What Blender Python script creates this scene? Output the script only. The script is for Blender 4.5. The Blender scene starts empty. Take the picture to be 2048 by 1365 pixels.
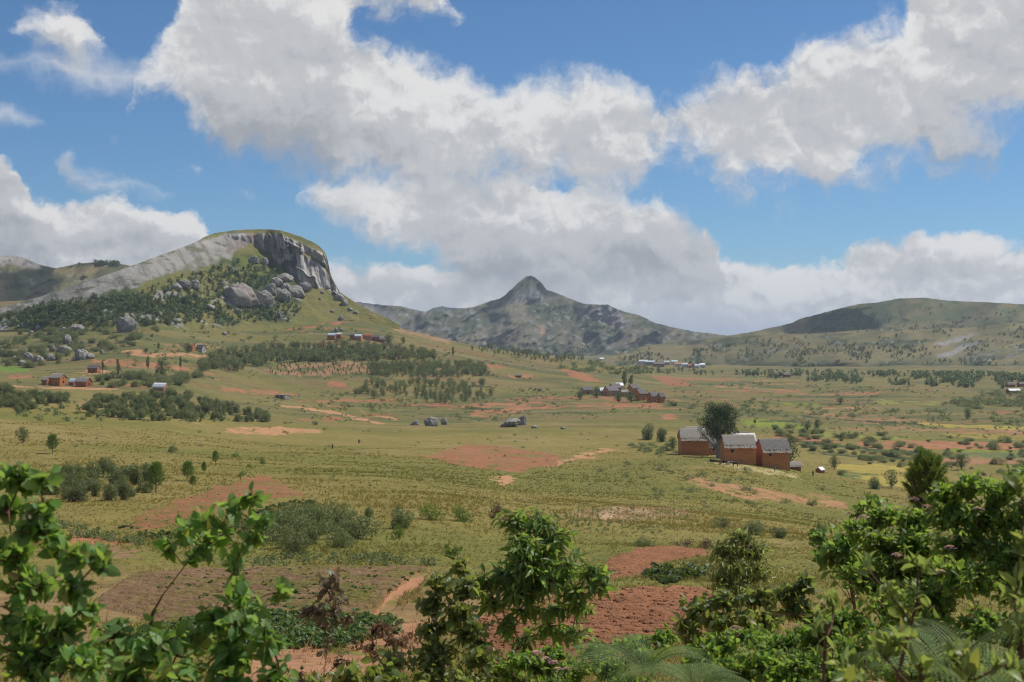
import bpy, math, random
import numpy as np
from mathutils import Vector, Matrix, Euler

random.seed(11)
RNG = np.random.RandomState(11)
SC = bpy.context.scene
COL = SC.collection
rad = math.radians

# ---------------------------------------------------------------- camera
F, CX, CY = 2560.0, 1024.0, 682.5        # focal length and centre in the photograph's pixels
EZ = 40.0                                # eye height above the valley floor datum
cam_d = bpy.data.cameras.new('camera')
cam_d.lens = 45.0; cam_d.sensor_width = 36.0
cam_d.clip_start = 0.1; cam_d.clip_end = 40000
cam_d.dof.use_dof = True; cam_d.dof.focus_distance = 24.0; cam_d.dof.aperture_fstop = 6.3
cam = bpy.data.objects.new('camera', cam_d); COL.objects.link(cam)
cam.location = (0, 0, EZ); cam.rotation_euler = (rad(90), 0, 0)
SC.camera = cam
SC.render.engine = 'CYCLES'
SC.render.resolution_x, SC.render.resolution_y = 1024, 682
SC.cycles.use_denoising = True; SC.cycles.filter_width = 1.1
SC.cycles.max_bounces = 8; SC.cycles.diffuse_bounces = 3; SC.cycles.transmission_bounces = 4
SC.cycles.transparent_max_bounces = 8; SC.cycles.volume_bounces = 0
SC.view_settings.view_transform = 'Standard'; SC.view_settings.look = 'None'
SC.view_settings.gamma = 1; SC.view_settings.exposure = 0.0

# ---------------------------------------------------------------- sun and sky
SUN_AZ, SUN_EL = 62.0, 56.0             # degrees clockwise from the view direction (+Y), and above the horizon
SUN_DIR = Vector((math.sin(rad(SUN_AZ)) * math.cos(rad(SUN_EL)), math.cos(rad(SUN_AZ)) * math.cos(rad(SUN_EL)), math.sin(rad(SUN_EL))))
sun_d = bpy.data.lights.new('sun', 'SUN'); sun_d.energy = 4.8; sun_d.angle = rad(0.53); sun_d.color = (1.0, 0.955, 0.88)
sun = bpy.data.objects.new('sun', sun_d); COL.objects.link(sun)
sun.rotation_euler = (-SUN_DIR).to_track_quat('-Z', 'Y').to_euler()
sun.location = (0, 0, 300)

class NT:
    """small helper to write node trees"""
    def __init__(s, tree): s.t = tree; s.n = tree.nodes; s.l = tree.links
    def new(s, typ, **kw):
        nd = s.n.new(typ)
        for k, v in kw.items(): setattr(nd, k, v)
        return nd
    def put(s, sock, v):
        if v is None: return
        if hasattr(v, 'is_output'): s.l.new(v, sock)
        else: sock.default_value = v
    def math(s, op, a, b=None, c=None, clamp=False):
        nd = s.new('ShaderNodeMath', operation=op); nd.use_clamp = clamp
        s.put(nd.inputs[0], a); s.put(nd.inputs[1], b); s.put(nd.inputs[2], c)
        return nd.outputs[0]
    def maprange(s, v, a, b, c=0.0, d=1.0, smooth=True):
        nd = s.new('ShaderNodeMapRange', interpolation_type='SMOOTHSTEP' if smooth else 'LINEAR')
        for i, x in enumerate((v, a, b, c, d)): s.put(nd.inputs[i], x)
        return nd.outputs[0]
    def noise(s, vec, scale, detail=4, rough=0.5, dist=0.0, lac=2.0):
        nd = s.new('ShaderNodeTexNoise'); s.put(nd.inputs['Vector'], vec)
        for k, v in (('Scale', scale), ('Detail', detail), ('Roughness', rough), ('Distortion', dist), ('Lacunarity', lac)): s.put(nd.inputs[k], v)
        return nd.outputs[0]
    def mix(s, f, a, b, blend='MIX'):
        nd = s.new('ShaderNodeMix', data_type='RGBA', blend_type=blend)
        s.put(nd.inputs[0], f); s.put(nd.inputs[6], a); s.put(nd.inputs[7], b)
        return nd.outputs[2]
    def curve(s, v, pts):
        nd = s.new('ShaderNodeFloatCurve'); cm = nd.mapping; cm.use_clip = False
        c = cm.curves[0]
        pts = sorted(pts)
        c.points[0].location = pts[0]; c.points[1].location = pts[-1]
        for p in pts[1:-1]: c.points.new(*p)
        for p in c.points: p.handle_type = 'AUTO_CLAMPED'
        cm.update()
        s.put(nd.inputs['Value'], v)
        return nd.outputs[0]

# ---- clouds: layers, each bounded above and below by an outline over azimuth (photo pixels turned into sky angles)
def sky_xy(px, py):
    u, v = (px - CX) / F, (CY - py) / F
    return math.atan(u), math.atan(v / math.hypot(1, u))
def tpt(px, py):
    a, e = sky_xy(px, py)
    return ((a + 0.6) / 1.2, (e + 0.1) / 0.6)
LAYERS = [  # (name, edge softness, weight, top outline, bottom outline)
    ('main', 0.055, 1.0,
     [(-300, 330), (200, 330), (265, 200), (300, 120), (335, 45), (372, -40), (430, -150), (640, -140), (690, 20), (720, 75), (800, 95), (870, 112), (920, 148), (960, 165), (1000, 178), (1050, 165), (1100, 143), (1180, 142), (1250, 158), (1300, 176), (1380, 168), (1440, 165), (1500, 172), (1560, 200), (1600, 310), (1650, 430), (2400, 430)],
     [(-300, 250), (240, 250), (290, 175), (330, 205), (370, 240), (450, 292), (500, 322), (560, 342), (620, 352), (700, 372), (800, 385), (1000, 378), (1200, 385), (1270, 385), (1330, 350), (1390, 325), (1450, 368), (1500, 392), (1560, 395), (1600, 310), (1650, 280), (2400, 280)]),
    ('bank', 0.035, 0.9,
     [(-300, 520), (560, 480), (600, 365), (640, 350), (1000, 350), (1200, 385), (1290, 392), (1350, 408), (1400, 440), (1432, 475), (1450, 540), (1600, 620), (2400, 620)],
     [(-300, 400), (560, 400), (600, 392), (660, 425), (720, 445), (800, 492), (850, 518), (900, 570), (1100, 600), (1450, 600), (1600, 590), (2400, 590)]),
    ('horizon', 0.035, 1.0,
     [(-400, 290), (-100, 305), (0, 318), (45, 345), (75, 388), (110, 388), (200, 396), (280, 396), (330, 418), (380, 436), (412, 455), (430, 530), (470, 690), (620, 690), (648, 530), (690, 517), (740, 521), (800, 533), (840, 530), (900, 540), (1300, 530), (1430, 505), (1480, 527), (1560, 522), (1640, 516), (1700, 505), (1740, 486), (1800, 472), (1850, 460), (1950, 459), (2048, 472), (2400, 480)],
     [(-400, 900), (2400, 900)]),
    ('right', 0.055, 1.0,
     [(-300, 420), (1430, 330), (1475, 160), (1540, 140), (1565, 118), (1600, 72), (1650, 60), (1760, 50), (1800, 40), (1822, -30), (1850, -110), (2048, -190), (2400, -220)],
     [(-300, 330), (1430, 250), (1475, 175), (1510, 300), (1540, 378), (1600, 402), (1650, 392), (1700, 370), (1760, 346), (1820, 326), (1900, 316), (1960, 302), (2048, 276), (2400, 250)]),
    ('top', 0.05, 0.85,
     [(-300, 60), (560, 60), (640, -60), (760, -120), (870, -60), (920, 40), (1000, 80), (2400, 80)],
     [(-300, -60), (560, -60), (640, 10), (760, 30), (870, 40), (920, 0), (1000, -60), (2400, -60)]),
    ('puff', 0.045, 0.75,
     [(-400, 40), (-60, 100), (15, 75), (40, 15), (100, 0), (150, 35), (190, 72), (230, 140), (2400, 140)],
     [(-400, 0), (-60, 40), (15, 70), (60, 100), (130, 112), (190, 88), (230, 60), (2400, 60)]),
    ('wisp', 0.035, 0.5,
     [(-400, 90), (-50, 100), (100, 112), (200, 112), (330, 120), (420, 190), (2400, 190)],
     [(-400, 130), (-50, 140), (100, 166), (200, 184), (330, 190), (420, 150), (2400, 150)]),
    ('wisp_low', 0.03, 0.52,
     [(-400, 205), (-20, 206), (60, 216), (95, 250), (115, 330), (122, 300), (150, 328), (210, 352), (330, 376), (380, 400), (2400, 400)],
     [(-400, 245), (-20, 246), (60, 244), (95, 232), (115, 300), (122, 352), (150, 376), (210, 386), (330, 388), (380, 380), (2400, 380)]),
    ('fleck', 0.02, 0.52,
     [(-300, 400), (330, 350), (365, 330), (400, 328), (418, 338), (460, 370), (2400, 370)],
     [(-300, 300), (330, 330), (365, 338), (400, 342), (418, 338), (460, 320), (2400, 320)]),
]
W = bpy.data.worlds.new('World'); SC.world = W; W.use_nodes = True
w = NT(W.node_tree); w.n.clear()
out = w.new('ShaderNodeOutputWorld'); bg = w.new('ShaderNodeBackground'); w.l.new(bg.outputs[0], out.inputs[0])
sky = w.new('ShaderNodeTexSky', sky_type='NISHITA'); sky.sun_disc = False
sky.sun_elevation = rad(SUN_EL); sky.sun_rotation = rad(SUN_AZ); sky.altitude = 1300; sky.air_density = 1.0; sky.dust_density = 0.2; sky.ozone_density = 2.0
tc = w.new('ShaderNodeTexCoord'); dv = w.new('ShaderNodeVectorMath', operation='NORMALIZE'); w.l.new(tc.outputs['Generated'], dv.inputs[0])
sx = w.new('ShaderNodeSeparateXYZ'); w.l.new(dv.outputs[0], sx.inputs[0])
az = w.math('ARCTAN2', sx.outputs[0], sx.outputs[1]); el = w.math('ARCSINE', sx.outputs[2])
def cxyz(a, b, c=0.0):
    nd = w.new('ShaderNodeCombineXYZ'); w.put(nd.inputs[0], a); w.put(nd.inputs[1], b); w.put(nd.inputs[2], c); return nd.outputs[0]
P0 = cxyz(az, el)
# the outlines are pushed about by billowing noise
nzw = w.new('ShaderNodeTexNoise'); w.l.new(P0, nzw.inputs['Vector']); nzw.inputs['Scale'].default_value = 30.0; nzw.inputs['Detail'].default_value = 4; nzw.inputs['Roughness'].default_value = 0.6
sv_ = w.new('ShaderNodeVectorMath', operation='SUBTRACT'); w.l.new(nzw.outputs['Color'], sv_.inputs[0]); sv_.inputs[1].default_value = (.5, .5, .5)
sc_ = w.new('ShaderNodeVectorMath', operation='SCALE'); w.l.new(sv_.outputs[0], sc_.inputs[0]); sc_.inputs['Scale'].default_value = 0.034
pw = w.new('ShaderNodeVectorMath', operation='ADD'); w.l.new(P0, pw.inputs[0]); w.l.new(sc_.outputs[0], pw.inputs[1])
PW = pw.outputs[0]; spw = w.new('ShaderNodeSeparateXYZ'); w.l.new(PW, spw.inputs[0])
azw, elw = spw.outputs[0], spw.outputs[1]
tt = w.math('DIVIDE', w.math('PINGPONG', w.math('ADD', azw, 0.6), 1.2), 1.2)
ee = w.math('DIVIDE', w.math('ADD', elw, 0.1), 0.6)
n_a = w.noise(PW, 20.0, 9, 0.575)                                   # cloud stuff, and the same a little nearer the sun: their difference models the billows
psun = w.new('ShaderNodeVectorMath', operation='ADD'); w.l.new(PW, psun.inputs[0]); psun.inputs[1].default_value = (0.0035, 0.008, 0)
n_s = w.noise(psun.outputs[0], 20.0, 5, 0.55)
relief = w.math('SUBTRACT', n_a, n_s)
n_low = w.noise(cxyz(az, w.math('MULTIPLY', el, 2.4), 3.7), 8.0, 4, 0.55)
fluff = w.math('MULTIPLY', w.math('SUBTRACT', n_a, 0.5), 2.2)
lit = w.new('ShaderNodeRGB'); lit.outputs[0].default_value = (7.7, 7.65, 7.6, 1)
mid = w.new('ShaderNodeRGB'); mid.outputs[0].default_value = (5.35, 5.45, 5.65, 1)
dark = w.new('ShaderNodeRGB'); dark.outputs[0].default_value = (3.55, 3.75, 4.1, 1)
skyc = w.mix(1.0, sky.outputs[0], (0.47, 0.71, 0.90, 1), 'MULTIPLY')
acc = [skyc]
def cloud_layer(top, bot, soft, wmax, thick, grey, seed, edge=0.5, fl=1.0):
    """top, bot: outlines (normalised elevation); thick: how far below its top the cloud turns grey"""
    m = w.math('DIVIDE', w.math('SUBTRACT', top, ee), soft / 0.6)
    if bot is not None: m = w.math('MINIMUM', m, w.math('DIVIDE', w.math('SUBTRACT', ee, bot), soft * 1.5 / 0.6))
    m = w.math('MINIMUM', m, wmax)
    d = w.math('ADD', w.math('ADD', m, 0.18), w.math('MULTIPLY', fluff, fl))
    al = w.maprange(d, 0.0, edge)
    if wmax < 0.6: al = w.math('MULTIPLY', al, 0.8)
    dep = w.maprange(w.math('SUBTRACT', top, ee), 0.0, thick / 0.6, 0.0, 1.0, smooth=False)
    sh = w.math('ADD', w.math('MULTIPLY', dep, 0.78), w.math('MULTIPLY', w.math('SUBTRACT', n_low, 0.5), 1.7))
    sh = w.math('ADD', sh, w.math('MULTIPLY', w.math('SUBTRACT', relief, 0.0), -2.0))
    sh = w.math('ADD', sh, grey)
    cc_ = w.mix(w.maprange(sh, 0.0, 0.42), lit.outputs[0], mid.outputs[0]); cc_ = w.mix(w.maprange(sh, 0.42, 1.05), cc_, dark.outputs[0])
    acc[0] = w.mix(al, acc[0], cc_)
LD = {l[0]: l for l in LAYERS}
def outline(pts): return w.curve(tt, [tpt(*p) for p in pts])
def row(py, amp, scale, seed):
    """a receding row of cumulus: its tops follow a noise over azimuth"""
    nn_ = w.noise(cxyz(w.math('ADD', az, seed * 3.1), seed), scale, 5, 0.6)
    return w.math('ADD', w.math('MULTIPLY', w.math('SUBTRACT', nn_, 0.5), amp), tpt(1024, py)[1])
h_ = LD['horizon']; htop = outline(h_[3])
cloud_layer(htop, None, .022, 1.0, .060, .0, 1, .5)
for py, amp, scl, gr, sd_ in ((520, .22, 9, .10, 1.0), (560, .15, 13, .12, 2.0), (595, .10, 18, .10, 3.0), (625, .06, 26, .12, 4.0)):
    cloud_layer(w.math('MINIMUM', row(py, amp, scl, sd_), w.math('SUBTRACT', htop, .02)), None, .014, 1.0, .035, gr, sd_, .7, .75)
for nm, th, gr, ed in (('wisp', .05, -.1, .9), ('wisp_low', .03, -.1, .8), ('fleck', .02, -.2, .7), ('puff', .045, .0, .6), ('bank', .085, .06, .6), ("right", .17, .07, .62), ('top', .05, .0, .5), ("main", .17, .07, .62)):
    l = LD[nm]; cloud_layer(outline(l[3]), outline(l[4]), l[1] * .75, l[2], th, gr, 1, ed, .35 if 'wisp' in nm else .9)
# overhead, above the frame, broken cumulus goes on
mo = w.math('SUBTRACT', w.math('MULTIPLY', w.math('SUBTRACT', w.noise(P0, 3.2, 2, 0.5), 0.5), 6.0), w.maprange(el, 0.28, 0.45, 3.0, 0.0))
oal = w.maprange(w.math('ADD', w.math('MINIMUM', mo, 1.0), fluff), 0.0, 0.7)
acc[0] = w.mix(oal, acc[0], w.mix(w.maprange(n_low, .35, .65), lit.outputs[0], dark.outputs[0]))
final = acc[0]
w.l.new(final, bg.inputs[0]); bg.inputs[1].default_value = 0.1
W.cycles.sampling_method = 'MANUAL'; W.cycles.sample_map_resolution = 512
# ================================================================ numpy helpers
T2 = np.random.RandomState(3).rand(256, 256).astype(np.float32)
T3 = np.random.RandomState(4).rand(64, 64, 64).astype(np.float32)
def n2(x, y):
    xi = np.floor(x).astype(np.int64); yi = np.floor(y).astype(np.int64)
    fx = (x - xi).astype(np.float32); fy = (y - yi).astype(np.float32)
    fx = fx * fx * (3 - 2 * fx); fy = fy * fy * (3 - 2 * fy)
    x0, y0, x1, y1 = xi & 255, yi & 255, (xi + 1) & 255, (yi + 1) & 255
    a = T2[x0, y0] * (1 - fx) + T2[x1, y0] * fx; b = T2[x0, y1] * (1 - fx) + T2[x1, y1] * fx
    return a * (1 - fy) + b * fy
def fbm(x, y, octv=5, gain=0.5):
    s = 0; a = 1.0; t = 0
    for i in range(octv):
        s = s + a * (n2(x * 2.03 ** i + 17.3 * i, y * 2.03 ** i + 9.1 * i) - 0.5); t += a; a *= gain
    return s / t * 2          # about -1..1
def n3(p):
    i = np.floor(p).astype(np.int64); f = (p - i).astype(np.float32); f = f * f * (3 - 2 * f)
    r = 0
    for dx in (0, 1):
        for dy in (0, 1):
            for dz in (0, 1):
                wgt = (f[..., 0] if dx else 1 - f[..., 0]) * (f[..., 1] if dy else 1 - f[..., 1]) * (f[..., 2] if dz else 1 - f[..., 2])
                r = r + wgt * T3[(i[..., 0] + dx) & 63, (i[..., 1] + dy) & 63, (i[..., 2] + dz) & 63]
    return r
def fbm3(p, octv=4, gain=0.5):
    s = 0; a = 1.0; t = 0
    for k in range(octv):
        s = s + a * (n3(p * 2.03 ** k + 11.7 * k) - 0.5); t += a; a *= gain
    return s / t * 2
def sstep(x, a, b):
    t = np.clip((x - a) / (b - a), 0, 1); return t * t * (3 - 2 * t)
def lerp(a, b, t):                       # colours: the last axis holds r, g, b
    t = np.asarray(t)[..., None]
    return a * (1 - t) + b * t
def blur(a, k, axis):
    if k < 1: return a
    x = np.arange(-3 * k, 3 * k + 1); g = np.exp(-0.5 * (x / k) ** 2); g /= g.sum()
    pad = [(0, 0)] * a.ndim; pad[axis] = (3 * k, 3 * k)
    ap = np.pad(a, pad, mode='edge')
    return np.apply_along_axis(lambda m: np.convolve(m, g, 'valid'), axis, ap)
def inpoly(x, y, poly):
    r = np.zeros(x.shape, bool); n = len(poly)
    for i in range(n):
        (x1, y1), (x2, y2) = poly[i], poly[(i + 1) % n]
        if y1 == y2: continue
        r ^= ((y1 > y) != (y2 > y)) & (x < (x2 - x1) * (y - y1) / (y2 - y1) + x1)
    return r
def C(r, g, b): return np.array([r, g, b], np.float32)

def tag(o, label=None, cat=None, group=None, kind=None):
    for k, v in (('label', label), ('category', cat), ('group', group), ('kind', kind)):
        if v: o[k] = v
    return o
def link(o, parent=None):
    COL.objects.link(o)
    if parent: o.parent = parent
    return o
def mesh_np(name, V, Fc, mats, colors=None, smooth=True, midx=None):
    """V (n,3); Fc (m,3) or (m,4) int array or a list of such arrays"""
    V = np.ascontiguousarray(V, np.float32); Fs = Fc if isinstance(Fc, list) else [Fc]
    Fs = [np.asarray(f, np.int32) for f in Fs if len(f)]
    me = bpy.data.meshes.new(name)
    me.vertices.add(len(V)); me.vertices.foreach_set('co', V.ravel())
    nl = sum(f.size for f in Fs); npoly = sum(len(f) for f in Fs)
    me.loops.add(nl); me.loops.foreach_set('vertex_index', np.concatenate([f.ravel() for f in Fs]))
    st = []; o = 0
    for f in Fs:
        st.append(o + np.arange(len(f)) * f.shape[1]); o += f.size
    me.polygons.add(npoly); me.polygons.foreach_set('loop_start', np.concatenate(st).astype(np.int32))
    if smooth: me.polygons.foreach_set('use_smooth', np.ones(npoly, bool))
    for m in (mats if isinstance(mats, (list, tuple)) else [mats]): me.materials.append(m)
    if midx is not None: me.polygons.foreach_set('material_index', np.asarray(midx, np.int32))
    me.update(calc_edges=True)
    if colors is not None:
        at = me.color_attributes.new('Col', 'FLOAT_COLOR', 'POINT')
        c = np.ones((len(V), 4), np.float32); c[:, :3] = colors; at.data.foreach_set('color', c.ravel())
    return me
def obj(name, me, parent=None, loc=None):
    o = bpy.data.objects.new(name, me); link(o, parent)
    if loc is not None: o.location = loc
    return o
def empty(name, loc=(0, 0, 0), rz=0.0):
    o = bpy.data.objects.new(name, None); link(o); o.location = loc; o.rotation_euler = (0, 0, rz); o.empty_display_size = 0.3
    return o
def copy_tree(o, parent=None):
    c = o.copy(); link(c, parent)
    for ch in o.children: copy_tree(ch, c)
    return c

# ================================================================ materials
def mat_base(name):
    m = bpy.data.materials.new(name); m.use_nodes = True
    k = NT(m.node_tree); k.n.clear()
    o = k.new('ShaderNodeOutputMaterial'); p = k.new('ShaderNodeBsdfPrincipled')
    k.l.new(p.outputs[0], o.inputs[0])
    p.inputs['Roughness'].default_value = 0.9; p.inputs['Specular IOR Level'].default_value = 0.25
    return m, k, p, o
def bump(k, p, h, strength=0.5, dist=0.1):
    b = k.new('ShaderNodeBump'); b.inputs['Strength'].default_value = strength; b.inputs['Distance'].default_value = dist
    k.l.new(h, b.inputs['Height']); k.l.new(b.outputs[0], p.inputs['Normal'])
def mat_vcol(name, s1, s2, amt=0.35, bs=0.6, bd=0.2, rough=0.95):
    """surface coloured by the mesh's own colour layer, with fine procedural grain"""
    m, k, p, o = mat_base(name)
    g = k.new('ShaderNodeNewGeometry'); at = k.new('ShaderNodeAttribute', attribute_name='Col')
    a = k.noise(g.outputs['Position'], s1, 6, 0.65); b = k.noise(g.outputs['Position'], s2, 5, 0.6)
    f = k.math('ADD', k.math('MULTIPLY', a, 0.6), k.math('MULTIPLY', b, 0.4))
    f = k.maprange(f, 0.3, 0.7, 1 - amt, 1 + amt, smooth=False)
    cm = k.new('ShaderNodeVectorMath', operation='SCALE'); k.l.new(at.outputs['Color'], cm.inputs[0]); k.l.new(f, cm.inputs['Scale'])
    k.l.new(cm.outputs[0], p.inputs['Base Color'])
    p.inputs['Roughness'].default_value = rough; p.inputs['Specular IOR Level'].default_value = 0.1
    bump(k, p, a, bs, bd)
    return m
M_GROUND = mat_vcol('ground_surface', 1.6, 0.35, 0.42, 0.7, 0.25)
M_SOIL = mat_vcol('tilled_soil', 2.6, 0.6, 0.35, 1.0, 0.35)
M_PATH = mat_vcol('worn_path', 1.2, 0.3, 0.16, 0.4, 0.1)
M_RICE = mat_vcol('rice_crop', 1.5, 0.2, 0.22, 0.5, 0.15)
M_ROCKFACE = mat_vcol('granite_face', 0.35, 0.09, 0.30, 0.8, 1.2, 0.9)
M_HILL = mat_vcol('hill_cover', 0.06, 0.02, 0.25, 0.5, 2.0)

# ================================================================ the lie of the land
YK = [0, 3, 6, 12, 20, 30, 45, 60, 80, 110, 150, 200, 260, 330, 430, 550, 640, 700, 800, 900, 1000, 1100, 1200, 1300, 1400, 1700, 2200, 3000, 4500, 9000, 30000]
NEAR = [-1.65, -1.9, -2.6, -4.2, -6.0, -8.0]          # the bank the camera stands on (relative to the eye)
ZT = {   # z relative to the eye, at y = 45 ... 30000
 -700: [-9.5, -10.6, -12.4, -14.2, -16.5, -19, -21.5, -22, -22, -21, -20, -19, -15, -8, 0, 10, 24, 38, 50, 60, 40, 0, -20, -30, -40],
 0:    [-9.7, -10.9, -12.4, -14.2, -16.5, -19.5, -22, -22.5, -24, -23.5, -23.5, -22.5, -18, -12, -2, 8, 20, 33, 42, 50, 30, 0, -20, -30, -40],
 150:  [-9.8, -10.9, -12.4, -14.3, -16.8, -19.8, -22.6, -24.5, -27, -26, -24.4, -24, -17.5, -10, 2, 14, 28, 41, 50, 52, 30, 0, -20, -30, -40],
 300:  [-9.9, -11, -12.5, -14.3, -17, -20, -23, -26, -28.3, -27, -25.6, -22.5, -14, -5, 5, 16, 28, 41, 50, 54, 30, 0, -20, -30, -40],
 450:  [-9.9, -11, -12.6, -14.4, -17.2, -20.5, -24, -28, -32.5, -33, -32, -31, -27, -19, -8, 3, 14, 27, 39, 52, 30, 0, -20, -30, -40],
 600:  [-10, -11, -12.6, -14.5, -17.4, -20.8, -25, -29.2, -34.5, -36.5, -37.5, -37.5, -36.5, -29, -14, 1, 12, 24, 36, 46, 20, -10, -30, -36, -40],
 700:  [-10, -11, -12.6, -14.5, -17.5, -21, -25.5, -30, -35.5, -38, -39, -39.5, -39, -30, -8, 8, 17, 28, 36, 20, -20, -38, -38, -38, -40],
 800:  [-10, -11, -12.6, -14.5, -17.5, -21.2, -25.8, -30.3, -35.7, -38, -40, -40.5, -40, -34, -18, -2, 9, 17, 14, -10, -38, -38, -38, -38, -40],
 900:  [-10, -11, -12.7, -14.8, -18, -22, -26.5, -31, -35.8, -38.3, -40.2, -40.5, -40, -36, -25, -11, -1, 2.6, -4, -28, -38, -38, -38, -38, -40],
 1050: [-10, -11.3, -13.1, -15.5, -19, -23.5, -28, -32, -36, -38.5, -40, -40.2, -40, -37.5, -33, -25, -14, -9, -18, -36, -38, -38, -38, -38, -40],
 1200: [-10, -11.4, -13.2, -15.6, -19.5, -24.5, -29.5, -33.5, -37, -39, -39.7, -39.6, -39, -37.3, -35, -30, -23, -17.5, -24, -37, -38, -38, -38, -38, -40],
 1350: [-10, -11.5, -13.5, -16, -20, -25.5, -29.5, -31, -36.5, -40, -40, -40, -39, -38, -38, -38, -38, -38, -38, -38, -38, -38, -38, -38, -40],
 1440: [-10, -11.5, -13.6, -16.2, -20.5, -26, -30.3, -31.5, -37.5, -40.5, -40.5, -40.5, -39.5, -38.5, -38, -38, -38, -38, -38, -38, -38, -38, -38, -38, -40],
 1540: [-10, -11.5, -13.7, -16.5, -21, -27, -31.6, -33, -39.5, -41, -41, -41, -40.5, -40, -39, -38.5, -38.2, -38, -38, -38, -38, -38, -38, -38, -40],
 1650: [-10, -11.5, -13.8, -17, -22, -28.5, -34, -37.5, -41, -41.7, -41.7, -41.5, -41, -40.5, -40, -39, -38.5, -38, -38, -38, -38, -38, -38, -38, -40],
 1800: [-10, -11.5, -13.8, -17.3, -23, -29.5, -35.5, -40, -42, -42.5, -42, -41.5, -40.5, -39.5, -38.5, -37.5, -36.5, -36, -36, -36, -36, -36, -36, -38, -40],
 2048: [-10, -11.5, -14, -18, -24, -30.5, -36.5, -41, -42.5, -42.7, -42, -41.5, -40, -38.5, -37, -36, -35.5, -35.5, -35.5, -36, -36, -36, -36, -38, -40],
 2750: [-10, -11.5, -14, -18, -24, -31, -37, -41.5, -43, -43, -42, -41.5, -40, -38.5, -37, -36, -35.5, -35.5, -35.5, -36, -36, -36, -36, -38, -40],
}
_cols = sorted(ZT); _ck = np.array([(c - CX) / F for c in _cols])
LY0, LY1, NLY = math.log(1.0), math.log(30000.0), 900
_ly = np.linspace(LY0, LY1, NLY); _yk = np.log(np.maximum(np.array(YK, float), 0.5))
_raw = np.array([np.interp(_ly, _yk, NEAR + ZT[c]) for c in _cols])          # (cols, NLY)
UU = np.linspace(_ck[0], _ck[-1], 500)
TAB = np.array([np.interp(UU, _ck, _raw[:, j]) for j in range(NLY)]).T       # (500, NLY)
TAB = blur(blur(TAB, 7, 0), 5, 1)
def H(x, y):
    """ground height (world z) at x, y"""
    x = np.asarray(x, float); y = np.asarray(y, float)
    r = np.hypot(x, y)
    um = UU[-1]
    u = np.where(y > 1e-6, x / np.maximum(y, 1e-6), np.sign(x) * 9.0); u = np.clip(u, -um, um)
    ye = np.maximum(r / np.sqrt(1 + u * u), 1.0)
    fi = (u - UU[0]) / (UU[-1] - UU[0]) * 499; fj = (np.log(ye) - LY0) / (LY1 - LY0) * (NLY - 1)
    i = np.clip(fi.astype(int), 0, 498); j = np.clip(fj.astype(int), 0, NLY - 2)
    a = np.clip(fi - i, 0, 1); b = np.clip(fj - j, 0, 1)
    z = (TAB[i, j] * (1 - a) + TAB[i + 1, j] * a) * (1 - b) + (TAB[i, j + 1] * (1 - a) + TAB[i + 1, j + 1] * a) * b
    amp = np.clip(0.0022 * ye, 0.03, 1.6)
    z = z + amp * fbm(x / 37.0, y / 37.0, 3) + np.minimum(amp, 0.25) * 0.7 * fbm(x / 7.0 + 5, y / 7.0, 2)
    return z + EZ
_ys = np.exp(np.linspace(math.log(22.0), math.log(4000.0), 2600))
_hitc = {}
def hit(px, py, ymin=22.0):
    """where the line of sight through a photo pixel meets the ground"""
    key = (px, py, ymin)
    if key in _hitc: return _hitc[key]
    u = (px - CX) / F
    zz = EZ - (py - CY) / F * _ys
    h = H(u * _ys, _ys)
    ok = np.nonzero((h >= zz) & (_ys >= ymin))[0]
    if len(ok) == 0: y = 1700.0
    else:
        k = ok[0]
        if k == 0: y = _ys[0]
        else:
            d0, d1 = zz[k - 1] - h[k - 1], zz[k] - h[k]
            t = d0 / (d0 - d1) if d0 != d1 else 0.5
            y = _ys[k - 1] + (_ys[k] - _ys[k - 1]) * min(max(t, 0), 1)
    v = Vector((u * y, y, float(H(u * y, y)))); _hitc[key] = v
    return v
def at(px, py, y): return Vector(((px - CX) / F * y, y, EZ - (py - CY) / F * y))
def topx(x, y, z): return CX + F * x / y, CY - F * (z - EZ) / y

# ---------------------------------------------------------------- fields, paths and other patches (outlines laid on the ground)
SOIL, SOILD, TAN, ORANGE = C(.285, .130, .065), C(.220, .138, .072), C(.29, .205, .11), C(.39, .21, .105)
RICE, LIME, GREEN, DRY = C(.30, .235, .055), C(.17, .20, .03), C(.085, .125, .035), C(.235, .185, .09)
def strip(pts, wpx):
    """a path as a ribbon: centre line in photo pixels with half-height in pixels"""
    top = [(x, y - (wpx if np.isscalar(wpx) else wpx[i])) for i, (x, y) in enumerate(pts)]
    bot = [(x, y + (wpx if np.isscalar(wpx) else wpx[i])) for i, (x, y) in enumerate(pts)]
    return top + bot[::-1]
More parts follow.
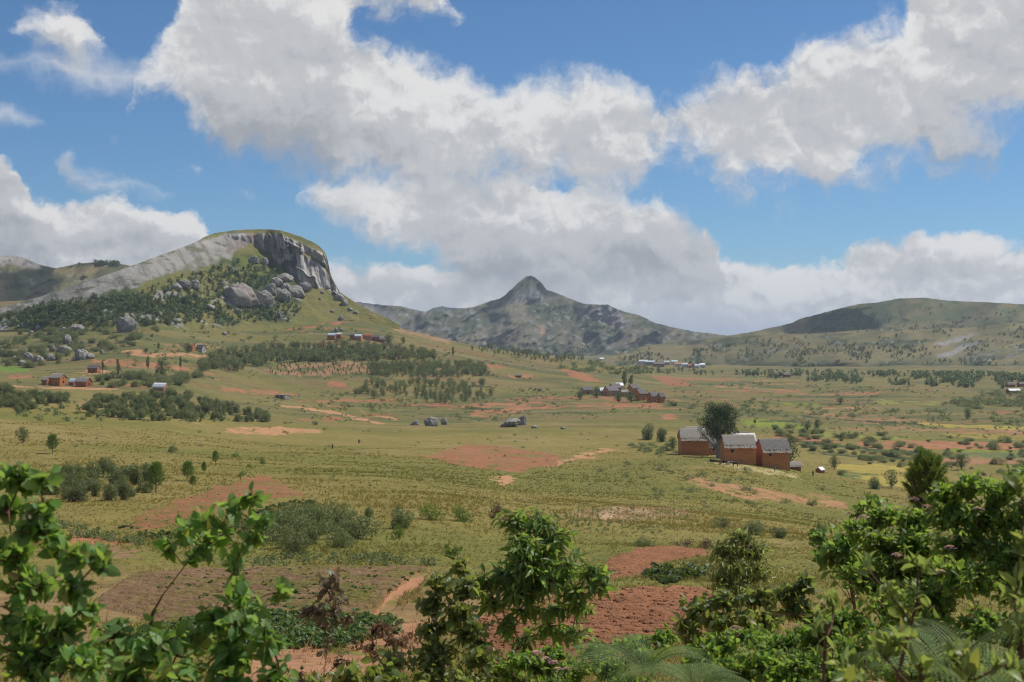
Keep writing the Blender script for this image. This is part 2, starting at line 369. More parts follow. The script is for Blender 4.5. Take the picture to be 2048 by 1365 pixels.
# (object name or None for a mere patch in the ground cover, label, colour, coverage 0..1, soft edge m, outline)
PATCH = [
 ('ploughed_field', 'round ploughed red field in the middle of the green meadow', SOIL, .80, [(850, 914), (880, 902), (935, 888), (1010, 893), (1075, 904), (1125, 915), (1110, 928), (1075, 938), (1030, 945), (960, 938), (890, 926)]),
 ('path', 'pale orange footpath leading up past the ploughed meadow field', ORANGE, 1, strip([(1100, 936), (1125, 923), (1150, 917), (1175, 911), (1200, 904), (1228, 897)], [2, 4, 2, 5, 4, 2])),
 ('path', 'short bare bend of footpath below the ploughed meadow field', ORANGE, 1, [(994, 953), (1024, 950), (1018, 962), (1012, 975), (1002, 970), (995, 963)]),
 ('path', 'straight orange track crossing the meadow left of the leaning boulders', ORANGE, .9, strip([(560, 812), (620, 818), (680, 827), (720, 838), (765, 848)], [2, 2, 2.5, 2.5, 1.5])),
 (None, '', ORANGE, .75, [(440, 863), (500, 855), (545, 852), (640, 861), (645, 867), (560, 870), (470, 869)]),
 ('ploughed_field', 'sloping pinkish red field beyond the left foreground leaves', SOIL, .62, [(527, 952), (560, 966), (618, 988), (560, 996), (470, 1008), (380, 1035), (300, 1062), (255, 1058), (270, 1038), (340, 1008), (430, 975)]),
 (None, '', SOIL, .55, [(100, 1042), (190, 1068), (300, 1085), (250, 1110), (130, 1100), (40, 1060)]),
 (None, '', SOILD, .55, [(150, 1085), (320, 1100), (290, 1118), (170, 1125)]),
 ('ploughed_field', 'dull brown weedy field with a grass bank behind it', SOILD, .60, [(250, 1150), (400, 1140), (640, 1132), (865, 1136), (820, 1162), (760, 1205), (700, 1232), (480, 1236), (300, 1240), (180, 1215)]),
 ('path', 'reddish footpath running down between the brown field and dry grass', C(.34, .17, .09), .9, [(838, 1142), (872, 1140), (850, 1165), (812, 1190), (770, 1222), (735, 1250), (700, 1262), (730, 1228), (790, 1180)]),
 ('ploughed_field', 'mound of bare red earth beside the round green bush', SOIL, 1, [(1205, 1128), (1250, 1116), (1310, 1101), (1370, 1104), (1435, 1102), (1440, 1122), (1380, 1128), (1300, 1142), (1215, 1158)]),
 ('ploughed_field', 'large cloddy red field behind the leafy sapling', SOIL, 1, [(985, 1222), (1040, 1205), (1200, 1184), (1300, 1177), (1420, 1178), (1470, 1196), (1420, 1245), (1330, 1300), (1200, 1330), (1020, 1340), (930, 1320), (930, 1260)]),
 (None, '', C(.30, .16, .085), .8, [(480, 1310), (700, 1270), (850, 1240), (830, 1330), (700, 1420), (440, 1420)]),
 (None, '', TAN, .8, [(1148, 1024), (1200, 1016), (1290, 1015), (1390, 1020), (1370, 1034), (1290, 1042), (1180, 1040)]),
 (None, '', C(.36, .24, .14), 1, [(1212, 1026), (1245, 1018), (1240, 1030), (1225, 1042), (1205, 1038)]),
 (None, '', ORANGE * .85, .70, [(1365, 950), (1400, 956), (1450, 968), (1500, 975), (1570, 985), (1600, 1000), (1560, 1006), (1480, 997), (1430, 980), (1385, 968)]),
 (None, '', ORANGE * .8, .55, [(1560, 985), (1650, 990), (1700, 1010), (1640, 1014), (1570, 1006)]),
 (None, '', C(.33, .27, .12), .95, [(1408, 925), (1440, 922), (1500, 933), (1560, 942), (1600, 951), (1560, 953), (1490, 942), (1430, 932)]),
 # terraces below the mid-distance grove
 (None, '', SOIL, .85, [(895, 816), (960, 806), (1080, 803), (1095, 808), (1000, 812), (960, 818)]),
 (None, '', SOIL, .8, [(940, 822), (1040, 812), (1170, 810), (1255, 808), (1250, 813), (1100, 818), (1035, 822), (1000, 829), (945, 828)]),
 (None, '', SOIL * .9, .75, [(1010, 796), (1150, 793), (1290, 798), (1290, 801), (1150, 799), (1010, 800)]),
 (None, '', SOIL, .7, [(600, 800), (700, 797), (810, 800), (815, 804), (700, 803), (600, 806)]),
 (None, '', SOIL, .65, [(560, 786), (640, 783), (640, 787), (560, 791)]),
 (None, '', SOIL * .95, .7, [(800, 808), (900, 806), (890, 812), (800, 815)]),
 (None, '', SOIL, .8, [(1180, 805), (1300, 809), (1300, 816), (1190, 814)]),
 (None, '', SOIL, .75, [(650, 764), (690, 762), (700, 770), (660, 775)]),
 (None, '', SOIL, .85, [(960, 729), (1000, 731), (1010, 737), (960, 736)]),
 (None, '', SOIL * 1.1, .9, [(1012, 751), (1060, 749), (1070, 757), (1025, 757)]),
 ('ploughed_field', 'slanting red strip field above the village roofs', SOIL, 1, [(1121, 738), (1150, 742), (1185, 752), (1207, 765), (1175, 764), (1140, 752)]),
 ('ploughed_field', 'dark red field right of the tall village tree', SOIL * .9, 1, [(1303, 752), (1340, 754), (1372, 763), (1390, 773), (1340, 774), (1322, 764)]),
 (None, '', SOIL, .6, [(1330, 753), (1480, 757), (1480, 763), (1390, 762)]),
 (None, '', ORANGE * .8, .7, [(1430, 771), (1500, 770), (1510, 776), (1440, 777)]),
 (None, '', SOIL, .55, [(1490, 776), (1600, 778), (1590, 785), (1500, 784)]),
 (None, '', SOIL, .5, [(1660, 782), (1760, 783), (1755, 790), (1670, 791)]),
 (None, '', SOIL, .7, [(1290, 805), (1330, 810), (1310, 818), (1285, 815)]),
 (None, '', SOIL * 1.05, .65, [(1320, 828), (1375, 832), (1370, 842), (1330, 840)]),
 (None, '', C(.26, .15, .075), .6, [(1590, 822), (1700, 826), (1900, 850), (2060, 862), (2060, 872), (1850, 862), (1680, 842)]),
 ('rice_field', 'lime green rice terrace behind the dark tree', LIME, 1, [(1478, 840), (1520, 838), (1560, 844), (1605, 852), (1605, 857), (1540, 856), (1490, 848)]),
 ('rice_field', 'golden rice paddy right of the brick sheds', RICE, 1, [(1665, 932), (1720, 930), (1812, 932), (1825, 945), (1760, 950), (1690, 942)]),
 ('rice_field', 'lower golden rice paddy behind the small trees', RICE, 1, [(1700, 952), (1790, 950), (1850, 962), (1880, 975), (1800, 976), (1740, 966)]),
 ('rice_field', 'thin yellow rice strip by the far right thicket', RICE * .95, 1, [(1840, 846), (1930, 850), (2080, 857), (2080, 862), (1930, 857), (1840, 850)]),
 (None, '', GREEN * 1.1, .9, [(1680, 944), (1760, 950), (1700, 956), (1670, 950)]),
 (None, '', SOIL * 1.1, .75, [(1700, 884), (1800, 880), (1960, 884), (2060, 890), (2060, 896), (1880, 900), (1740, 896)]),
 (None, '', C(.11, .14, .06), .8, [(1850, 912), (1960, 905), (2060, 908), (2060, 915), (1900, 922)]),
 (None, '', ORANGE * .75, .7, [(1820, 920), (1960, 915), (2060, 920), (2060, 926), (1900, 930)]),
 (None, '', SOIL, .7, [(1545, 868), (1640, 876), (1700, 888), (1620, 886), (1550, 880)]),
 ('ploughed_field', 'pinkish replanted plot with rows of young trees', C(.27, .16, .085), .62, [(520, 738), (570, 728), (660, 724), (740, 726), (745, 746), (660, 752), (560, 748)]),
 (None, '', LIME * 1.1, .9, [(1560, 806), (1640, 808), (1640, 813), (1560, 811)]),
 (None, '', C(.21, .21, .05), .8, [(1760, 800), (1880, 804), (1870, 812), (1750, 808)]),
 (None, '', C(.20, .21, .045), .85, [(1600, 862), (1720, 868), (1820, 876), (1800, 880), (1640, 872)]),
 (None, '', RICE * .8, .7, [(1880, 865), (2060, 872), (2060, 879), (1900, 874)]),
 (None, '', LIME, .8, [(1900, 898), (2060, 900), (2060, 905), (1920, 904)]),
 (None, '', C(.05, .065, .028), .8, strip([(1590, 886), (1680, 893), (1780, 902), (1850, 906)], 3)),
 (None, '', C(.05, .065, .028), .8, strip([(1620, 905), (1720, 912), (1830, 918)], 3)),
 (None, '', C(.05, .065, .028), .75, strip([(1600, 832), (1700, 842), (1840, 848)], 2)),
 # left farmland
 ('path', 'orange dirt road in front of the brick farmhouses', ORANGE, .9, strip([(-60, 771), (40, 773), (110, 776), (240, 779)], [2, 2, 2, 1])),
 (None, '', ORANGE, .8, [(150, 745), (180, 740), (225, 741), (220, 747), (190, 750), (155, 749)]),
 (None, '', SOIL * 1.05, .75, [(180, 722), (230, 718), (300, 728), (380, 735), (375, 742), (280, 736), (215, 732)]),
 (None, '', ORANGE * .9, .8, [(245, 703), (275, 699), (310, 708), (410, 710), (412, 716), (310, 716), (262, 712)]),
 (None, '', SOIL, .6, [(15, 752), (60, 748), (60, 757), (20, 758)]),
 (None, '', SOIL, .6, [(225, 770), (290, 769), (292, 775), (230, 775)]),
 (None, '', SOIL, .55, [(400, 770), (560, 782), (550, 790), (440, 782)]),
 (None, '', SOIL * 1.05, .75, [(625, 684), (680, 682), (690, 689), (640, 693)]),
 (None, '', SOIL, .45, [(540, 655), (640, 652), (690, 660), (600, 664)]),
 (None, '', SOIL, .55, [(600, 642), (690, 646), (680, 651), (590, 648)]),
 (None, '', C(.12, .19, .03), 1, [(0, 733), (50, 734), (62, 744), (0, 744)]),
 (None, '', ORANGE * .95, .8, [(150, 822), (165, 808), (175, 800), (172, 812), (158, 826)]),
 (None, '', C(.26, .16, .085), .6, [(760, 645), (850, 666), (950, 690), (900, 690), (800, 668)]),
 (None, '', SOIL * .95, .6, [(600, 836), (690, 832), (680, 842), (610, 844)]),
 (None, '', ORANGE * .9, .7, strip([(720, 822), (760, 832), (800, 840)], 2)),
]
_rt = np.random.RandomState(14)
for (xa, xb, ya, yb, n, cv) in ((560, 1290, 784, 834, 34, .5), (1300, 1720, 752, 812, 22, .42), (1500, 2060, 815, 885, 20, .4), (200, 560, 690, 790, 14, .35), (520, 760, 640, 700, 8, .35)):
    for q in range(n):
        x0 = _rt.uniform(xa, xb - 60); ln = _rt.uniform(50, 190); y0 = _rt.uniform(ya, yb); sl = _rt.uniform(-.02, .05); hh = _rt.uniform(.7, 1.8)
        PATCH.append((None, '', (SOIL, SOIL * .8, C(.055, .075, .028), ORANGE * .75, C(.055, .078, .03))[q % 5] * _rt.uniform(.85, 1.1), cv + _rt.uniform(-.1, .25), strip([(x0, y0), (x0 + ln * .3, y0 + sl * ln * .3 + _rt.uniform(-1, 1)), (x0 + ln * .7, y0 + sl * ln * .7 + _rt.uniform(-1, 1)), (x0 + ln, y0 + sl * ln)], [.4 * hh, hh, hh, .4 * hh])))
WP = []
for nm, lb, colr, cov, poly in PATCH:
    q = [hit(x, y) for x, y in poly]; WP.append([(v.x, v.y) for v in q])

def grass_color(x, y):
    a = fbm(x / 60, y / 60, 4); b = fbm(x / 9 + 40, y / 9, 4); c = fbm(x / 240 + 3, y / 240 + 8, 3)
    olive, lush, straw = C(.190, .155, .044), C(.145, .138, .034), C(.245, .188, .076)
    col = lerp(olive, lush, sstep(a + .4 * c, -.25, .35)); col = lerp(col, straw, sstep(b * .6 - a * .6 - c * .4, .05, .75) * .7)
    return col, a, b
def ground_color(x, y):
    col, a, b = grass_color(x, y)
    ye = np.maximum(y, 1)
    # dark scrubby, reddish and pale mottling of the distant farmland
    far = sstep(ye, 480, 760)
    m = fbm(x / 45 + 70, y / 28, 4); s = fbm(x / 110 + 20, y / 17 + 31, 3)
    right = sstep(x / ye, .05, .2)
    s2 = fbm(x / 190 + 61, y / 11 + x / 160, 3); hd = fbm(x / 120 + 7, y / 14 + x / 90 + 3, 4)
    left = 1 - sstep(x / ye, -.12, .02)
    col = lerp(col, C(.215, .125, .062), far * sstep(s, .04, .36) * .85 * (1 - .15 * right))
    col = lerp(col, C(.235, .19, .095), far * sstep(s2, .12, .4) * .55)
    col = lerp(col, C(.055, .075, .028), far * sstep(hd, .2, .38) * .7)
    col = lerp(col, C(.065, .088, .030), far * sstep(m, .06, .45) * .7)
    col = lerp(col, C(.115, .105, .045), far * .35)
    # trodden pale red earth showing near the camera
    near = 1 - sstep(ye, 45, 75)
    col = lerp(col, C(.26, .15, .08), near * sstep(b + a, -.2, .5) * .7)
    cls = np.zeros(x.shape, np.int32)
    wx = fbm(x / 5.0, y / 5.0, 3); wy = fbm(x / 5.0 + 50, y / 5.0 + 50, 3)
    wob = np.clip(ye * .011, .5, 4.0)
    xx, yy = x + wx * wob, y + wy * wob * 2.2
    wn, wf = 1 - sstep(ye, 90, 220), sstep(ye, 380, 700); wm = np.clip(1 - wn - wf, 0, 1)      # grain of the patches: finer near, coarser far
    det = wn * fbm(x / 1.6, y / 2.2, 4) + wm * fbm(x / 4.5 + 7, y / 7 + 3, 4) + wf * fbm(x / 11 + 3, y / 16, 4)
    fin = wn * fbm(x / .6 + 9, y / .9, 2) + wm * fbm(x / 1.7 + 9, y / 3.2, 3) + wf * fbm(x / 4 + 9, y / 8, 3)
    for i, ((nm, lb, colr, cov, _), poly) in enumerate(zip(PATCH, WP)):
        pa = np.array(poly); lo, hi = pa.min(0) - 8, pa.max(0) + 8
        sel = np.nonzero((x > lo[0]) & (x < hi[0]) & (y > lo[1]) & (y < hi[1]))[0]
        if len(sel) == 0: continue
        ins = inpoly(xx[sel], yy[sel], poly)
        q = sel[ins]
        if len(q) == 0: continue
        f = np.ones(len(q)) if cov >= 1 else sstep(det[q] + .8 * fin[q] + (cov - .5) * 1.15, -.22, .22)
        tone = 1 + .16 * wx[q] + .12 * det[q]
        col[q] = lerp(col[q], colr * tone[:, None], f)
        if nm: cls[q] = i + 1
    return col, cls

# ---------------------------------------------------------------- the ground sheet: rings round the camera, dense in view
_th = np.concatenate([np.linspace(-180, -27.5, 40)[:-1], np.linspace(-27.5, -23, 24)[:-1], np.linspace(-23, 23, 700)[:-1], np.linspace(23, 27.5, 24)[:-1], np.linspace(27.5, 180, 40)])
_r = np.concatenate([np.geomspace(.8, 26, 40)[:-1], np.geomspace(26, 480, 470)[:-1], np.geomspace(480, 1900, 240)[:-1], np.geomspace(1900, 30000, 50)])
TH, RR = np.meshgrid(np.radians(_th), _r, indexing='ij')
GX, GY = (RR * np.sin(TH)).ravel(), (RR * np.cos(TH)).ravel()
GZ = H(GX, GY)
GC, GCLS = ground_color(GX, GY)
# relief of tilled soil and of field banks
_t = np.zeros(len(PATCH) + 1); _p = np.zeros(len(PATCH) + 1)
for i, pt in enumerate(PATCH):
    if pt[0] == 'ploughed_field': _t[i + 1] = 1
    if pt[0] == 'path': _p[i + 1] = 1
_fur = np.sin(6.283 * (GX * .45 + GY * .89 + .5 * fbm(GX / 6, GY / 6, 3)) / 1.25) * np.clip(1.3 - GY / 160, 0, 1)      # hoe lines
GZ = GZ + _t[GCLS] * .07 * _fur + _t[GCLS] * (.03 + .14 * np.abs(fbm(GX / .8, GY / .8, 3))) - _p[GCLS] * .12
_mound = [i + 1 for i, pt in enumerate(PATCH) if pt[1].startswith('mound')][0]
_mp = np.array(WP[_mound - 1]); _mc = _mp.mean(0); _ms = (_mp.max(0) - _mp.min(0)) / 2
def mound(x, y): return .4 * np.exp(-3.0 * (((x - _mc[0]) / _ms[0]) ** 4 + ((y - _mc[1]) / _ms[1]) ** 4)) * (y > 5)
GZ = GZ + mound(GX, GY)
nt, nr = len(_th), len(_r)
ii, jj = np.meshgrid(np.arange(nt - 1), np.arange(nr - 1), indexing='ij')
a = (ii * nr + jj).ravel()
QUADS = np.stack([a, a + nr, a + nr + 1, a + 1], 1)[:, ::-1]
GV = np.stack([GX, GY, GZ], 1)
# vertex normals of the whole sheet so the pieces share their shading along the seams
def grid_normals(V, q):
    n = np.cross(V[q[:, 2]] - V[q[:, 0]], V[q[:, 3]] - V[q[:, 1]]); N = np.zeros_like(V)
    for k in range(4): np.add.at(N, q[:, k], n)
    return N / np.maximum(np.linalg.norm(N, axis=1), 1e-9)[:, None]
GN = grid_normals(GV, QUADS)
qc = np.max(GCLS[QUADS], axis=1); qm = np.min(GCLS[QUADS], axis=1); qc = np.where(qc == qm, qc, np.where(GCLS[QUADS][:, 0] > 0, GCLS[QUADS][:, 0], 0))
def sheet(name, label, sel, mat):
    q = QUADS[sel]; used, inv = np.unique(q.ravel(), return_inverse=True)
    me = mesh_np(name, GV[used], inv.reshape(q.shape), mat, GC[used])
    me.normals_split_custom_set_from_vertices(GN[used].tolist())
    return tag(obj(name, me), label, None, None, 'structure')
ground = sheet('ground', 'rolling olive grassland and farmland of the valley', qc == 0, M_GROUND)
for i, (nm, lb, colr, cov, _) in enumerate(PATCH):
    if nm and (qc == i + 1).any():
        sheet(nm, lb, qc == i + 1, {'path': M_PATH, 'rice_field': M_RICE}.get(nm, M_SOIL))

# ================================================================ hills: rock and slopes that rise above the valley
class Relief:
    """a hill whose near face is known row by row: from a foot line up to its crest, then over the back"""
    def __init__(s, name, label, px0, px1, step, rows, crest, foot, y0, cotf, colf, dispf, mat, back=0.9, jit=0.8):
        px = np.arange(px0, px1 + .1, step); n = len(px); s.px = px; s.rows = rows
        cr = np.array(crest, float); ft = np.array(foot, float)
        pc = np.interp(px, cr[:, 0], cr[:, 1]) + jit * fbm(px / 9.0, px * 0 + 3.3, 4)
        pf = np.interp(px, ft[:, 0], ft[:, 1])
        t = np.linspace(0, 1, rows)
        PY = pf[:, None] + (pc - pf)[:, None] * t[None]; PX = np.repeat(px[:, None], rows, 1)
        cot = cotf(PX, PY, pc[:, None])
        D = np.zeros_like(PY); D[:, 0] = y0(px) if callable(y0) else y0
        for j in range(1, rows):
            D[:, j] = D[:, j - 1] * (1 + (PY[:, j - 1] - PY[:, j]) / F * cot[:, j])
        s.D0 = D.copy()
        u = (PX - CX) / F
        P = np.stack([u * D, D, EZ - (PY - CY) / F * D], -1)
        dd = dispf(PX, PY, P)
        edge = sstep(t, 0, .06)[None] * np.ones_like(D)
        D = D + dd * edge
        P = np.stack([u * D, D, EZ - (PY - CY) / F * D], -1)
        s.PX, s.PY, s.P = PX, PY, P
        colr = colf(PX, PY, P, pc[:, None])
        # the back of the hill
        B = []; last = P[:, -1]; Hh = np.maximum(last[:, 2] - (EZ - 45), 5)
        for q in (.04, .12, .3, .6, 1.0):
            b = last.copy(); b[:, 1] += Hh * q * 1.6 * back + 6 * q; b[:, 0] *= b[:, 1] / last[:, 1]; b[:, 2] -= Hh * q ** 1.6
            B.append(b)
        # skirt in front, under the ground
        fr = P[:, 0].copy(); fr[:, 2] -= 25
        V = np.concatenate([fr[:, None], P] + [b[:, None] for b in B], 1)
        cc = np.concatenate([colr[:, :1], colr] + [colr[:, -1:]] * 5, 1)
        R = V.shape[1]
        ii, jj = np.meshgrid(np.arange(n - 1), np.arange(R - 1), indexing='ij'); a = (ii * R + jj).ravel()
        q = np.stack([a, a + R, a + R + 1, a + 1], 1)
        s.o = tag(obj(name, mesh_np(name, V.reshape(-1, 3), q, mat, cc.reshape(-1, 3))), label, None, None, 'structure')
    def pt(s, px, py):
        i = (px - s.px[0]) / (s.px[1] - s.px[0]); i0 = int(min(max(i, 0), len(s.px) - 2))
        col = s.PY[i0]; 
        j = (col[0] - py) / (col[0] - col[-1]) * (s.rows - 1)
        j0 = int(min(max(j, 0), s.rows - 2)); f = min(max(j - j0, 0), 1)
        p = s.P[i0, j0] * (1 - f) + s.P[i0, j0 + 1] * f
        return Vector(p)
def pmask(PX, PY, poly, soft=3, warp=0.0):
    x, y = PX, PY
    if warp: x = PX + warp * fbm(PX / 14, PY / 14, 3); y = PY + warp * fbm(PX / 14 + 33, PY / 14, 3)
    m = inpoly(x, y, poly).astype(float)
    return blur(blur(m, max(soft, 1), 0), max(soft, 1), 1) if soft else m

# ---- granite dome
DOME_CREST = [(-140, 640), (0, 617), (50, 603), (100, 588), (150, 573), (200, 555), (245, 539), (280, 526), (320, 511), (360, 497), (392, 484), (412, 473), (430, 467), (460, 462), (500, 459), (540, 459), (560, 461), (585, 468), (605, 475), (625, 484), (640, 494), (650, 505), (654, 515), (657, 528), (660, 543), (664, 556), (671, 569), (680, 584), (690, 592), (705, 602), (722, 612), (745, 624), (772, 636), (800, 650)]
P_UPPER = [(452, 472), (500, 468), (560, 468), (585, 480), (604, 488), (622, 497), (645, 505), (656, 520), (662, 545), (640, 523), (612, 506), (590, 507), (555, 507), (535, 504), (520, 494), (500, 486), (470, 478)]
P_LOWER = [(540, 508), (560, 506), (600, 507), (625, 520), (640, 530), (655, 548), (683, 588), (676, 592), (655, 578), (634, 576), (600, 562), (585, 552), (570, 540), (552, 522)]
P_SLAB = [(-100, 640), (100, 585), (280, 522), (400, 478), (430, 468), (500, 470), (500, 490), (480, 506), (440, 524), (400, 537), (340, 550), (270, 570), (200, 590), (100, 610), (60, 618), (-100, 652)]
P_TOP = [(395, 486), (430, 462), (500, 452), (560, 454), (615, 472), (645, 492), (650, 502), (640, 503), (622, 494), (604, 486), (583, 476), (560, 466), (500, 465), (452, 469), (420, 478)]
P_LEDGE = [(480, 496), (500, 486), (525, 496), (545, 508), (540, 516), (560, 530), (590, 556), (560, 560), (500, 545), (470, 520)]
def dome_cot(PX, PY, pc):
    c = np.full(PX.shape, 2.1)
    sl = pmask(PX, PY, P_SLAB, 3); c = c * (1 - sl) + 2.3 * sl
    up = pmask(PX, PY, P_UPPER, 1); c = c * (1 - up) + (.12) * up
    lo = pmask(PX, PY, P_LOWER, 1); c = c * (1 - lo) + .6 * lo
    tp = pmask(PX, PY, P_TOP, 1); c = c * (1 - tp) + 2.6 * tp
    lg = pmask(PX, PY, P_LEDGE, 2); c = np.maximum(c, lg * 2.4)
    return c
def dome_disp(PX, PY, P):
    cl = np.maximum(pmask(PX, PY, P_UPPER, 2), pmask(PX, PY, P_LOWER, 2)); sl = pmask(PX, PY, P_SLAB, 3)
    fl = fbm((PX - .12 * PY) / 9.0, PY / 70.0, 3)          # flutes down the cliffs
    cr = np.abs(fbm((PX - .5 * PY) / 26.0, PY / 40.0 + 5, 3))
    rough = fbm3(P / 14.0, 4) + .8 * fbm3(P / 45.0, 3)
    cave = pmask(PX, PY, [(566, 532), (570, 525), (578, 522), (588, 528), (593, 540), (592, 553), (576, 552)], 1)
    return 14 * cave + cl * (6 * fl - 9 * sstep(.10 - cr, 0, .10)) + sl * (2.0 * fbm((PX - PY) / 22, (PX + PY) / 60, 4)) + rough * (1.5 + 3.0 * (1 - sl)) * (1 - cl * .4)
def dome_col(PX, PY, P, pc):
    grass = grass_color(P[..., 0], P[..., 1])[0]; grass = lerp(grass, C(.105, .118, .05), np.full(PX.shape, .3))
    scrub = lerp(C(.055, .078, .028), C(.03, .047, .018), sstep(fbm3(P / 12, 3), -.4, .4))
    veg = pmask(PX, PY, [(-100, 660), (80, 606), (300, 556), (420, 526), (490, 508), (530, 512), (590, 560), (600, 600), (590, 640), (-100, 700)], 4, 8)
    col = lerp(grass, scrub, veg * sstep(fbm3(P / 25 + 7, 3), -.3, .25))
    rkv = sstep(fbm3(P / np.array([22, 22, 10.]) + 19, 4), .16, .30) * veg      # bare rock showing through the scrub
    col = lerp(col, C(.27, .255, .23) * (1 + .35 * fbm3(P / 5, 3))[..., None], rkv * .85)
    st = fbm((PX - .12 * PY) / 3.4, PY / 45.0, 4)                    # streaks down the face
    st2 = fbm((PX - .55 * PY) / 9.0, (PX + PY) / 90.0, 4)
    slabc = lerp(C(.265, .25, .222), C(.165, .155, .135), sstep(st2 + .5 * fbm3(P / 9, 4), -.25, .4))
    slabc = lerp(slabc, C(.31, .295, .265), sstep(fbm3(P / np.array([30, 30, 14.]) + 3, 4), .12, .4) * .7)
    slabc = lerp(slabc, C(.20, .155, .14), pmask(PX, PY, [(440, 486), (470, 480), (500, 488), (485, 503), (430, 512), (425, 505)], 2) * sstep(st, -.35, .1) * .85)
    slabc = lerp(slabc, C(.10, .105, .05), sstep(fbm3(P / np.array([14, 14, 5.]), 4), .17, .33) * .85)
    slabc = lerp(slabc, C(.09, .095, .045), sstep(PY - pc - 30 + 14 * fbm(PX / 18, PY / 9, 4), 0, 12) * sstep(fbm3(P / 8 + 5, 3), -.2, .3) * .6)
    cliff = lerp(C(.40, .38, .355), C(.125, .12, .118), sstep(st + .5 * fbm(PX / 22 + 4, PY / 30, 3) + .2 * pmask(PX, PY, P_UPPER, 3), .0, .5))
    cliff = lerp(cliff, C(.46, .44, .41), sstep(fbm(PX / 16, PY / 20 + 31, 4), .15, .5) * .6)
    cliff = lerp(cliff, C(.22, .175, .16), sstep(fbm(PX / 30, PY / 26 + 9, 3), .1, .5) * .6)
    cliff = lerp(cliff, C(.42, .20, .11), sstep(fbm(PX / 9 + 11, PY / 14, 3), .5, .66) * .6)
    sl = pmask(PX, PY, P_SLAB, 1, 13); cm = np.maximum(pmask(PX, PY, P_UPPER, 1, 2), pmask(PX, PY, P_LOWER, 1, 2))
    col = lerp(col, slabc, sl); col = lerp(col, cliff, cm)
    tp = pmask(PX, PY, P_TOP, 1, 4) * sstep(fbm3(P / 15 + 3, 3), -.45, -.1)
    col = lerp(col, lerp(C(.15, .135, .045), C(.085, .095, .03), sstep(fbm3(P / 9, 3), -.3, .4)), tp)
    lg = pmask(PX, PY, P_LEDGE, 1, 4) * sstep(fbm3(P / 10, 3), -.2, .25)
    col = lerp(col, C(.13, .15, .03), lg * .8)
    return col
def dome_y0(px): return np.array([hit(float(p), 648.0 if p < 690 else 655.0, 600).y for p in px])
_dp = np.arange(-140, 801, 20.0)
_dy = np.array([min(hit(float(p), float(np.interp(p, [-140, 560, 640, 700, 800], [664, 664, 645, 640, 660])), 600).y, 1320) for p in _dp])
_dy = blur(_dy, 2, 0)
DOME = Relief('granite_dome', 'broad granite dome with fluted cliffs and a grassy cap', -140, 800, 1.6, 150, DOME_CREST,
              [(-140, 664), (560, 664), (640, 645), (700, 640), (800, 660)], lambda px: np.interp(px, _dp, _dy) + 2.0, dome_cot, dome_col, dome_disp, M_ROCKFACE, jit=1.0)

# ---- the pointed mountain in the centre
PK_CREST = [(560, 618), (640, 606), (700, 603), (730, 606), (770, 611), (800, 613), (830, 620), (850, 624), (885, 622), (920, 619), (950, 614), (975, 604), (1000, 597), (1010, 590), (1028, 574), (1036, 566), (1046, 558), (1052, 554), (1062, 552), (1070, 555), (1076, 560), (1084, 567), (1093, 580), (1110, 585), (1140, 598), (1170, 608), (1200, 610), (1215, 609), (1230, 616), (1250, 625), (1275, 629), (1310, 646), (1340, 654), (1380, 662), (1440, 670), (1500, 678), (1620, 700)]
P_HORN = [(1000, 600), (1030, 570), (1060, 550), (1088, 568), (1094, 585), (1092, 602), (1065, 608), (1030, 606)]
P_CRAG = [(1150, 622), (1200, 612), (1225, 614), (1240, 625), (1255, 645), (1250, 655), (1225, 652), (1190, 640)]
P_LEFT = [(690, 600), (770, 613), (800, 650), (790, 665), (740, 640), (700, 620)]
def pk_cot(PX, PY, pc):
    c = np.full(PX.shape, 2.5)
    c += .9 * fbm(PX / 60, PY / 30, 3)
    h = pmask(PX, PY, P_HORN, 2); c = c * (1 - h) + .5 * h
    g = pmask(PX, PY, P_CRAG, 2); c = c * (1 - g) + .7 * g
    return np.maximum(c, .2)
def pk_disp(PX, PY, P):
    rid = 1 - np.abs(fbm(PX / 55.0 + PY / 80., PY / 70.0, 4)) * 2
    h = pmask(PX, PY, P_HORN, 2) + pmask(PX, PY, P_CRAG, 2)
    return -75 * (rid - .5) * sstep(PY, 560, 640) + 14 * fbm((PX + PY * .8) / 14, PY / 18, 5) + h * 14 * fbm((PX + .3 * PY) / 6, PY / 40, 3)
def pk_col(PX, PY, P, pc):
    g = lerp(C(.150, .130, .080), C(.098, .100, .060), sstep(fbm((PX + .8 * PY) / 40, PY / 24, 5), -.35, .45))
    g = lerp(g, C(.055, .066, .036), sstep(fbm((PX + 1.2 * PY) / 34 + 9, PY / 20 + 4, 5), .10, .36) * .8)
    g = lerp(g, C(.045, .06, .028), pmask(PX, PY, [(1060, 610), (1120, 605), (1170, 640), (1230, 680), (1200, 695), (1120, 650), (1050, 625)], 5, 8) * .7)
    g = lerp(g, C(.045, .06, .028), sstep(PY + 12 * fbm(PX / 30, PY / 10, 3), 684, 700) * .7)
    rk = C(.20, .188, .18) * (1 + .4 * fbm((PX + PY) / 5, PY / 9, 3))[..., None]
    ro = sstep(fbm((PX + 1.6 * PY) / 22, (PY - .6 * PX) / 6 + 2, 5), .21, .35) * .7
    g = lerp(g, rk, np.maximum(ro, np.maximum(pmask(PX, PY, P_CRAG, 1, 5), pmask(PX, PY, P_LEFT, 2, 8) * .55)))
    dk = lerp(C(.16, .155, .15), C(.075, .075, .072), sstep(fbm((PX + .3 * PY) / 4, PY / 40, 3), -.2, .3))
    hh = pmask(PX, PY, P_HORN, 1, 4); top = sstep(PY - pc, 12, 26)
    g = lerp(g, lerp(C(.07, .08, .045), dk, top), hh)
    g = lerp(g, C(.33, .20, .12), pmask(PX, PY, [(1078, 655), (1090, 652), (1092, 668), (1082, 672)], 1, 4) * .7)
    return g
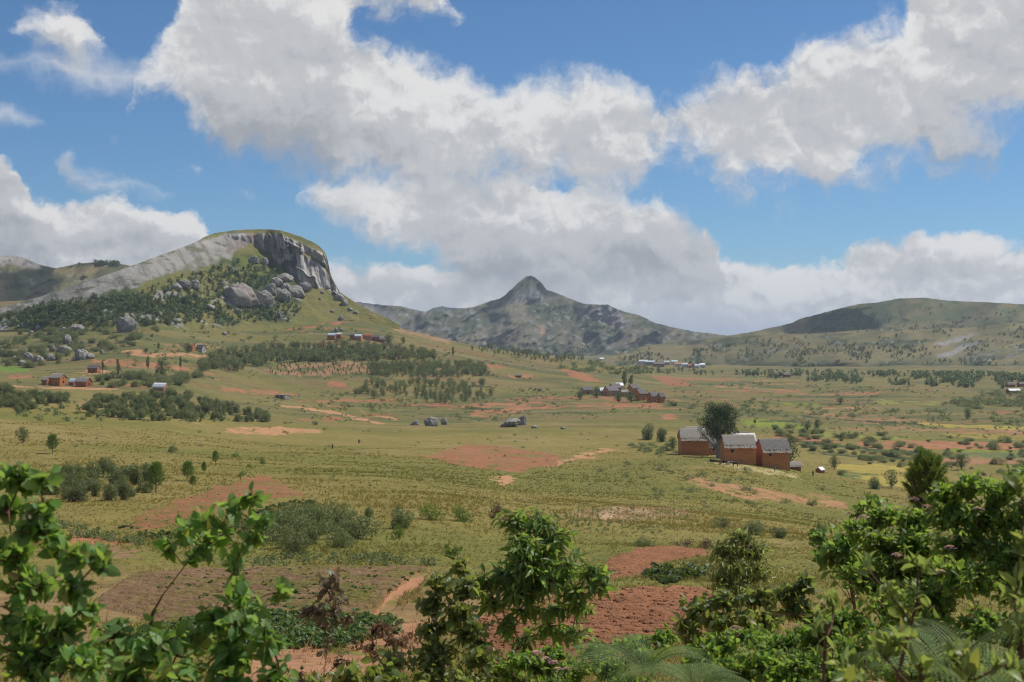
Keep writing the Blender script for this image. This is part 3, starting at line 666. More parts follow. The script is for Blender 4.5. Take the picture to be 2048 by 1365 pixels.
PEAK = Relief('mountain', 'pointed grey mountain with a rocky horn in the far centre', 560, 1620, 2.4, 110, PK_CREST, [(560, 716), (1620, 722)], 3300.0, pk_cot, pk_col, pk_disp, M_HILL, jit=1.4)

# ---- dark hill top peeping behind it
def flat_col(c1, c2, s):
    return lambda PX, PY, P, pc: lerp(c1, c2, sstep(fbm(PX / s, PY / (s * .5), 4), -.3, .35))
KNOB = Relief('hill', 'small dark hilltop peeping out behind the far saddle', 820, 1000, 2.5, 20, [(820, 630), (850, 624), (868, 616), (885, 613), (900, 616), (930, 617), (960, 619), (1000, 628)], [(820, 650), (1000, 650)], 6100.0,
              lambda PX, PY, pc: np.full(PX.shape, 3.0), flat_col(C(.03, .045, .025), C(.05, .062, .03), 12), lambda PX, PY, P: 20 * fbm(PX / 8, PY / 8, 3), M_HILL, jit=1.2)

# ---- bare hills at the far left
LH_CREST = [(-420, 520), (-200, 505), (-60, 508), (0, 512), (20, 511), (40, 514), (58, 520), (75, 528), (95, 534), (112, 537), (135, 532), (160, 527), (200, 525), (240, 528), (280, 536), (330, 548), (430, 590)]
def lh_col(PX, PY, P, pc):
    g = lerp(C(.165, .135, .065), C(.10, .10, .045), sstep(fbm(PX / 40, PY / 22, 4), -.3, .3))
    rk = C(.25, .225, .20) * (1 + .3 * fbm(PX / 4, PY / 5, 3))[..., None]
    g = lerp(g, rk, pmask(PX, PY, [(-40, 510), (10, 508), (45, 512), (80, 530), (90, 542), (60, 536), (20, 528), (-40, 535)], 1, 5))
    g = lerp(g, rk, sstep(fbm(PX / 10 + 3, PY / 8, 3), .36, .5) * .5)
    return lerp(g, C(.05, .062, .03), pmask(PX, PY, [(112, 533), (150, 520), (240, 520), (240, 530), (160, 533)], 1, 4) * .6)
LHILL = Relief('hill', 'bare brown hill with a rocky knob at the far left', -420, 430, 2.4, 70, LH_CREST, [(-420, 655), (430, 655)], 2000.0,
               lambda PX, PY, pc: np.maximum(2.3 + 1.2 * fbm(PX / 70, PY / 30, 3), .6), lh_col,
               lambda PX, PY, P: 60 * fbm(PX / 60 + PY / 50, PY / 60, 3) + 4 * fbm(PX / 8, PY / 8, 3), M_HILL, jit=1.2)

# ---- the long hills on the right, a back ridge and a lower one in front
RB_CREST = [(1360, 700), (1430, 676), (1500, 665), (1560, 652), (1585, 646), (1600, 638), (1640, 628), (1680, 617), (1720, 608), (1740, 607), (1770, 603), (1800, 597), (1850, 596), (1880, 600), (1900, 602), (1960, 604), (2010, 607), (2048, 609), (2200, 618), (2400, 640), (2600, 660)]
RB_SHADE = [(1600, 648), (1660, 622), (1740, 608), (1775, 606), (1790, 640), (1760, 660), (1700, 668), (1640, 664), (1612, 655)]  # outline of the cloud shadow painted on the back ridge
def rb_col(PX, PY, P, pc):
    g = lerp(C(.148, .126, .060), C(.102, .102, .046), sstep(fbm(PX / 50, PY / 26, 4), -.25, .3))
    g = lerp(g, C(.075, .098, .036), sstep(fbm((PX + 2.2 * PY) / 30, (PY - .4 * PX) / 20, 4), .1, .4) * .7)
    g = lerp(g, C(.035, .05, .024), pmask(PX, PY, RB_SHADE, 3, 8) * .9)  # cloud shade put into the slope colour
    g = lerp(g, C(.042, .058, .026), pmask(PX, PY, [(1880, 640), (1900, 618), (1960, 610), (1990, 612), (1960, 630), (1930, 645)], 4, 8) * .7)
    return lerp(g, C(.05, .065, .028), sstep(fbm(PX / 16, PY / 8 + 40, 4), .3, .5) * .7)
RBACK = Relief('hill', 'long green hill with painted cloud shade over a scrubby shoulder on the right skyline', 1360, 2600, 3.0, 90, RB_CREST, [(1360, 712), (2600, 700)], 2500.0,
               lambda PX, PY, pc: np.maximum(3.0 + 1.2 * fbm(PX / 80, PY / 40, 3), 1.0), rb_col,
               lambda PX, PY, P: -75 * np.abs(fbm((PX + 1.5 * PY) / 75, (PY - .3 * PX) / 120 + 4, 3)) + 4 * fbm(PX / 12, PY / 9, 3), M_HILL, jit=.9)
RF_CREST = [(1150, 742), (1180, 730), (1215, 716), (1250, 703), (1280, 695), (1330, 687), (1400, 680), (1440, 676), (1480, 673), (1560, 669), (1640, 667), (1700, 662), (1760, 658), (1850, 659), (1950, 655), (2048, 642), (2200, 632), (2600, 640)]
def rf_col(PX, PY, P, pc):
    g = lerp(C(.160, .134, .062), C(.115, .110, .048), sstep(fbm(PX / 60, PY / 18, 4), -.3, .3))
    g = lerp(g, C(.20, .165, .075), sstep(fbm((PX + 3 * PY) / 50, PY / 16 + 21, 3), .15, .5) * .6)
    sc = sstep(fbm((PX + 2.5 * PY) / 60, PY / 14 + 40, 4), .10, .34)
    g = lerp(g, C(.05, .062, .027), sc * .85)
    g = lerp(g, C(.045, .06, .028), sstep(PY + 10 * fbm(PX / 40, PY / 10, 3), 722, 738) * .85)
    rk = C(.22, .205, .19) * (1 + .3 * fbm(PX / 4, PY / 4, 3))[..., None]
    rm = np.maximum(pmask(PX, PY, [(1870, 712), (1900, 700), (1930, 690), (1950, 688), (1925, 702), (1890, 716)], 1, 6), pmask(PX, PY, [(1860, 690), (1900, 680), (1945, 666), (1950, 672), (1905, 690)], 1, 6))
    rm = np.maximum(rm, sc * sstep(fbm(PX / 9, PY / 5 + 7, 3), .15, .35) * .6)
    return lerp(g, rk, rm * .9)
RFRONT = Relief('hill', 'lower scrubby hillside running across the right distance', 1150, 2600, 2.4, 100, RF_CREST, [(1150, 752), (1400, 748), (2600, 744)], lambda px: np.interp(px, [1150, 1450, 1600, 2600], [2000, 2000, 1850, 1800]),
                lambda PX, PY, pc: np.maximum(5.0 + 3.5 * fbm(PX / 120, PY / 20, 3), 1.2), rf_col,
                lambda PX, PY, P: 26 * fbm((PX + 2 * PY) / 60, PY / 30, 3) + 2 * fbm(PX / 7, PY / 5, 3), M_HILL, jit=.8)
# ================================================================ building materials
def mat_plain(name, c1, c2, scale=3.0, rough=0.9, stretch=(1, 1, 1), bs=0.4, bd=0.05, spec=0.2, rnd=0.0):
    m, k, p, o = mat_base(name)
    tcn = k.new('ShaderNodeTexCoord'); mp = k.new('ShaderNodeMapping'); mp.inputs['Scale'].default_value = stretch
    k.l.new(tcn.outputs['Object'], mp.inputs[0])
    n = k.noise(mp.outputs[0], scale, 6, 0.65); f = k.maprange(n, .32, .68)
    col = k.mix(f, (*c1, 1), (*c2, 1))
    if rnd:
        oi = k.new('ShaderNodeObjectInfo'); hs = k.new('ShaderNodeHueSaturation'); k.l.new(col, hs.inputs['Color'])
        k.l.new(k.maprange(oi.outputs['Random'], 0, 1, 1 - rnd, 1 + rnd, smooth=False), hs.inputs['Value']); col = hs.outputs[0]
    k.l.new(col, p.inputs['Base Color']); p.inputs['Roughness'].default_value = rough; p.inputs['Specular IOR Level'].default_value = spec
    bump(k, p, n, bs, bd)
    return m
M_MUD = mat_plain('mud_plaster', (.54, .225, .083), (.44, .178, .067), .8, stretch=(.7, .7, 2.2), rnd=.05)
M_BRICK = mat_plain('mud_brick', (.40, .155, .07), (.28, .11, .055), 2.2, stretch=(1, 1, 4), rnd=.12)
M_BRICKP = mat_plain('pale_brick', (.48, .26, .16), (.36, .19, .12), 2.0, rnd=.1)
M_WHITEW = mat_plain('whitewash', (.62, .60, .55), (.45, .43, .39), 1.5, rnd=.08)
M_CONC = mat_plain('stained_concrete', (.40, .38, .33), (.16, .15, .12), 1.4)
M_THATCH = mat_plain('grey_thatch', (.36, .325, .285), (.18, .16, .14), 5.0, stretch=(6, 1, 1), bs=.8, rnd=.12)
M_STRAW = mat_plain('straw_fringe', (.36, .32, .26), (.17, .15, .125), 3.0)
M_OLDROOF = mat_plain('dark_weathered_roof', (.20, .18, .17), (.11, .10, .10), 3.0, stretch=(4, 1, 1), bs=.8, rnd=.12)
M_TIN = mat_plain('tin_sheet', (.66, .68, .70), (.48, .50, .52), 1.2, rough=.45, stretch=(6, 1, 1), spec=.5, bs=.2)
M_TINB = mat_plain('bluish_tin_sheet', (.50, .58, .66), (.38, .44, .50), 1.2, rough=.45, stretch=(6, 1, 1), spec=.5, bs=.2)
M_DARK = mat_plain('unlit_opening', (.012, .011, .010), (.02, .018, .016), 2)
M_WOODF = mat_plain('grey_wood', (.22, .17, .12), (.12, .09, .065), 4, stretch=(1, 1, 6))
M_WINPALE = mat_plain('faded_shutter', (.42, .36, .31), (.30, .26, .22), 4)

def prism_house(w, d, h, rise, below=1.2, jit=0.03, seed=0):
    """walls with two gables, ridge along x"""
    nx, nz = 9, 7; V = []; Q = []; T = []
    rs = np.random.RandomState(seed)
    ring = [(-w / 2, -d / 2), (w / 2, -d / 2), (w / 2, d / 2), (-w / 2, d / 2)]
    for s in range(4):
        (x0, y0), (x1, y1) = ring[s], ring[(s + 1) % 4]
        b = len(V)
        for i in range(nx):
            for j in range(nz):
                t = i / (nx - 1); z = -below + (h + below) * j / (nz - 1)
                jx = jit * (rs.rand() - .5) if 0 < i < nx - 1 else 0
                nxn, nyn = (y1 - y0), -(x1 - x0); L = math.hypot(nxn, nyn)
                V.append((x0 + (x1 - x0) * t + nxn / L * jx, y0 + (y1 - y0) * t + nyn / L * jx, z))
        for i in range(nx - 1):
            for j in range(nz - 1):
                q = b + i * nz + j; Q.append((q, q + nz, q + nz + 1, q + 1))
    for sx in (-1, 1):
        b = len(V); V += [(sx * w / 2, -d / 2, h), (sx * w / 2, d / 2, h), (sx * w / 2, 0, h + rise)]
        T.append((b, b + 1, b + 2) if sx > 0 else (b + 1, b, b + 2))
    return np.array(V), [np.array(Q), np.array(T)]
def gable_roof(w, d, h, rise, over=.35, side=.25, thick=.22, ragged=.0, nx=26, ny=8, corr=0.0, seed=0):
    rs = np.random.RandomState(seed)
    ez = h - rise * over / (d / 2); prof = []
    for j in range(-ny, ny + 1):
        t = abs(j) / ny; prof.append((j / ny * (d / 2 + over), h + rise + thick * .4 - t * (h + rise - ez)))
    xs = np.linspace(-w / 2 - side, w / 2 + side, nx); V = []
    for i, x in enumerate(xs):
        for k, (y, z) in enumerate(prof):
            e = 1 if k in (0, len(prof) - 1) else 0; xe = 1 if i in (0, nx - 1) else 0
            V.append((x + xe * ragged * (rs.rand() - .5), y + e * ragged * (rs.rand() - .5) * 1.2, z + ragged * .3 * (rs.rand() - .5) + thick * .5 + (corr if i % 2 else 0) - e * ragged * .2 * rs.rand()))
        for k, (y, z) in enumerate(prof):
            e = 1 if k in (0, len(prof) - 1) else 0
            V.append((x, y * (.985 if e else 1), z - thick * .5))
    P = len(prof); S = 2 * P; Q = []
    for i in range(nx - 1):
        for k in range(P - 1):
            a = i * S + k; Q.append((a, a + S, a + S + 1, a + 1)); b = a + P; Q.append((b, b + 1, b + S + 1, b + S))
        a = i * S; Q.append((a, a + P, a + S + P, a + S)); a += P - 1; Q.append((a, a + S, a + S + P, a + P))
    for i, f in ((0, 1), (nx - 1, 0)):
        for k in range(P - 1):
            a = i * S + k; q = (a, a + 1, a + P + 1, a + P); Q.append(q if f else q[::-1])
    return np.array(V), np.array(Q)
def straw_on_roof(w, d, h, rise, over, side, n, seed, ln=.55):
    rs = np.random.RandomState(seed); V = []; Q = []
    ez = h - rise * over / (d / 2); L = math.hypot(d / 2 + over, h + rise - ez)
    for q in range(n):
        s = -1 if rs.rand() < .75 else 1; x = (rs.rand() - .5) * (w + 2 * side)
        t = 1.0 if rs.rand() < .45 else rs.rand(); l = ln * (.5 + rs.rand()); t0 = max(t - l / L, 0); t1 = t + (.10 + .14 * rs.rand()) * (1 if t == 1.0 else .0)
        wd = .05 + .08 * rs.rand(); dx = .15 * (rs.rand() - .5); b = len(V)
        for tt, xo, up in ((t0, 0, .16), (t0, wd, .16), (t1, wd + dx, .24 - .14 * (t == 1.0)), (t1, dx, .24 - .14 * (t == 1.0))):
            V.append((x + xo, s * tt * (d / 2 + over), h + rise - tt * (h + rise - ez) + up + .07))
        Q.append((b, b + 1, b + 2, b + 3))
    return np.array(V), np.array(Q)
def box_np(c, s):
    (x, y, z), (a, b, cc) = c, (s[0] / 2, s[1] / 2, s[2] / 2)
    V = np.array([(x + i * a, y + j * b, z + k * cc) for k in (-1, 1) for j in (-1, 1) for i in (-1, 1)])
    return V, np.array([(0, 2, 3, 1), (4, 5, 7, 6), (0, 1, 5, 4), (2, 6, 7, 3), (0, 4, 6, 2), (1, 3, 7, 5)])
def join_np(parts):
    V = []; Fs = {3: [], 4: []}; o = 0
    for v, f in parts:
        for ff in (f if isinstance(f, list) else [f]):
            if len(ff): Fs[np.asarray(ff).shape[1]].append(np.asarray(ff) + o)
        V.append(np.asarray(v, np.float32)); o += len(v)
    return np.concatenate(V), [np.concatenate(x) for x in (Fs[4], Fs[3]) if x]
HS = [0]
def house(name, label, px, py, wpx, hpx, rpx, depth=.75, rot=0.0, wall=None, roof=None, kind='thatch', feats=(), group=None, cat='house', y=None, straw=0, below=1.2, over=.35):
    """a gabled house standing where the sight line through its foot meets the ground; sizes in photo pixels turned to metres at that distance"""
    HS[0] += 1; wall = wall or M_MUD; roof = roof or M_THATCH
    b = hit(px, py) if y is None else at(px, py, y); k = b.y / F
    w_, h_, r_ = wpx * k, hpx * k, rpx * k; d_ = w_ * depth
    b = b + Vector((0, d_ / 2 * abs(math.cos(rad(rot))) * .9, 0)); b.x *= b.y / (b.y - d_ / 2 * .9) if d_ else 1
    root = empty(name, b, rad(rot)); tag(root, label, cat, group)
    V, Fc = prism_house(w_, d_, h_, r_, below, seed=HS[0]); obj('wall', mesh_np('wall', V, Fc, wall, smooth=False), root)
    if kind == 'thatch':
        rv = gable_roof(w_, d_, h_, r_, over, .25, .30, .34, 44, 7, seed=HS[0]); parts = [rv]; mi = [np.zeros(len(rv[1]))]
        ro = obj('roof', mesh_np('roof', rv[0], rv[1], roof, smooth=False), root)
        if straw:
            sv = straw_on_roof(w_, d_, h_, r_, over, .25, straw, HS[0]); tag(obj('straw_layer', mesh_np('straw_layer', sv[0], sv[1], M_STRAW, smooth=False), ro), None, None, None, 'stuff')
    else:
        rv = gable_roof(w_, d_, h_, r_, over, .15, .05, .0, 48, 3, corr=.045, seed=HS[0]); ro = obj('roof', mesh_np('roof', rv[0], rv[1], roof, smooth=False), root)
    for ft in feats:      # (kind, face, position along the wall -0.5..0.5, sill height 0..1, width m, height m)
        fk, face, tpos, zz, fw, fh = ft
        n = {'f': (0, -1), 'r': (1, 0), 'l': (-1, 0), 'b': (0, 1)}[face]
        if face in 'fb': c = (tpos * w_, n[1] * d_ / 2, zz * h_ + fh / 2); s = (fw, .12, fh)
        else: c = (n[0] * w_ / 2, tpos * d_, zz * h_ + fh / 2); s = (.12, fw, fh)
        fo = obj(fk, mesh_np(fk, *box_np(c, s), M_DARK if fk == 'window' else M_WOODF, smooth=False), root)
        if fk == 'window':
            fp = []
            for q in (-1, 1):
                if face in 'fb': fp.append(box_np((c[0], c[1] + n[1] * .03, c[2] + q * (fh / 2 + .03)), (fw + .16, .12, .06))); fp.append(box_np((c[0] + q * (fw / 2 + .03), c[1] + n[1] * .03, c[2]), (.06, .12, fh)))
                else: fp.append(box_np((c[0] + n[0] * .03, c[1], c[2] + q * (fh / 2 + .03)), (.12, fw + .16, .06))); fp.append(box_np((c[0] + n[0] * .03, c[1] + q * (fw / 2 + .03), c[2]), (.12, .06, fh)))
            obj('frame', mesh_np('frame', *join_np(fp), M_WOODF, smooth=False), fo)
            if face == 'f' and fw > .5:      # an open shutter leaning against the wall beside it
                obj('shutter', mesh_np('shutter', *box_np((c[0] + fw * .85, c[1] - .09, c[2]), (fw * .62, .05, fh)), M_WINPALE, smooth=False), fo)
    return root
# ---- the three brick houses on the right and those behind them
NEARG = 'earth houses on the grassy spur'
house('earth_house', 'orange earth house with grey thatch, first of the three below the big tree', 1387, 911, 56, 34, 17, .72, 1, straw=900, feats=[('window', 'f', -.22, .78, .5, .55), ('door', 'b', .1, 0, .9, 1.8)], group=NEARG, below=2.2)
house('earth_house', 'orange earth house with shaggy thatch and cattle at its foot', 1475, 927, 61, 36, 18, .72, 2, straw=1100, feats=[('window', 'f', -.24, .62, .62, .62), ('door', 'b', .1, 0, .9, 1.8)], group=NEARG, below=2.4)
house('earth_house', 'orange earth house with dark thatch at the right end of its row', 1545, 936, 57, 36, 19, .75, 9, roof=M_OLDROOF, straw=700, feats=[('window', 'f', -.22, .68, .62, .62), ('door', 'b', .1, 0, .9, 1.8)], group=NEARG, below=2.4)
_ya, _yt = hit(1387, 911).y, hit(1437, 917).y; _yb = max(hit(1475, 927).y + 12, _yt + 4)
house('earth_house', 'thatched house mostly hidden behind the leftmost orange house', 1391, 902, 40, 28, 18, .8, 0, wall=M_BRICKP, y=_ya + 14, group=NEARG, feats=[('window', 'f', 0, .6, .5, .6)])
house('earth_house', 'pale brick house seen behind the big tree trunk', 1421, 911, 36, 20, 18, .8, 0, wall=M_BRICKP, y=max(_ya, _yt) + 9, group=NEARG, straw=200, feats=[('window', 'f', .1, .5, .5, .6)])
house('earth_house', 'whitewashed house with pale roof behind the shaggy thatched one', 1486, 918, 46, 34, 16, .8, 3, wall=M_WHITEW, roof=M_WHITEW, kind='tin', y=_yb + 8, group=NEARG, feats=[('window', 'r', 0, .6, .5, .6)])
house('earth_house', 'grey roofed house furthest back behind the pale roof', 1484, 902, 28, 26, 10, .8, 0, wall=M_BRICKP, roof=M_OLDROOF, y=_yb + 30, group=NEARG)
house('brick_shed', 'low brick shed with straw roof beside the last orange house', 1587, 940, 24, 8, 6, .8, 6, wall=M_BRICK, straw=250, cat='shed', feats=[('door', 'f', -.2, 0, .7, .9)])
house('brick_hut', 'tiny red hut with a white roof alone below the houses', 1640, 946, 12, 6, 5, 1.1, 40, wall=M_BRICK, roof=M_TIN, kind='tin', cat='hut', feats=[('door', 'f', 0, 0, .5, .9)], over=.25)
# ---- left farmstead
LG = 'brick farmhouses at the left'
house('brick_house', 'tall orange farmhouse with a lit gable at the left', 116, 771.5, 31, 15, 8, .62, -27, roof=M_THATCH, group=LG, feats=[('window', 'r', 0, .35, .8, 1.2), ('window', 'r', 0, .95, .4, .5), ('door', 'f', .2, 0, .9, 1.9)])
house('brick_house', 'low lean-to wing at the left end of the tall farmhouse', 93, 770.5, 13, 10, 6, 1.0, -20, wall=M_BRICK, roof=M_THATCH, group=LG, feats=[('door', 'f', 0, 0, .8, 1.7)])
house('brick_house', 'dark red farmhouse with a grey roof beside the tall one', 168, 774, 29, 10, 8.5, .62, -27, wall=M_BRICK, roof=M_THATCH, group=LG, feats=[('door', 'f', .15, 0, 1.0, 1.6), ('window', 'r', 0, .45, .6, .8)])
house('brick_house', 'small shed roof joining the two farmhouses', 146, 772, 13, 8, 6, .9, -20, wall=M_BRICK, roof=M_TINB, kind='tin', group=LG, feats=[('door', 'f', 0, 0, .8, 1.5)])
house('brick_house', 'lone brick house with dark roof in an orange yard', 188, 746, 20, 9, 7, .7, -8, wall=M_BRICK, roof=M_OLDROOF, feats=[('door', 'f', -.2, 0, .8, 1.7), ('window', 'f', .25, .45, .6, .7)])
house('brick_house', 'small brick house with a bright white tin roof', 321, 782, 30, 7.5, 8, .55, -24, wall=M_BRICKP, roof=M_TIN, kind='tin', feats=[('window', 'r', .1, .25, .6, 1.0), ('door', 'f', -.3, 0, .8, 1.5)])
house('ruined_house', 'orange ruined house half hidden by dark trees', 383, 703, 12, 9, 6, .8, -30, roof=M_BRICK, kind='tin')
house('brick_house', 'grey roofed house with one white gable among trees', 402, 704, 18, 7, 7, .6, -32, wall=M_WHITEW, roof=M_OLDROOF, feats=[('window', 'r', 0, .3, .6, .9)])
house('concrete_cistern', 'roofless block of stained concrete on the left meadow', 564, 798, 26, 8, .3, .5, -32, wall=M_CONC, roof=M_CONC, kind='tin', cat='cistern', feats=[('window', 'f', -.2, .4, .8, 1.0), ('window', 'f', .2, .4, .8, 1.0)], over=.02)
# ---- houses on the slope under the dome
HG = 'brick houses on the slope under the dome'
house('brick_house', 'wide brick house with grey roof, first in the hillside row', 664, 680, 16, 9, 4, .6, -18, wall=M_BRICK, roof=M_TINB, kind='tin', group=HG, feats=[('door', 'f', 0, 0, .9, 1.8)])
house('brick_house', 'tall brick cube house with a lit side, second in the hillside row', 679, 679, 10, 10, 3, .8, -18, wall=M_BRICK, roof=M_TIN, kind='tin', group=HG, feats=[('window', 'f', 0, .5, .8, .9)])
house('brick_house', 'narrow brown house left of the bluish tin roof', 705, 680, 9, 9, 4, .9, -10, wall=M_BRICK, roof=M_OLDROOF, group=HG)
house('brick_house', 'house with a shiny bluish tin roof on the hillside', 716, 681, 16, 8, 4, .7, -12, wall=M_BRICKP, roof=M_TINB, kind='tin', group=HG, feats=[('door', 'f', -.2, 0, .9, 1.8)])
house('brick_house', 'pale orange walled house behind the hillside trees', 736, 680, 19, 8, 4, .6, -8, wall=M_BRICKP, roof=M_BRICK, group=HG)
house('brick_house', 'brick house with grey roof right of the orange walls', 753, 683, 13, 8, 4, .7, -12, wall=M_BRICK, roof=M_OLDROOF, group=HG)
house('brick_house', 'last house of the hillside row with a low pale roof', 766, 686, 12, 7, 5, .7, -12, wall=M_BRICK, roof=M_THATCH, group=HG)
# ---- village in the middle distance: gables in shade to the left, long walls in sun
VG = 'houses of the village in the middle distance'
for px, py, w_, h_, r_, rot, wl, rf, kd, lb in [
    (1174, 789, 19, 8, 6, 10, M_BRICKP, M_OLDROOF, 'thatch', 'dark roof at the left edge of the village'),
    (1205, 790, 13, 8, 6, 10, M_BRICKP, M_TIN, 'tin', 'small white tin roof among the village trees'),
    (1222, 792, 25, 10, 9, 28, M_BRICKP, M_OLDROOF, 'thatch', 'wide gabled village house behind round dark trees'),
    (1230, 784, 20, 8, 8, 28, M_BRICK, M_OLDROOF, 'thatch', 'dark roof just behind the wide gabled village house'),
    (1238, 780, 15, 8, 6, 20, M_WHITEW, M_TIN, 'tin', 'pale tin roof at the back of the village'),
    (1249, 793, 15, 8, 4, 15, M_BRICKP, M_THATCH, 'thatch', 'pink walled low house in the heart of the village'),
    (1266, 790, 18, 13, 8, 38, M_MUD, M_OLDROOF, 'thatch', 'tall gabled house under the tall village tree'),
    (1281, 801, 21, 13, 9, 38, M_MUD, M_OLDROOF, 'thatch', 'big gabled house right of the tall village tree'),
    (1305, 805, 17, 12, 8, 38, M_MUD, M_OLDROOF, 'thatch', 'orange house with a small dark door, next to last in the village'),
    (1322, 806, 13, 12, 8, 38, M_MUD, M_OLDROOF, 'thatch', 'narrow orange house at the right end of the village')]:
    house('village_house', lb, px, py, w_, h_, r_, .85, rot, wall=wl, roof=rf, kind=kd, group=VG, feats=[('door', 'f', 0, 0, 1.1, 1.8), ('window', 'l', 0, .5, .7, .9)])
house('field_hut', 'small grey hut on a red clearing in the far fields', 1037, 755.5, 11, 4, 4, .7, -10, wall=M_WOODF, roof=M_THATCH, cat='hut')
house('field_hut', 'tiny thatched hut on the slope left of the village', 1079, 783, 7, 3, 4, .7, -10, wall=M_WOODF, roof=M_THATCH, cat='hut')
# ---- far town at the foot of the hills
rs = np.random.RandomState(5)
TG = 'low buildings of the far town'
TOWN = [(1203, 724, 9, 'w'), (1222, 725, 12, 'g'), (1235, 727, 15, 'o'), (1252, 725, 10, 'w'), (1262, 728, 16, 'g'), (1276, 726, 13, 'w'), (1287, 729, 18, 'w'), (1300, 731, 18, 'g'), (1318, 734, 22, 'b'), (1333, 731, 10, 'g'), (1349, 730, 12, 'w'), (1356, 734, 14, 'p'), (1370, 735, 12, 'w'), (1379, 737, 8, 'o'), (1388, 735, 10, 'b'), (1394, 737, 10, 'w'), (1404, 736, 11, 'w')]
for i, (px, py, w_, c) in enumerate(TOWN):
    wl, rf, kd = {'w': (M_WHITEW, M_TIN, 'tin'), 'g': (M_CONC, M_TINB, 'tin'), 'o': (M_BRICKP, M_BRICK, 'tin'), 'b': (M_BRICK, M_OLDROOF, 'thatch'), 'p': (M_WHITEW, M_BRICKP, 'tin')}[c]
    house('town_building', {'w': 'white building with a shiny tin roof in the far town', 'g': 'grey roofed building in the far town', 'o': 'orange walled building in the far town', 'b': 'brown brick building with dark roof in the far town', 'p': 'white building with a pinkish roof in the far town'}[c],
          px, py, w_, 5.0 + rs.rand() * 1.5, 3.0, .7, rs.uniform(-20, 20), wall=wl, roof=rf, kind=kd, group=TG, cat='building', below=3, feats=[('door', 'f', .1, 0, 1.2, 2.0)])
for lb, px, py, w_, rf, kd in [('left one of two grey roofed houses at the edge of the far fields', 1555, 753, 14, M_OLDROOF, 'thatch'), ('right one of two brown roofed houses at the edge of the far fields', 1573, 755, 14, M_OLDROOF, 'thatch'),
                               ('long white roofed building at the right edge of the fields', 2027, 787, 24, M_TIN, 'tin'), ('dark hut behind the long white roof at the right edge', 2021, 775, 15, M_OLDROOF, 'thatch'), ('dark roofed house cut by the right picture edge', 2044, 774, 16, M_OLDROOF, 'thatch')]:
    house('brick_house', lb, px, py, w_, 5, 4, .7, 6, wall=M_BRICK, roof=rf, kind=kd, feats=[('door', 'f', 0, 0, 1.0, 1.8)])

# ================================================================ boulders
def mat_boulder():
    m, k, p, o = mat_base('lichen_granite')
    tcn = k.new('ShaderNodeTexCoord'); oi = k.new('ShaderNodeObjectInfo')
    gp = k.new('ShaderNodeNewGeometry')
    a = k.noise(gp.outputs['Position'], .35, 6, .7); b = k.noise(gp.outputs['Position'], 1.4, 5, .7)
    c = k.mix(k.maprange(a, .35, .65), (.345, .33, .30, 1), (.19, .178, .16, 1))
    c = k.mix(k.maprange(b, .52, .66), c, (.13, .13, .10, 1))
    mp = k.new('ShaderNodeMapping'); mp.inputs['Scale'].default_value = (1.2, 1.2, .12); k.l.new(gp.outputs['Position'], mp.inputs[0])
    s = k.noise(mp.outputs[0], .9, 4, .6); c = k.mix(k.maprange(s, .54, .7, 0, .7), c, (.10, .095, .09, 1))
    c = k.mix(k.maprange(oi.outputs['Random'], .85, .97, 0, .25), c, (.34, .25, .20, 1))
    k.l.new(c, p.inputs['Base Color']); bump(k, p, b, .6, .3)
    return m
M_BOULDER = mat_boulder()
def ico(sub):
    import bmesh
    bm = bmesh.new(); bmesh.ops.create_icosphere(bm, subdivisions=sub, radius=1.0)
    V = np.array([v.co[:] for v in bm.verts]); Fc = np.array([[v.index for v in f.verts] for f in bm.faces]); bm.free()
    return V, Fc
ICO4, ICO2, ICO1 = ico(4), ico(2), ico(1)
def boulder_mesh(seed, tall=False):
    V = ICO4[0].copy(); o = np.array([seed * 7.3, seed * 3.1, seed * 5.7])
    rs = np.random.RandomState(seed + 50)
    for q in range(11):                                  # flat-ish split faces
        n = rs.normal(size=3); n /= np.linalg.norm(n); c = .52 + .36 * rs.rand(); dq = V @ n - c
        V -= np.where(dq > 0, dq * .82, 0)[:, None] * n
    V *= (1 + .30 * fbm3(V * 1.2 + o, 3) + .08 * fbm3(V * 5 + o, 4))[:, None]
    for q in range(6):                                   # joints cut across the rock
        n = rs.normal(size=3); n[2] *= .4; n /= np.linalg.norm(n); dq = np.abs(V @ n - rs.uniform(-.35, .35) + .05 * fbm3(V * 3 + o, 2)); V *= (1 - .15 * np.exp(-(dq / .04) ** 2))[:, None]
    V[:, 2] = np.where(V[:, 2] < -.35, -.35 + (V[:, 2] + .35) * .3, V[:, 2])
    lo, hi = V.min(0), V.max(0); V = (V - (lo + hi) / 2 * np.array([1, 1, 0])) ; V[:, :2] /= (hi - lo)[:2]; V[:, 2] = (V[:, 2] - lo[2]) / (hi[2] - lo[2])
    return mesh_np('boulder', V, ICO4[1], M_BOULDER)
BM = [boulder_mesh(i) for i in range(7)]
def boulder(px, py, w_, h_, label, group, where=None, rot=None, tilt=(0, 0), i=None, n=[0]):
    n[0] += 1
    p = where.pt(px, py) if where else hit(px, py); k = p.y / F
    o = obj('boulder', BM[n[0] % 7 if i is None else i]); s = 1.12
    dep = w_ * (.7 + .3 * ((n[0] * 37) % 10) / 10)
    o.scale = (w_ * k * s, dep * k * s, h_ * k * 1.4); o.location = p + Vector((0, dep * k * .35, -h_ * k * .18))
    o.rotation_euler = (rad(tilt[0]), rad(tilt[1]), rad((n[0] * 83) % 50 - 25 if rot is None else rot))
    return tag(o, label, 'boulder', group)
MB_ = 'boulders lying on the meadow'
boulder(830, 851, 16, 8, 'small rounded boulder left of the leaning meadow boulder', MB_, tilt=(0, -12))
boulder(869, 853, 26, 18, 'dark boulder leaning up to the right on the meadow', MB_, tilt=(0, -32), i=2, rot=0)
boulder(889, 850, 14, 12, 'grey boulder tucked behind the leaning dark boulder', MB_)
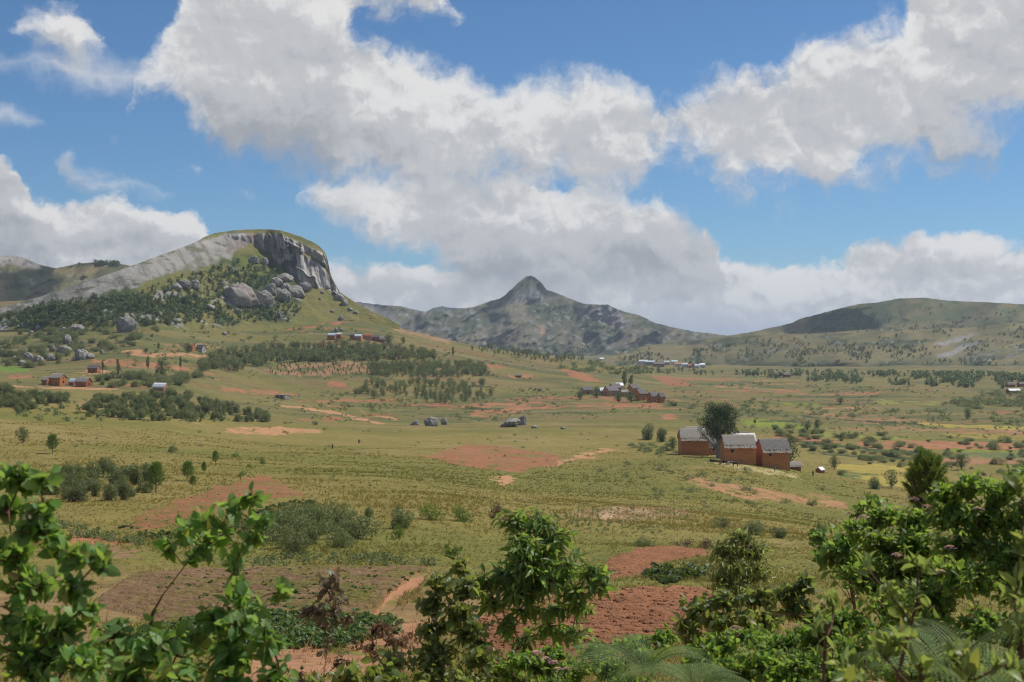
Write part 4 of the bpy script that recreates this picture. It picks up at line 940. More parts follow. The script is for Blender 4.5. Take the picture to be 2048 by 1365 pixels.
boulder(1021, 854, 42, 13, 'long striped boulder sloping up on the meadow', MB_, tilt=(0, -18), i=4, rot=0)
boulder(1043, 851, 18, 17, 'pale upright boulder at the head of the long striped one', MB_, i=1)
boulder(1069, 857, 14, 5, 'low flat boulder right of the long striped boulder', MB_)
boulder(1126, 859, 10, 4, 'smallest flat stone right of the meadow boulders', MB_)
LB = 'boulders strewn on the left slope'
boulder(251, 665, 39, 28, 'huge rounded boulder with a brown flank at the forest edge', LB, i=0, rot=0)
boulder(163, 720, 29, 18, 'dark split boulder leaning on its paler neighbour above the farm', LB)
boulder(176, 719, 22, 11, 'pale slanting boulder propped against the dark split one', LB, tilt=(0, -14))
for px, py, w_, h_ in [(187, 652, 27, 13), (139, 651, 21, 13), (154, 663, 29, 12), (215, 648, 18, 11), (123, 664, 12, 8), (77, 663, 14, 11), (180, 660, 9, 6), (203, 664, 9, 6), (133, 688, 19, 16), (104, 703, 12, 11), (127, 707, 26, 13), (70, 725, 16, 12), (55, 722, 20, 15), (81, 724, 10, 9), (42, 732, 18, 10), (40, 708, 8, 8), (100, 722, 16, 12), (115, 721, 10, 13), (163, 690, 8, 8), (203, 708, 8, 8), (15, 652, 14, 9), (3, 707, 7, 9), (93, 658, 10, 7), (112, 668, 8, 6), (62, 668, 8, 5), (166, 697, 8, 6), (147, 722, 9, 6), (90, 712, 8, 6), (28, 720, 9, 7)]:
    boulder(px, py, w_, h_, 'grey boulder strewn among bushes on the left slope', LB)
DB = 'boulders piled at the foot of the dome'
for px, py, w_, h_, lb in [(478, 613, 68, 40, 'largest pale boulder at the foot of the dome'), (497, 614, 33, 19, 'smooth wedge of rock against the largest dome boulder'), (528, 615, 36, 29, 'split pale boulder right of the largest one')]:
    boulder(px, py, w_, h_, lb, DB, where=DOME, rot=0)
for px, py, w_, h_ in [(538, 588, 25, 18), (553, 571, 24, 14), (569, 564, 32, 15), (567, 604, 30, 22), (590, 594, 34, 20), (573, 580, 19, 12), (609, 582, 28, 15), (506, 526, 20, 12), (531, 530, 11, 13), (656, 579, 11, 8), (676, 601, 20, 12), (689, 612, 14, 13), (665, 625, 8, 5), (525, 617, 18, 10), (546, 612, 10, 7), (475, 627, 16, 8), (418, 620, 25, 10), (558, 637, 10, 9), (683, 641, 9, 10), (352, 580, 20, 12), (368, 578, 26, 16), (385, 576, 22, 14), (320, 633, 10, 9), (350, 645, 22, 8), (645, 588, 8, 6), (700, 622, 12, 6), (712, 628, 10, 6), (447, 572, 10, 6), (640, 600, 5, 4), (400, 600, 8, 5)]:
    boulder(px, py, w_, h_, 'pale boulder in the rockfall below the dome cliffs', DB, where=DOME)
for px, py, w_, h_ in [(672, 664, 9, 7), (683, 663, 6, 5), (713, 664, 5, 4), (505, 657, 20, 5), (448, 671, 10, 6)]:
    boulder(px, py, w_, h_, 'small grey boulder on the slope by the hillside houses', 'small boulders by the hillside houses')
# ================================================================ plants
def mat_leaf(name, c1, c2, trans=.35, tcol=None, rough=.5, spec=.3, ovar=.25, sc=None):
    """leaf: colour varies from leaf to leaf and plant to plant, light passes through"""
    m, k, p, o = mat_base(name)
    g = k.new('ShaderNodeNewGeometry'); oi = k.new('ShaderNodeObjectInfo')
    r = k.math('FRACT', k.math('ADD', g.outputs['Random Per Island'], k.math('MULTIPLY', oi.outputs['Random'], 7.31)))
    c = k.mix(r, (*c1, 1), (*c2, 1))
    hs = k.new('ShaderNodeHueSaturation'); k.l.new(c, hs.inputs['Color'])
    k.l.new(k.maprange(oi.outputs['Random'], 0, 1, 1 - ovar, 1 + ovar, smooth=False), hs.inputs['Value'])
    k.l.new(k.maprange(k.math('FRACT', k.math('MULTIPLY', oi.outputs['Random'], 13.7)), 0, 1, .485, .515, smooth=False), hs.inputs['Hue'])
    c = hs.outputs[0]
    if sc:      # broad leaves: some yellowed or browned, undersides paler, a lighter midrib-ward mottling
        r2 = k.math('FRACT', k.math('MULTIPLY', r, 23.7)); c = k.mix(k.maprange(r2, .90, .95, 0, .75), c, (.34, .27, .05, 1)); r3 = k.math('FRACT', k.math('MULTIPLY', r, 41.3)); c = k.mix(k.maprange(r3, .95, .97, 0, .8), c, (.16, .085, .04, 1))
        vv = k.maprange(k.math('FRACT', k.math('MULTIPLY', r, 9.1)), 0, 1, .55, 1.35, smooth=False); sc2 = k.new('ShaderNodeVectorMath', operation='SCALE'); k.l.new(c, sc2.inputs[0]); k.l.new(vv, sc2.inputs['Scale']); c = sc2.outputs[0]
        c = k.mix(k.math('MULTIPLY', g.outputs['Backfacing'], .3), c, (.22, .29, .15, 1))
    k.l.new(c, p.inputs['Base Color']); p.inputs['Roughness'].default_value = rough; p.inputs['Specular IOR Level'].default_value = spec
    t = k.new('ShaderNodeBsdfTranslucent'); mx = k.new('ShaderNodeMixShader'); mx.inputs[0].default_value = trans
    k.l.new(k.mix(.55, c, (*(tcol or (.30, .42, .04)), 1)), t.inputs['Color'])
    k.l.new(p.outputs[0], mx.inputs[1]); k.l.new(t.outputs[0], mx.inputs[2]); k.l.new(mx.outputs[0], o.inputs[0])
    return m
M_BARK = mat_plain('bark', (.17, .125, .09), (.09, .065, .05), 6, stretch=(1, 1, .3))
M_BARKP = mat_plain('pale_bark', (.33, .29, .25), (.20, .17, .15), 5, stretch=(1, 1, .3))
M_TWIG = mat_plain('reddish_twig', (.17, .085, .055), (.09, .05, .035), 9)
ML_SHRUB = mat_leaf('shrub_leaf', (0.123, 0.16, 0.052), (0.217, 0.239, 0.102), .3, (0.29, 0.348, 0.087))
ML_DARK = mat_leaf('dark_tree_leaf', (0.072, 0.112, 0.039), (0.138, 0.18, 0.063), .25, (0.225, 0.285, 0.06))
ML_EUC = mat_leaf('grey_green_leaf', (0.112, 0.148, 0.05), (0.205, 0.232, 0.095), .3, (0.29, 0.34, 0.08))
ML_BRIGHT = mat_leaf('fresh_leaf', (0.091, 0.156, 0.026), (0.182, 0.247, 0.046), .3)
ML_PINE = mat_leaf('pine_needle', (0.085, 0.155, 0.025), (0.17, 0.25, 0.045), .3, (0.26, 0.38, 0.04), .6)
ML_BROWN = mat_leaf('dry_leaf', (.17, .10, .055), (.10, .085, .05), .3, (.25, .13, .05))

def tube(pts, radii, k=6):
    P = np.array([tuple(p) for p in pts], float); n = len(P); V = []
    for i in range(n):
        t = P[min(i + 1, n - 1)] - P[max(i - 1, 0)]; t /= max(np.linalg.norm(t), 1e-9)
        a = np.cross(t, (0, 0, 1) if abs(t[2]) < .9 else (1, 0, 0)); a /= np.linalg.norm(a); b = np.cross(t, a)
        for j in range(k):
            g = 2 * math.pi * j / k; V.append(P[i] + radii[i] * (math.cos(g) * a + math.sin(g) * b))
    Q = [(i * k + j, i * k + (j + 1) % k, (i + 1) * k + (j + 1) % k, (i + 1) * k + j) for i in range(n - 1) for j in range(k)]
    return np.array(V), np.array(Q)
def leaf_quads(pos, out, size, rs, asp=.55, flat=.5):
    """leaf-sized diamonds at pos, turned partly outward; returns verts, quads"""
    n = len(pos); N = out * flat + rs.normal(size=(n, 3)) * .6; N /= np.linalg.norm(N, axis=1)[:, None]
    d = rs.normal(size=(n, 3)); d -= (d * N).sum(1)[:, None] * N; d /= np.linalg.norm(d, axis=1)[:, None]; s = np.cross(N, d)
    L = (size * (.55 + .9 * rs.rand(n)))[:, None]
    bend = N * L * .16
    V = np.stack([pos - d * L * .5, pos + s * L * .5 * asp + bend, pos + d * L * .5, pos - s * L * .5 * asp + bend], 1).reshape(-1, 3)
    return V, np.arange(n * 4).reshape(n, 4)
def crown_pts(n, lobes, rs, shell=.45):
    lb = np.array(lobes, float); wts = (lb[:, 3] * lb[:, 4] * lb[:, 5]) ** .67; wts /= wts.sum()
    ix = rs.choice(len(lb), n, p=wts); d = rs.normal(size=(n, 3)); d /= np.linalg.norm(d, axis=1)[:, None]
    r = (shell + (1 - shell) * rs.rand(n)) ** .7 * (1 + .12 * rs.normal(size=n))
    return lb[ix, :3] + d * r[:, None] * lb[ix, 3:], d
def shrub_geo(seed, n=420, h=1.0, w=1.25, nl=9, leaf=.085, stems=4):
    rs = np.random.RandomState(seed); lobes = []
    for i in range(nl):
        a = rs.rand() * 6.283; r = w * .36 * math.sqrt(rs.rand()); z = h * (.22 + .52 * rs.rand() * (1 - r / w)) if i % 3 else h * .15
        q = (.15 + .15 * rs.rand()); lobes.append((r * math.cos(a), r * math.sin(a), z, q * w * .85, q * w * .85, q * h * 1.05))
    p, d = crown_pts(n, lobes, rs); p[:, 2] = np.abs(p[:, 2]) * .98 + .01
    lv = leaf_quads(p, d, leaf, rs); sp = []
    for i in range(stems):
        l = lobes[i % nl]; e = np.array(l[:3]) + np.array([0, 0, l[5] * .9])
        sp.append(tube([(0.03 * i - .05, 0, -.12), e * .5 + rs.normal(size=3) * .04, e], [.022, .014, .005], 4))
    return lv, join_np(sp)
def tree_geo(seed, n=500, h=1.0, w=.5, bare=.35, nl=11, leaf=.055, dense=.5):
    rs = np.random.RandomState(seed); lobes = []; sp = []
    top = np.array([.04 * rs.normal(), .04 * rs.normal(), h * .9])
    tr = [np.array([0, 0, -.1]), np.array([.02 * rs.normal(), .02 * rs.normal(), h * .35]), np.array([.03 * rs.normal(), .03 * rs.normal(), h * .65]), top]
    sp.append(tube(tr, [.035 * h, .026 * h, .016 * h, .005 * h], 6))
    for i in range(nl):
        z = h * (bare + (.95 - bare) * (i + .5) / nl); a = i * 2.4 + rs.rand(); f = math.sin(math.pi * min(max((z / h - bare) / (1.0 - bare), .08), .95)) ** .6
        r = w * .33 * f * (.3 + .8 * rs.rand()); q = w * (.17 + .14 * rs.rand()) * (.5 + .6 * f)
        c = np.array([r * math.cos(a), r * math.sin(a), z]); lobes.append((*c, q, q, q * .85))
        st = np.array([0, 0, max(z - .18 * h, .15 * h)]); sp.append(tube([st, (st + c) / 2 + np.array([0, 0, -.02]), c], [.012 * h, .008 * h, .003 * h], 4))
    p, d = crown_pts(n, lobes, rs, dense)
    return leaf_quads(p, d, leaf, rs), join_np(sp)
def pine_geo(seed, h=1.0, w=.6, n=900, bare=.22, leaf=.13):
    rs = np.random.RandomState(seed); P = []; D = []; sp = [tube([(0, 0, -.1), (0, 0, h * .5), (0, 0, h)], [.022, .015, .004], 6)]
    nb = 46
    for i in range(nb):
        t = i / nb; z = h * (bare + (.97 - bare) * t); a = i * 2.4; L = w * .5 * (1 - t) ** .55 * (.75 + .4 * rs.rand()) * min(1, .55 + t * 3)
        e = np.array([L * math.cos(a), L * math.sin(a), z + L * (.55 + .5 * t)]); s0 = np.array([0, 0, z])
        sp.append(tube([s0, (s0 + e) / 2 - np.array([0, 0, L * .08]), e], [.008, .005, .002], 4))
        m = n // nb
        tt = .35 + .65 * rs.rand(m); P.append(s0 + (e - s0) * tt[:, None] + rs.normal(size=(m, 3)) * .012); dd = (e - s0) / np.linalg.norm(e - s0) + rs.normal(size=(m, 3)) * .45 + np.array([0, 0, .35]); D.append(dd / np.linalg.norm(dd, axis=1)[:, None])
    P = np.concatenate(P); D = np.concatenate(D); k = len(P); s = np.cross(D, rs.normal(size=(k, 3))); s /= np.linalg.norm(s, axis=1)[:, None]
    L = (leaf * (.6 + .6 * rs.rand(k)))[:, None]
    V = np.stack([P - s * L * .03, P + s * L * .03, P + D * L + s * L * .05, P + D * L - s * L * .05], 1).reshape(-1, 3)
    return (V, np.arange(k * 4).reshape(k, 4)), join_np(sp)
def proto(geo, lm, bm_, nm='foliage', st='stem'):
    (lv, lf), (sv, sf) = geo
    return mesh_np(nm, lv, lf, lm, smooth=False), mesh_np(st, sv, sf, bm_, smooth=True)
def single(geo, lm, bm_, nm):
    (lv, lf), (sv, sf) = geo; V, Fs = join_np([(sv, sf), (lv, lf)])
    ns = sum(len(f) for f in sf); nl = len(lf)
    return mesh_np(nm, V, [np.concatenate([f for f in sf] + [lf + len(sv)])] if all(f.shape[1] == 4 for f in sf) else Fs, [bm_, lm], smooth=False, midx=np.concatenate([np.zeros(ns), np.ones(nl)]))
PR = {}
PR['shrub'] = [proto(shrub_geo(i, 2600, leaf=.052), ML_SHRUB, M_BARK) for i in range(4)]
PR['brightshrub'] = [proto(shrub_geo(20 + i, 1100, leaf=.07), ML_BRIGHT, M_BARK) for i in range(2)]
PR['brownshrub'] = [proto(shrub_geo(30 + i, 1000, leaf=.06), ML_BROWN, M_BARK) for i in range(2)]
PR['tallshrub'] = [proto(shrub_geo(40 + i, 2400, h=1.0, w=.85, leaf=.047), ML_EUC, M_BARK) for i in range(3)]
PR['smalleuc'] = [proto(tree_geo(50 + i, 620, w=.85, leaf=.08, bare=.12), ML_EUC, M_BARKP, 'crown', 'trunk') for i in range(4)]
PR['fartree'] = [proto(tree_geo(60 + i, 520, w=.75, leaf=.09, bare=.15), ML_DARK, M_BARK, 'crown', 'trunk') for i in range(4)]
PR['talleuc'] = [proto(tree_geo(70 + i, 900, w=.42, leaf=.055, bare=.3), ML_EUC, M_BARKP, 'crown', 'trunk') for i in range(3)]
PR['round'] = [proto(tree_geo(80 + i, 1400, w=.95, leaf=.06, bare=.14, nl=16), ML_DARK, M_BARK, 'crown', 'trunk') for i in range(3)]
PR['pine'] = [proto(pine_geo(90 + i, n=1600), ML_PINE, M_BARK, 'needles', 'trunk') for i in range(3)]
FS = [single(shrub_geo(100 + i, 170, leaf=.15, stems=1), ML_SHRUB, M_BARK, 'shrub') for i in range(4)]
FT = [single(tree_geo(110 + i, 170, w=.6, leaf=.15, bare=.15, nl=7), ML_DARK, M_BARK, 'tree') for i in range(4)]
FE = [single(tree_geo(120 + i, 150, w=.42, leaf=.13, bare=.12, nl=7), ML_EUC, M_BARK, 'tree') for i in range(4)]
PC = [0]
def plant(name, kind, label, cat, p, hm, group=None, wide=1.0):
    """one plant of real height hm standing at p"""
    PC[0] += 1; v = PR[kind][PC[0] % len(PR[kind])]
    r = empty(name, p, (PC[0] * 2.399) % 6.283); r.scale = (hm * wide, hm * wide, hm); tag(r, label, cat, group)
    obj(v[0].name.split('.')[0], v[0], r); obj(v[1].name.split('.')[0], v[1], r)
    return r
def lone(name, me, label, cat, p, hm, group, wide=1.0):
    PC[0] += 1; o = obj(name, me[PC[0] % len(me)], None, p); o.rotation_euler = (0, 0, (PC[0] * 2.399) % 6.283); o.scale = (hm * wide, hm * wide, hm)
    return tag(o, label, cat, group)
def scat(poly, n, seed, mind=0.0, clus=0.0):
    rs = np.random.RandomState(seed); xs = [p[0] for p in poly]; ys = [p[1] for p in poly]; out = []; tries = 0
    while len(out) < n and tries < n * 90:
        tries += 1; x, y = rs.uniform(min(xs), max(xs)), rs.uniform(min(ys), max(ys))
        if not inpoly(np.array([x]), np.array([y]), poly)[0]: continue
        if clus and float(fbm(np.array([x / 34 + seed]), np.array([y / 11]), 3)[0]) < clus * (rs.rand() ** .7) - .12: continue
        if mind and any((x - a) ** 2 + (2 * (y - b)) ** 2 < mind * mind for a, b in out): continue
        out.append((x, y))
    return sorted(out, key=lambda q: q[1])
def px_h(p, hpx): return hpx * p.y / F
rs = np.random.RandomState(21)

# ---- the big tree by the houses
def big_tree():
    b = hit(1437, 917); k = b.y / F; rs = np.random.RandomState(2); h = 112 * k
    r = empty('broad_tree', b); tag(r, 'big dark green tree towering behind the orange houses', 'tree')
    sp = [tube([(0, 0, -1), (.1, 0, h * .1), (-.1, 0, h * .3), (.2, 0, h * .45)], [.95, .72, .55, .42], 10)]
    lobes = []
    for i in range(24):
        a = i * 2.399; z = h * (.42 + .5 * ((i * 7) % 24) / 24); rr = h * .30 * math.sin(math.pi * min(.92, max(.12, (z / h - .3) / .72))) * (.35 + .75 * rs.rand())
        c = np.array([rr * math.cos(a) + .02 * h, rr * math.sin(a), z]); q = h * (.095 + .06 * rs.rand()); lobes.append((*c, q * 1.15, q * 1.15, q))
        st = np.array([.1, 0, h * (.2 + .2 * rs.rand())]); sp.append(tube([st, (st + c) / 2 + rs.normal(size=3) * .25, c], [.26, .15, .04], 6))
    p, d = crown_pts(15000, lobes, rs, .5); lv = leaf_quads(p, d, .30, rs)
    obj('trunk', mesh_np('trunk', *join_np(sp), M_BARKP), r); obj('crown', mesh_np('crown', lv[0], lv[1], mat_leaf('deep_green_leaf', (.025, .050, .016), (.052, .084, .026), .18, (.07, .12, .02), .7, .08), smooth=False), r)
    # sparser pale boughs low on the left and right
    lob2 = [(-h * .27, .3, h * .42, 1.2, 1.2, 1.3), (-h * .33, 0, h * .52, 1.0, 1.0, 1.2), (-h * .2, 0, h * .58, .8, .8, 1.0), (h * .27, 0, h * .36, 1.0, 1, .8), (h * .33, .2, h * .48, .8, .8, .7)]
    p, d = crown_pts(700, lob2, rs, .2); lv = leaf_quads(p, d, .26, rs); parts = []
    for l in lob2:
        for q in range(5):
            e = np.array(l[:3]) + rs.normal(size=3) * .6; parts.append(tube([(0, 0, h * .16), (e[0] * .5, e[1] * .5, e[2] * .62), e], [.10, .06, .015], 4))
    lo = obj('pale_bough', mesh_np('pale_bough', *join_np(parts), M_BARKP), r); obj('foliage', mesh_np('foliage', lv[0], lv[1], ML_EUC, smooth=False), lo)
big_tree()
S1 = [  # (kind, px, base py, height px, width factor, label)
 ('round', 1578, 928, 56, .9, 'small brownish leafy tree behind the last orange house'),
 ('round', 1668, 939, 27, .85, 'round dark tree at the edge of the golden paddy'),
 ('tallshrub', 1748, 978, 34, 1.0, 'bushy young tree in front of the lower paddy'),
 ('smalleuc', 1783, 976, 36, 1.0, 'thin sparse tree beside the bushy one at the paddy'),
 ('round', 1922, 940, 32, 1.1, 'round dark bush right of the pine top'),
 ('pine', 105, 908, 36, 1.15, 'lone young pine on the left meadow'),
 ('smalleuc', 46, 886, 32, 1.2, 'small leafy tree at the left edge of the meadow'),
 ('shrub', 346, 905, 17, 1.0, 'single low bush in the open left meadow'),
 ('pine', 431, 930, 26, 1.0, 'small bright pine seedling on the meadow bank'),
 ('pine', 408, 948, 22, .9, 'thin pine seedling below the meadow bank'),
 ('pine', 376, 962, 36, 1.3, 'bushy young pine next to the big shrub clump'),
 ('pine', 386, 975, 22, 1.3, 'low dark pine seedling at the field corner'),
 ('pine', 312, 985, 56, 1.1, 'bright green pine at the right end of the shrub clump'),
 ('brightshrub', 522, 928, 16, .9, 'small upright green bush above the pinkish field'),
 ('brightshrub', 470, 915, 12, 1.3, 'low spreading green plant on the meadow'),
 ('brightshrub', 500, 935, 10, 1.3, 'tiny green plant above the pinkish field'),
 ('brightshrub', 482, 955, 18, .8, 'leggy green seedling above the pinkish field'),
 ('tallshrub', 810, 1058, 64, .95, 'dense grey-green bush standing alone in tall grass'),
 ('brightshrub', 797, 1078, 40, .6, 'bright young sapling in front of the dense grey bush'),
 ('brownshrub', 989, 1040, 52, .62, 'brown-tipped conical bush in the grass'),
 ('tallshrub', 680, 1050, 50, 1.0, 'grey-green shrub at the end of the field ditch'),
 ('tallshrub', 735, 1045, 42, .8, 'slim shrub beside the field ditch'),
 ('brightshrub', 862, 1040, 42, 1.1, 'light green airy bush in the grass'),
 ('brightshrub', 925, 1042, 38, 1.2, 'pale feathery bush in the grass'),
 ('shrub', 1290, 1104, 38, 1.3, 'round green bush on the edge of the red earth mound'),
 ('brownshrub', 1368, 1100, 30, 1.6, 'dry brown brush behind the red earth mound'),
 ('brownshrub', 1420, 1100, 32, 1.3, 'second dry brown brush beside the green-topped bush'),
 ('shrub', 1448, 1058, 28, 1.2, 'small green bush on the slope behind the brown brush'),
 ('shrub', 1510, 1070, 34, 1.4, 'wide bush on the slope below the eroded bank'),
 ('shrub', 1555, 1076, 34, 1.3, 'dark bush right of the wide slope bush'),
 ('shrub', 1625, 1012, 18, 1.2, 'small bush at the foot of the eroded bank'),
 ('shrub', 1680, 950, 12, 1.8, 'low hedge bush at the corner of the golden paddy'),
 ('tallshrub', 1295, 880, 44, .95, 'tall grey-green tree left of the orange houses'),
 ('tallshrub', 1325, 884, 38, 1.1, 'leafy tree beside the tall grey-green one'),
 ('round', 1346, 902, 28, .9, 'small dark tree against the leftmost orange house'),
 ('shrub', 632, 850, 9, 1.5, 'green bush left of the meadow boulders'),
 ('round', 1237, 805, 22, 1.0, 'round dark tree in front of the gabled village house'),
 ('round', 1262, 806, 24, 1.2, 'dark spreading tree at the centre of the village'),
 ('round', 1160, 800, 18, 1.0, 'small round tree at the left edge of the village'),
 ('round', 1193, 796, 22, 1.0, 'dark tree beside the small white village roof'),
 ('talleuc', 1249, 782, 42, .7, 'tall slim tree rising above the village'),
 ('talleuc', 1263, 782, 32, .9, 'second tall tree behind the village roofs'),
 ('shrub', 1345, 812, 14, 1.3, 'bush at the right end of the village'),
 ('round', 1284, 726, 17, .9, 'lone dark tree standing over the far town'),
 ('round', 1681, 809, 14, 1.2, 'lone round bush in the right fields'),
 ('round', 1936, 838, 22, 1.0, 'dark tree by the far right paddy strip'),
 ('round', 1634, 860, 22, .9, 'dark tree right of the lime green rice'),
 ('round', 1615, 862, 20, 1.1, 'grey-green tree beside the lime green rice'),
 ('talleuc', 1510, 850, 12, 1.4, 'small bush in front of the lime green rice'),
 ('round', 322, 762, 44, .85, 'big dark tree above the white tin roof'),
 ('talleuc', 236, 762, 44, .45, 'thin tall tree between the farm and forest'),
 ('talleuc', 296, 745, 34, .6, 'airy pale tree left of the big dark one'),
 ('talleuc', 361, 745, 34, .45, 'slim dark tree right of the big dark one'),
 ('talleuc', 205, 748, 26, .7, 'tree next to the lone brick house'),
 ('round', 376, 706, 20, 1.0, 'dark tree hiding the ruined orange house'),
 ('round', 292, 707, 10, 1.1, 'small round tree on the bare left slope'),
 ('talleuc', 317, 705, 20, .7, 'upright tree on the bare left slope'),
 ('talleuc', 906, 718, 26, .6, 'dark conical tree above the plantation'),
 ('round', 807, 688, 14, .9, 'small tree on the slope right of the hillside houses'),
 ('round', 777, 690, 20, 1.1, 'leafy tree at the end of the hillside houses'),
]
for kd, px, py, hp, wd, lb in S1:
    p = hit(px, py); plant({'pine': 'pine_tree', 'round': 'broadleaf_tree', 'talleuc': 'tall_tree', 'smalleuc': 'young_tree'}.get(kd, 'shrub'), kd, lb, 'shrub' if 'shrub' in kd else 'tree', p, px_h(p, hp), None, wd)
def wood(name, label, pts, protos, wide=1.2):
    """many far trees as one mass"""
    Vs, Fl, mi = [], [], []; o = 0; rr = np.random.RandomState(len(pts))
    src = []
    for me in protos:
        v = np.zeros(len(me.vertices) * 3, np.float32); me.vertices.foreach_get('co', v); f = np.zeros(len(me.loops), np.int32); me.loops.foreach_get('vertex_index', f); m_ = np.zeros(len(me.polygons), np.int32); me.polygons.foreach_get('material_index', m_)
        src.append((v.reshape(-1, 3), f.reshape(-1, 4), m_))
    for p, h in pts:
        v, f, m_ = src[rr.randint(len(src))]; a = rr.rand() * 6.283; c, s = math.cos(a), math.sin(a); wv = v * np.array([h * wide, h * wide, h])
        Vs.append(np.stack([wv[:, 0] * c - wv[:, 1] * s, wv[:, 0] * s + wv[:, 1] * c, wv[:, 2]], 1) + np.array(p)); Fl.append(f + o); mi.append(m_); o += len(v)
    me = mesh_np(name, np.concatenate(Vs), np.concatenate(Fl), [protos[0].materials[0], protos[0].materials[1]], smooth=False, midx=np.concatenate(mi))
    return tag(obj(name, me), label, None, None, 'stuff')
LOW_T = [single(tree_geo(130 + i, 70, w=1.0, leaf=.24, bare=.08, nl=6), ML_DARK, M_BARK, 'tree') for i in range(3)]
LOW_S = [single(shrub_geo(140 + i, 60, leaf=.24, stems=1, nl=5), ML_SHRUB, M_BARK, 'shrub') for i in range(3)]
MIDS = [single(shrub_geo(160 + i, 260, leaf=.12, stems=2, nl=7), ML_SHRUB, M_BARK, 'shrub') for i in range(3)]
# ---- clumps and belts: one plant each
def mass(name, kind, label, group, poly, n, hp, seed, mind=0, wide=(.9, 1.3), cat=''):
    rr = np.random.RandomState(seed)
    wood(name, label, [(hit(x, y), px_h(hit(x, y), rr.uniform(*hp))) for x, y in scat(poly, n, seed, 0, .45 if n > 200 else 0)], (LOW_S if n > 200 else MIDS), sum(wide) / 2)
def belt(name, kind, label, group, poly, n, hp, seed, mind=0, wide=(.9, 1.3), cat='shrub'):
    rr = np.random.RandomState(seed)
    for x, y in scat(poly, n, seed, mind):
        p = hit(x, y); plant(name, kind, label, cat, p, px_h(p, rr.uniform(*hp)), group, rr.uniform(*wide))
belt('shrub', 'tallshrub', 'grey-green shrub in the big clump at the left', 'big shrub clump at the left', [(105, 1000), (120, 960), (180, 945), (300, 955), (310, 985), (240, 1005), (150, 1012)], 30, (34, 62), 1, 16)
belt('shrub', 'shrub', 'dark shrub in the thicket below the pinkish field', 'thicket below the pinkish field', [(450, 1095), (560, 1050), (640, 1045), (720, 1070), (725, 1105), (600, 1112)], 15, (46, 84), 2, 30)
belt('shrub', 'tallshrub', 'grey-green shrub in the long belt across the left meadow', 'long shrub belt across the left meadow', [(170, 836), (180, 800), (300, 790), (380, 800), (470, 818), (560, 838), (555, 845), (300, 842)], 150, (14, 30), 3, 5, (.9, 1.4))
belt('shrub', 'tallshrub', 'shrub in the thicket at the left picture edge', 'thicket at the left picture edge', [(-30, 838), (-30, 785), (60, 790), (150, 800), (60, 822)], 62, (14, 32), 4, 5, (.9, 1.4))
belt('bush', 'shrub', 'green bush behind the farmhouses', 'bushes behind the farmhouses', [(190, 775), (210, 755), (290, 752), (400, 752), (390, 772), (300, 776)], 50, (10, 22), 5, 5, (1, 1.5), cat='bush')
belt('young_tree', 'smalleuc', 'young grey-green tree in the wood above the replanted plot', 'wood above the replanted plot', [(380, 752), (420, 715), (520, 700), (620, 696), (740, 694), (860, 710), (880, 720), (700, 725), (560, 726), (470, 745)], 240, (10, 20), 6, 4, (.9, 1.4), 'tree')
belt('plantation_tree', 'smalleuc', 'young tree in the dark square plantation', 'dark square plantation', [(742, 755), (735, 735), (800, 728), (965, 732), (980, 752), (900, 757)], 170, (9, 15), 7, 4, (1, 1.4), 'tree')
belt('young_tree', 'smalleuc', 'tree on the low ridge in front of the far mountain', 'trees on the low ridge before the mountain', [(930, 700), (1000, 697), (1060, 706), (1180, 722), (1110, 728), (1000, 712)], 60, (6, 15), 8, 6, (.6, 1.1), 'tree')
belt('sapling', 'smalleuc', 'young tree in the broken grove above the terraces', 'broken grove above the terraces', [(690, 800), (740, 770), (830, 765), (970, 770), (985, 795), (930, 805), (900, 812), (800, 795)], 95, (8, 18), 9, 6, (.9, 1.4), 'tree')
mass('scrub', 'shrub', 'green bushes on the terraces left of the village', 'bushes on the terraces', [(640, 815), (700, 780), (900, 790), (1150, 800), (1150, 815), (900, 822)], 45, (5, 10), 10, 8, (1, 1.6))
mass('scrub', 'shrub', 'bushes on the strip between fields and far town', 'bushes below the far town', [(1110, 738), (1180, 722), (1330, 738), (1340, 748), (1250, 750), (1130, 742)], 70, (6, 12), 11, 4, (1, 1.6))
mass('scrub', 'shrub', 'low bushes on the grassy spur below the houses', 'low bushes on the spur slope', [(1250, 1000), (1150, 960), (1300, 905), (1350, 915), (1600, 960), (1700, 985), (1650, 1010), (1420, 1030)], 46, (5, 15), 12, 14, (1.2, 2.0))
mass('scrub', 'brightshrub', 'leafy weeds under the tree left of the houses', 'weeds left of the houses', [(1265, 895), (1330, 890), (1356, 908), (1320, 912), (1275, 903)], 16, (6, 14), 13, 8, (1.4, 2.2))
belt('bush', 'shrub', 'green shrub on the valley floor right of the houses', 'shrubs on the right valley floor', [(1480, 842), (1600, 860), (1700, 870), (2050, 880), (2050, 960), (1880, 945), (1700, 925), (1600, 900), (1560, 870)], 110, (6, 17), 14, 8, (1.2, 2.2), cat='bush')
mass('scrub', 'shrub', 'dark scrub among the strip fields right of the village', 'shrubs among the right strip fields', [(1340, 815), (1500, 800), (1700, 815), (2050, 830), (2050, 850), (1700, 835), (1480, 835)], 80, (5, 12), 15, 8, (1.2, 2.2))
mass('scrub', 'shrub', 'green thicket at the far right', 'thicket at the far right', [(1880, 812), (1960, 790), (2050, 785), (2050, 815), (1950, 820)], 60, (8, 16), 16, 5, (1.2, 1.8))
belt('bush', 'shrub', 'bush or tree among the boulders on the left slope', 'bushes among the left boulders', [(-20, 720), (10, 680), (60, 660), (200, 655), (260, 672), (330, 650), (300, 690), (200, 705), (140, 725), (50, 740)], 130, (7, 19), 17, 5, (.9, 1.4), cat='bush')
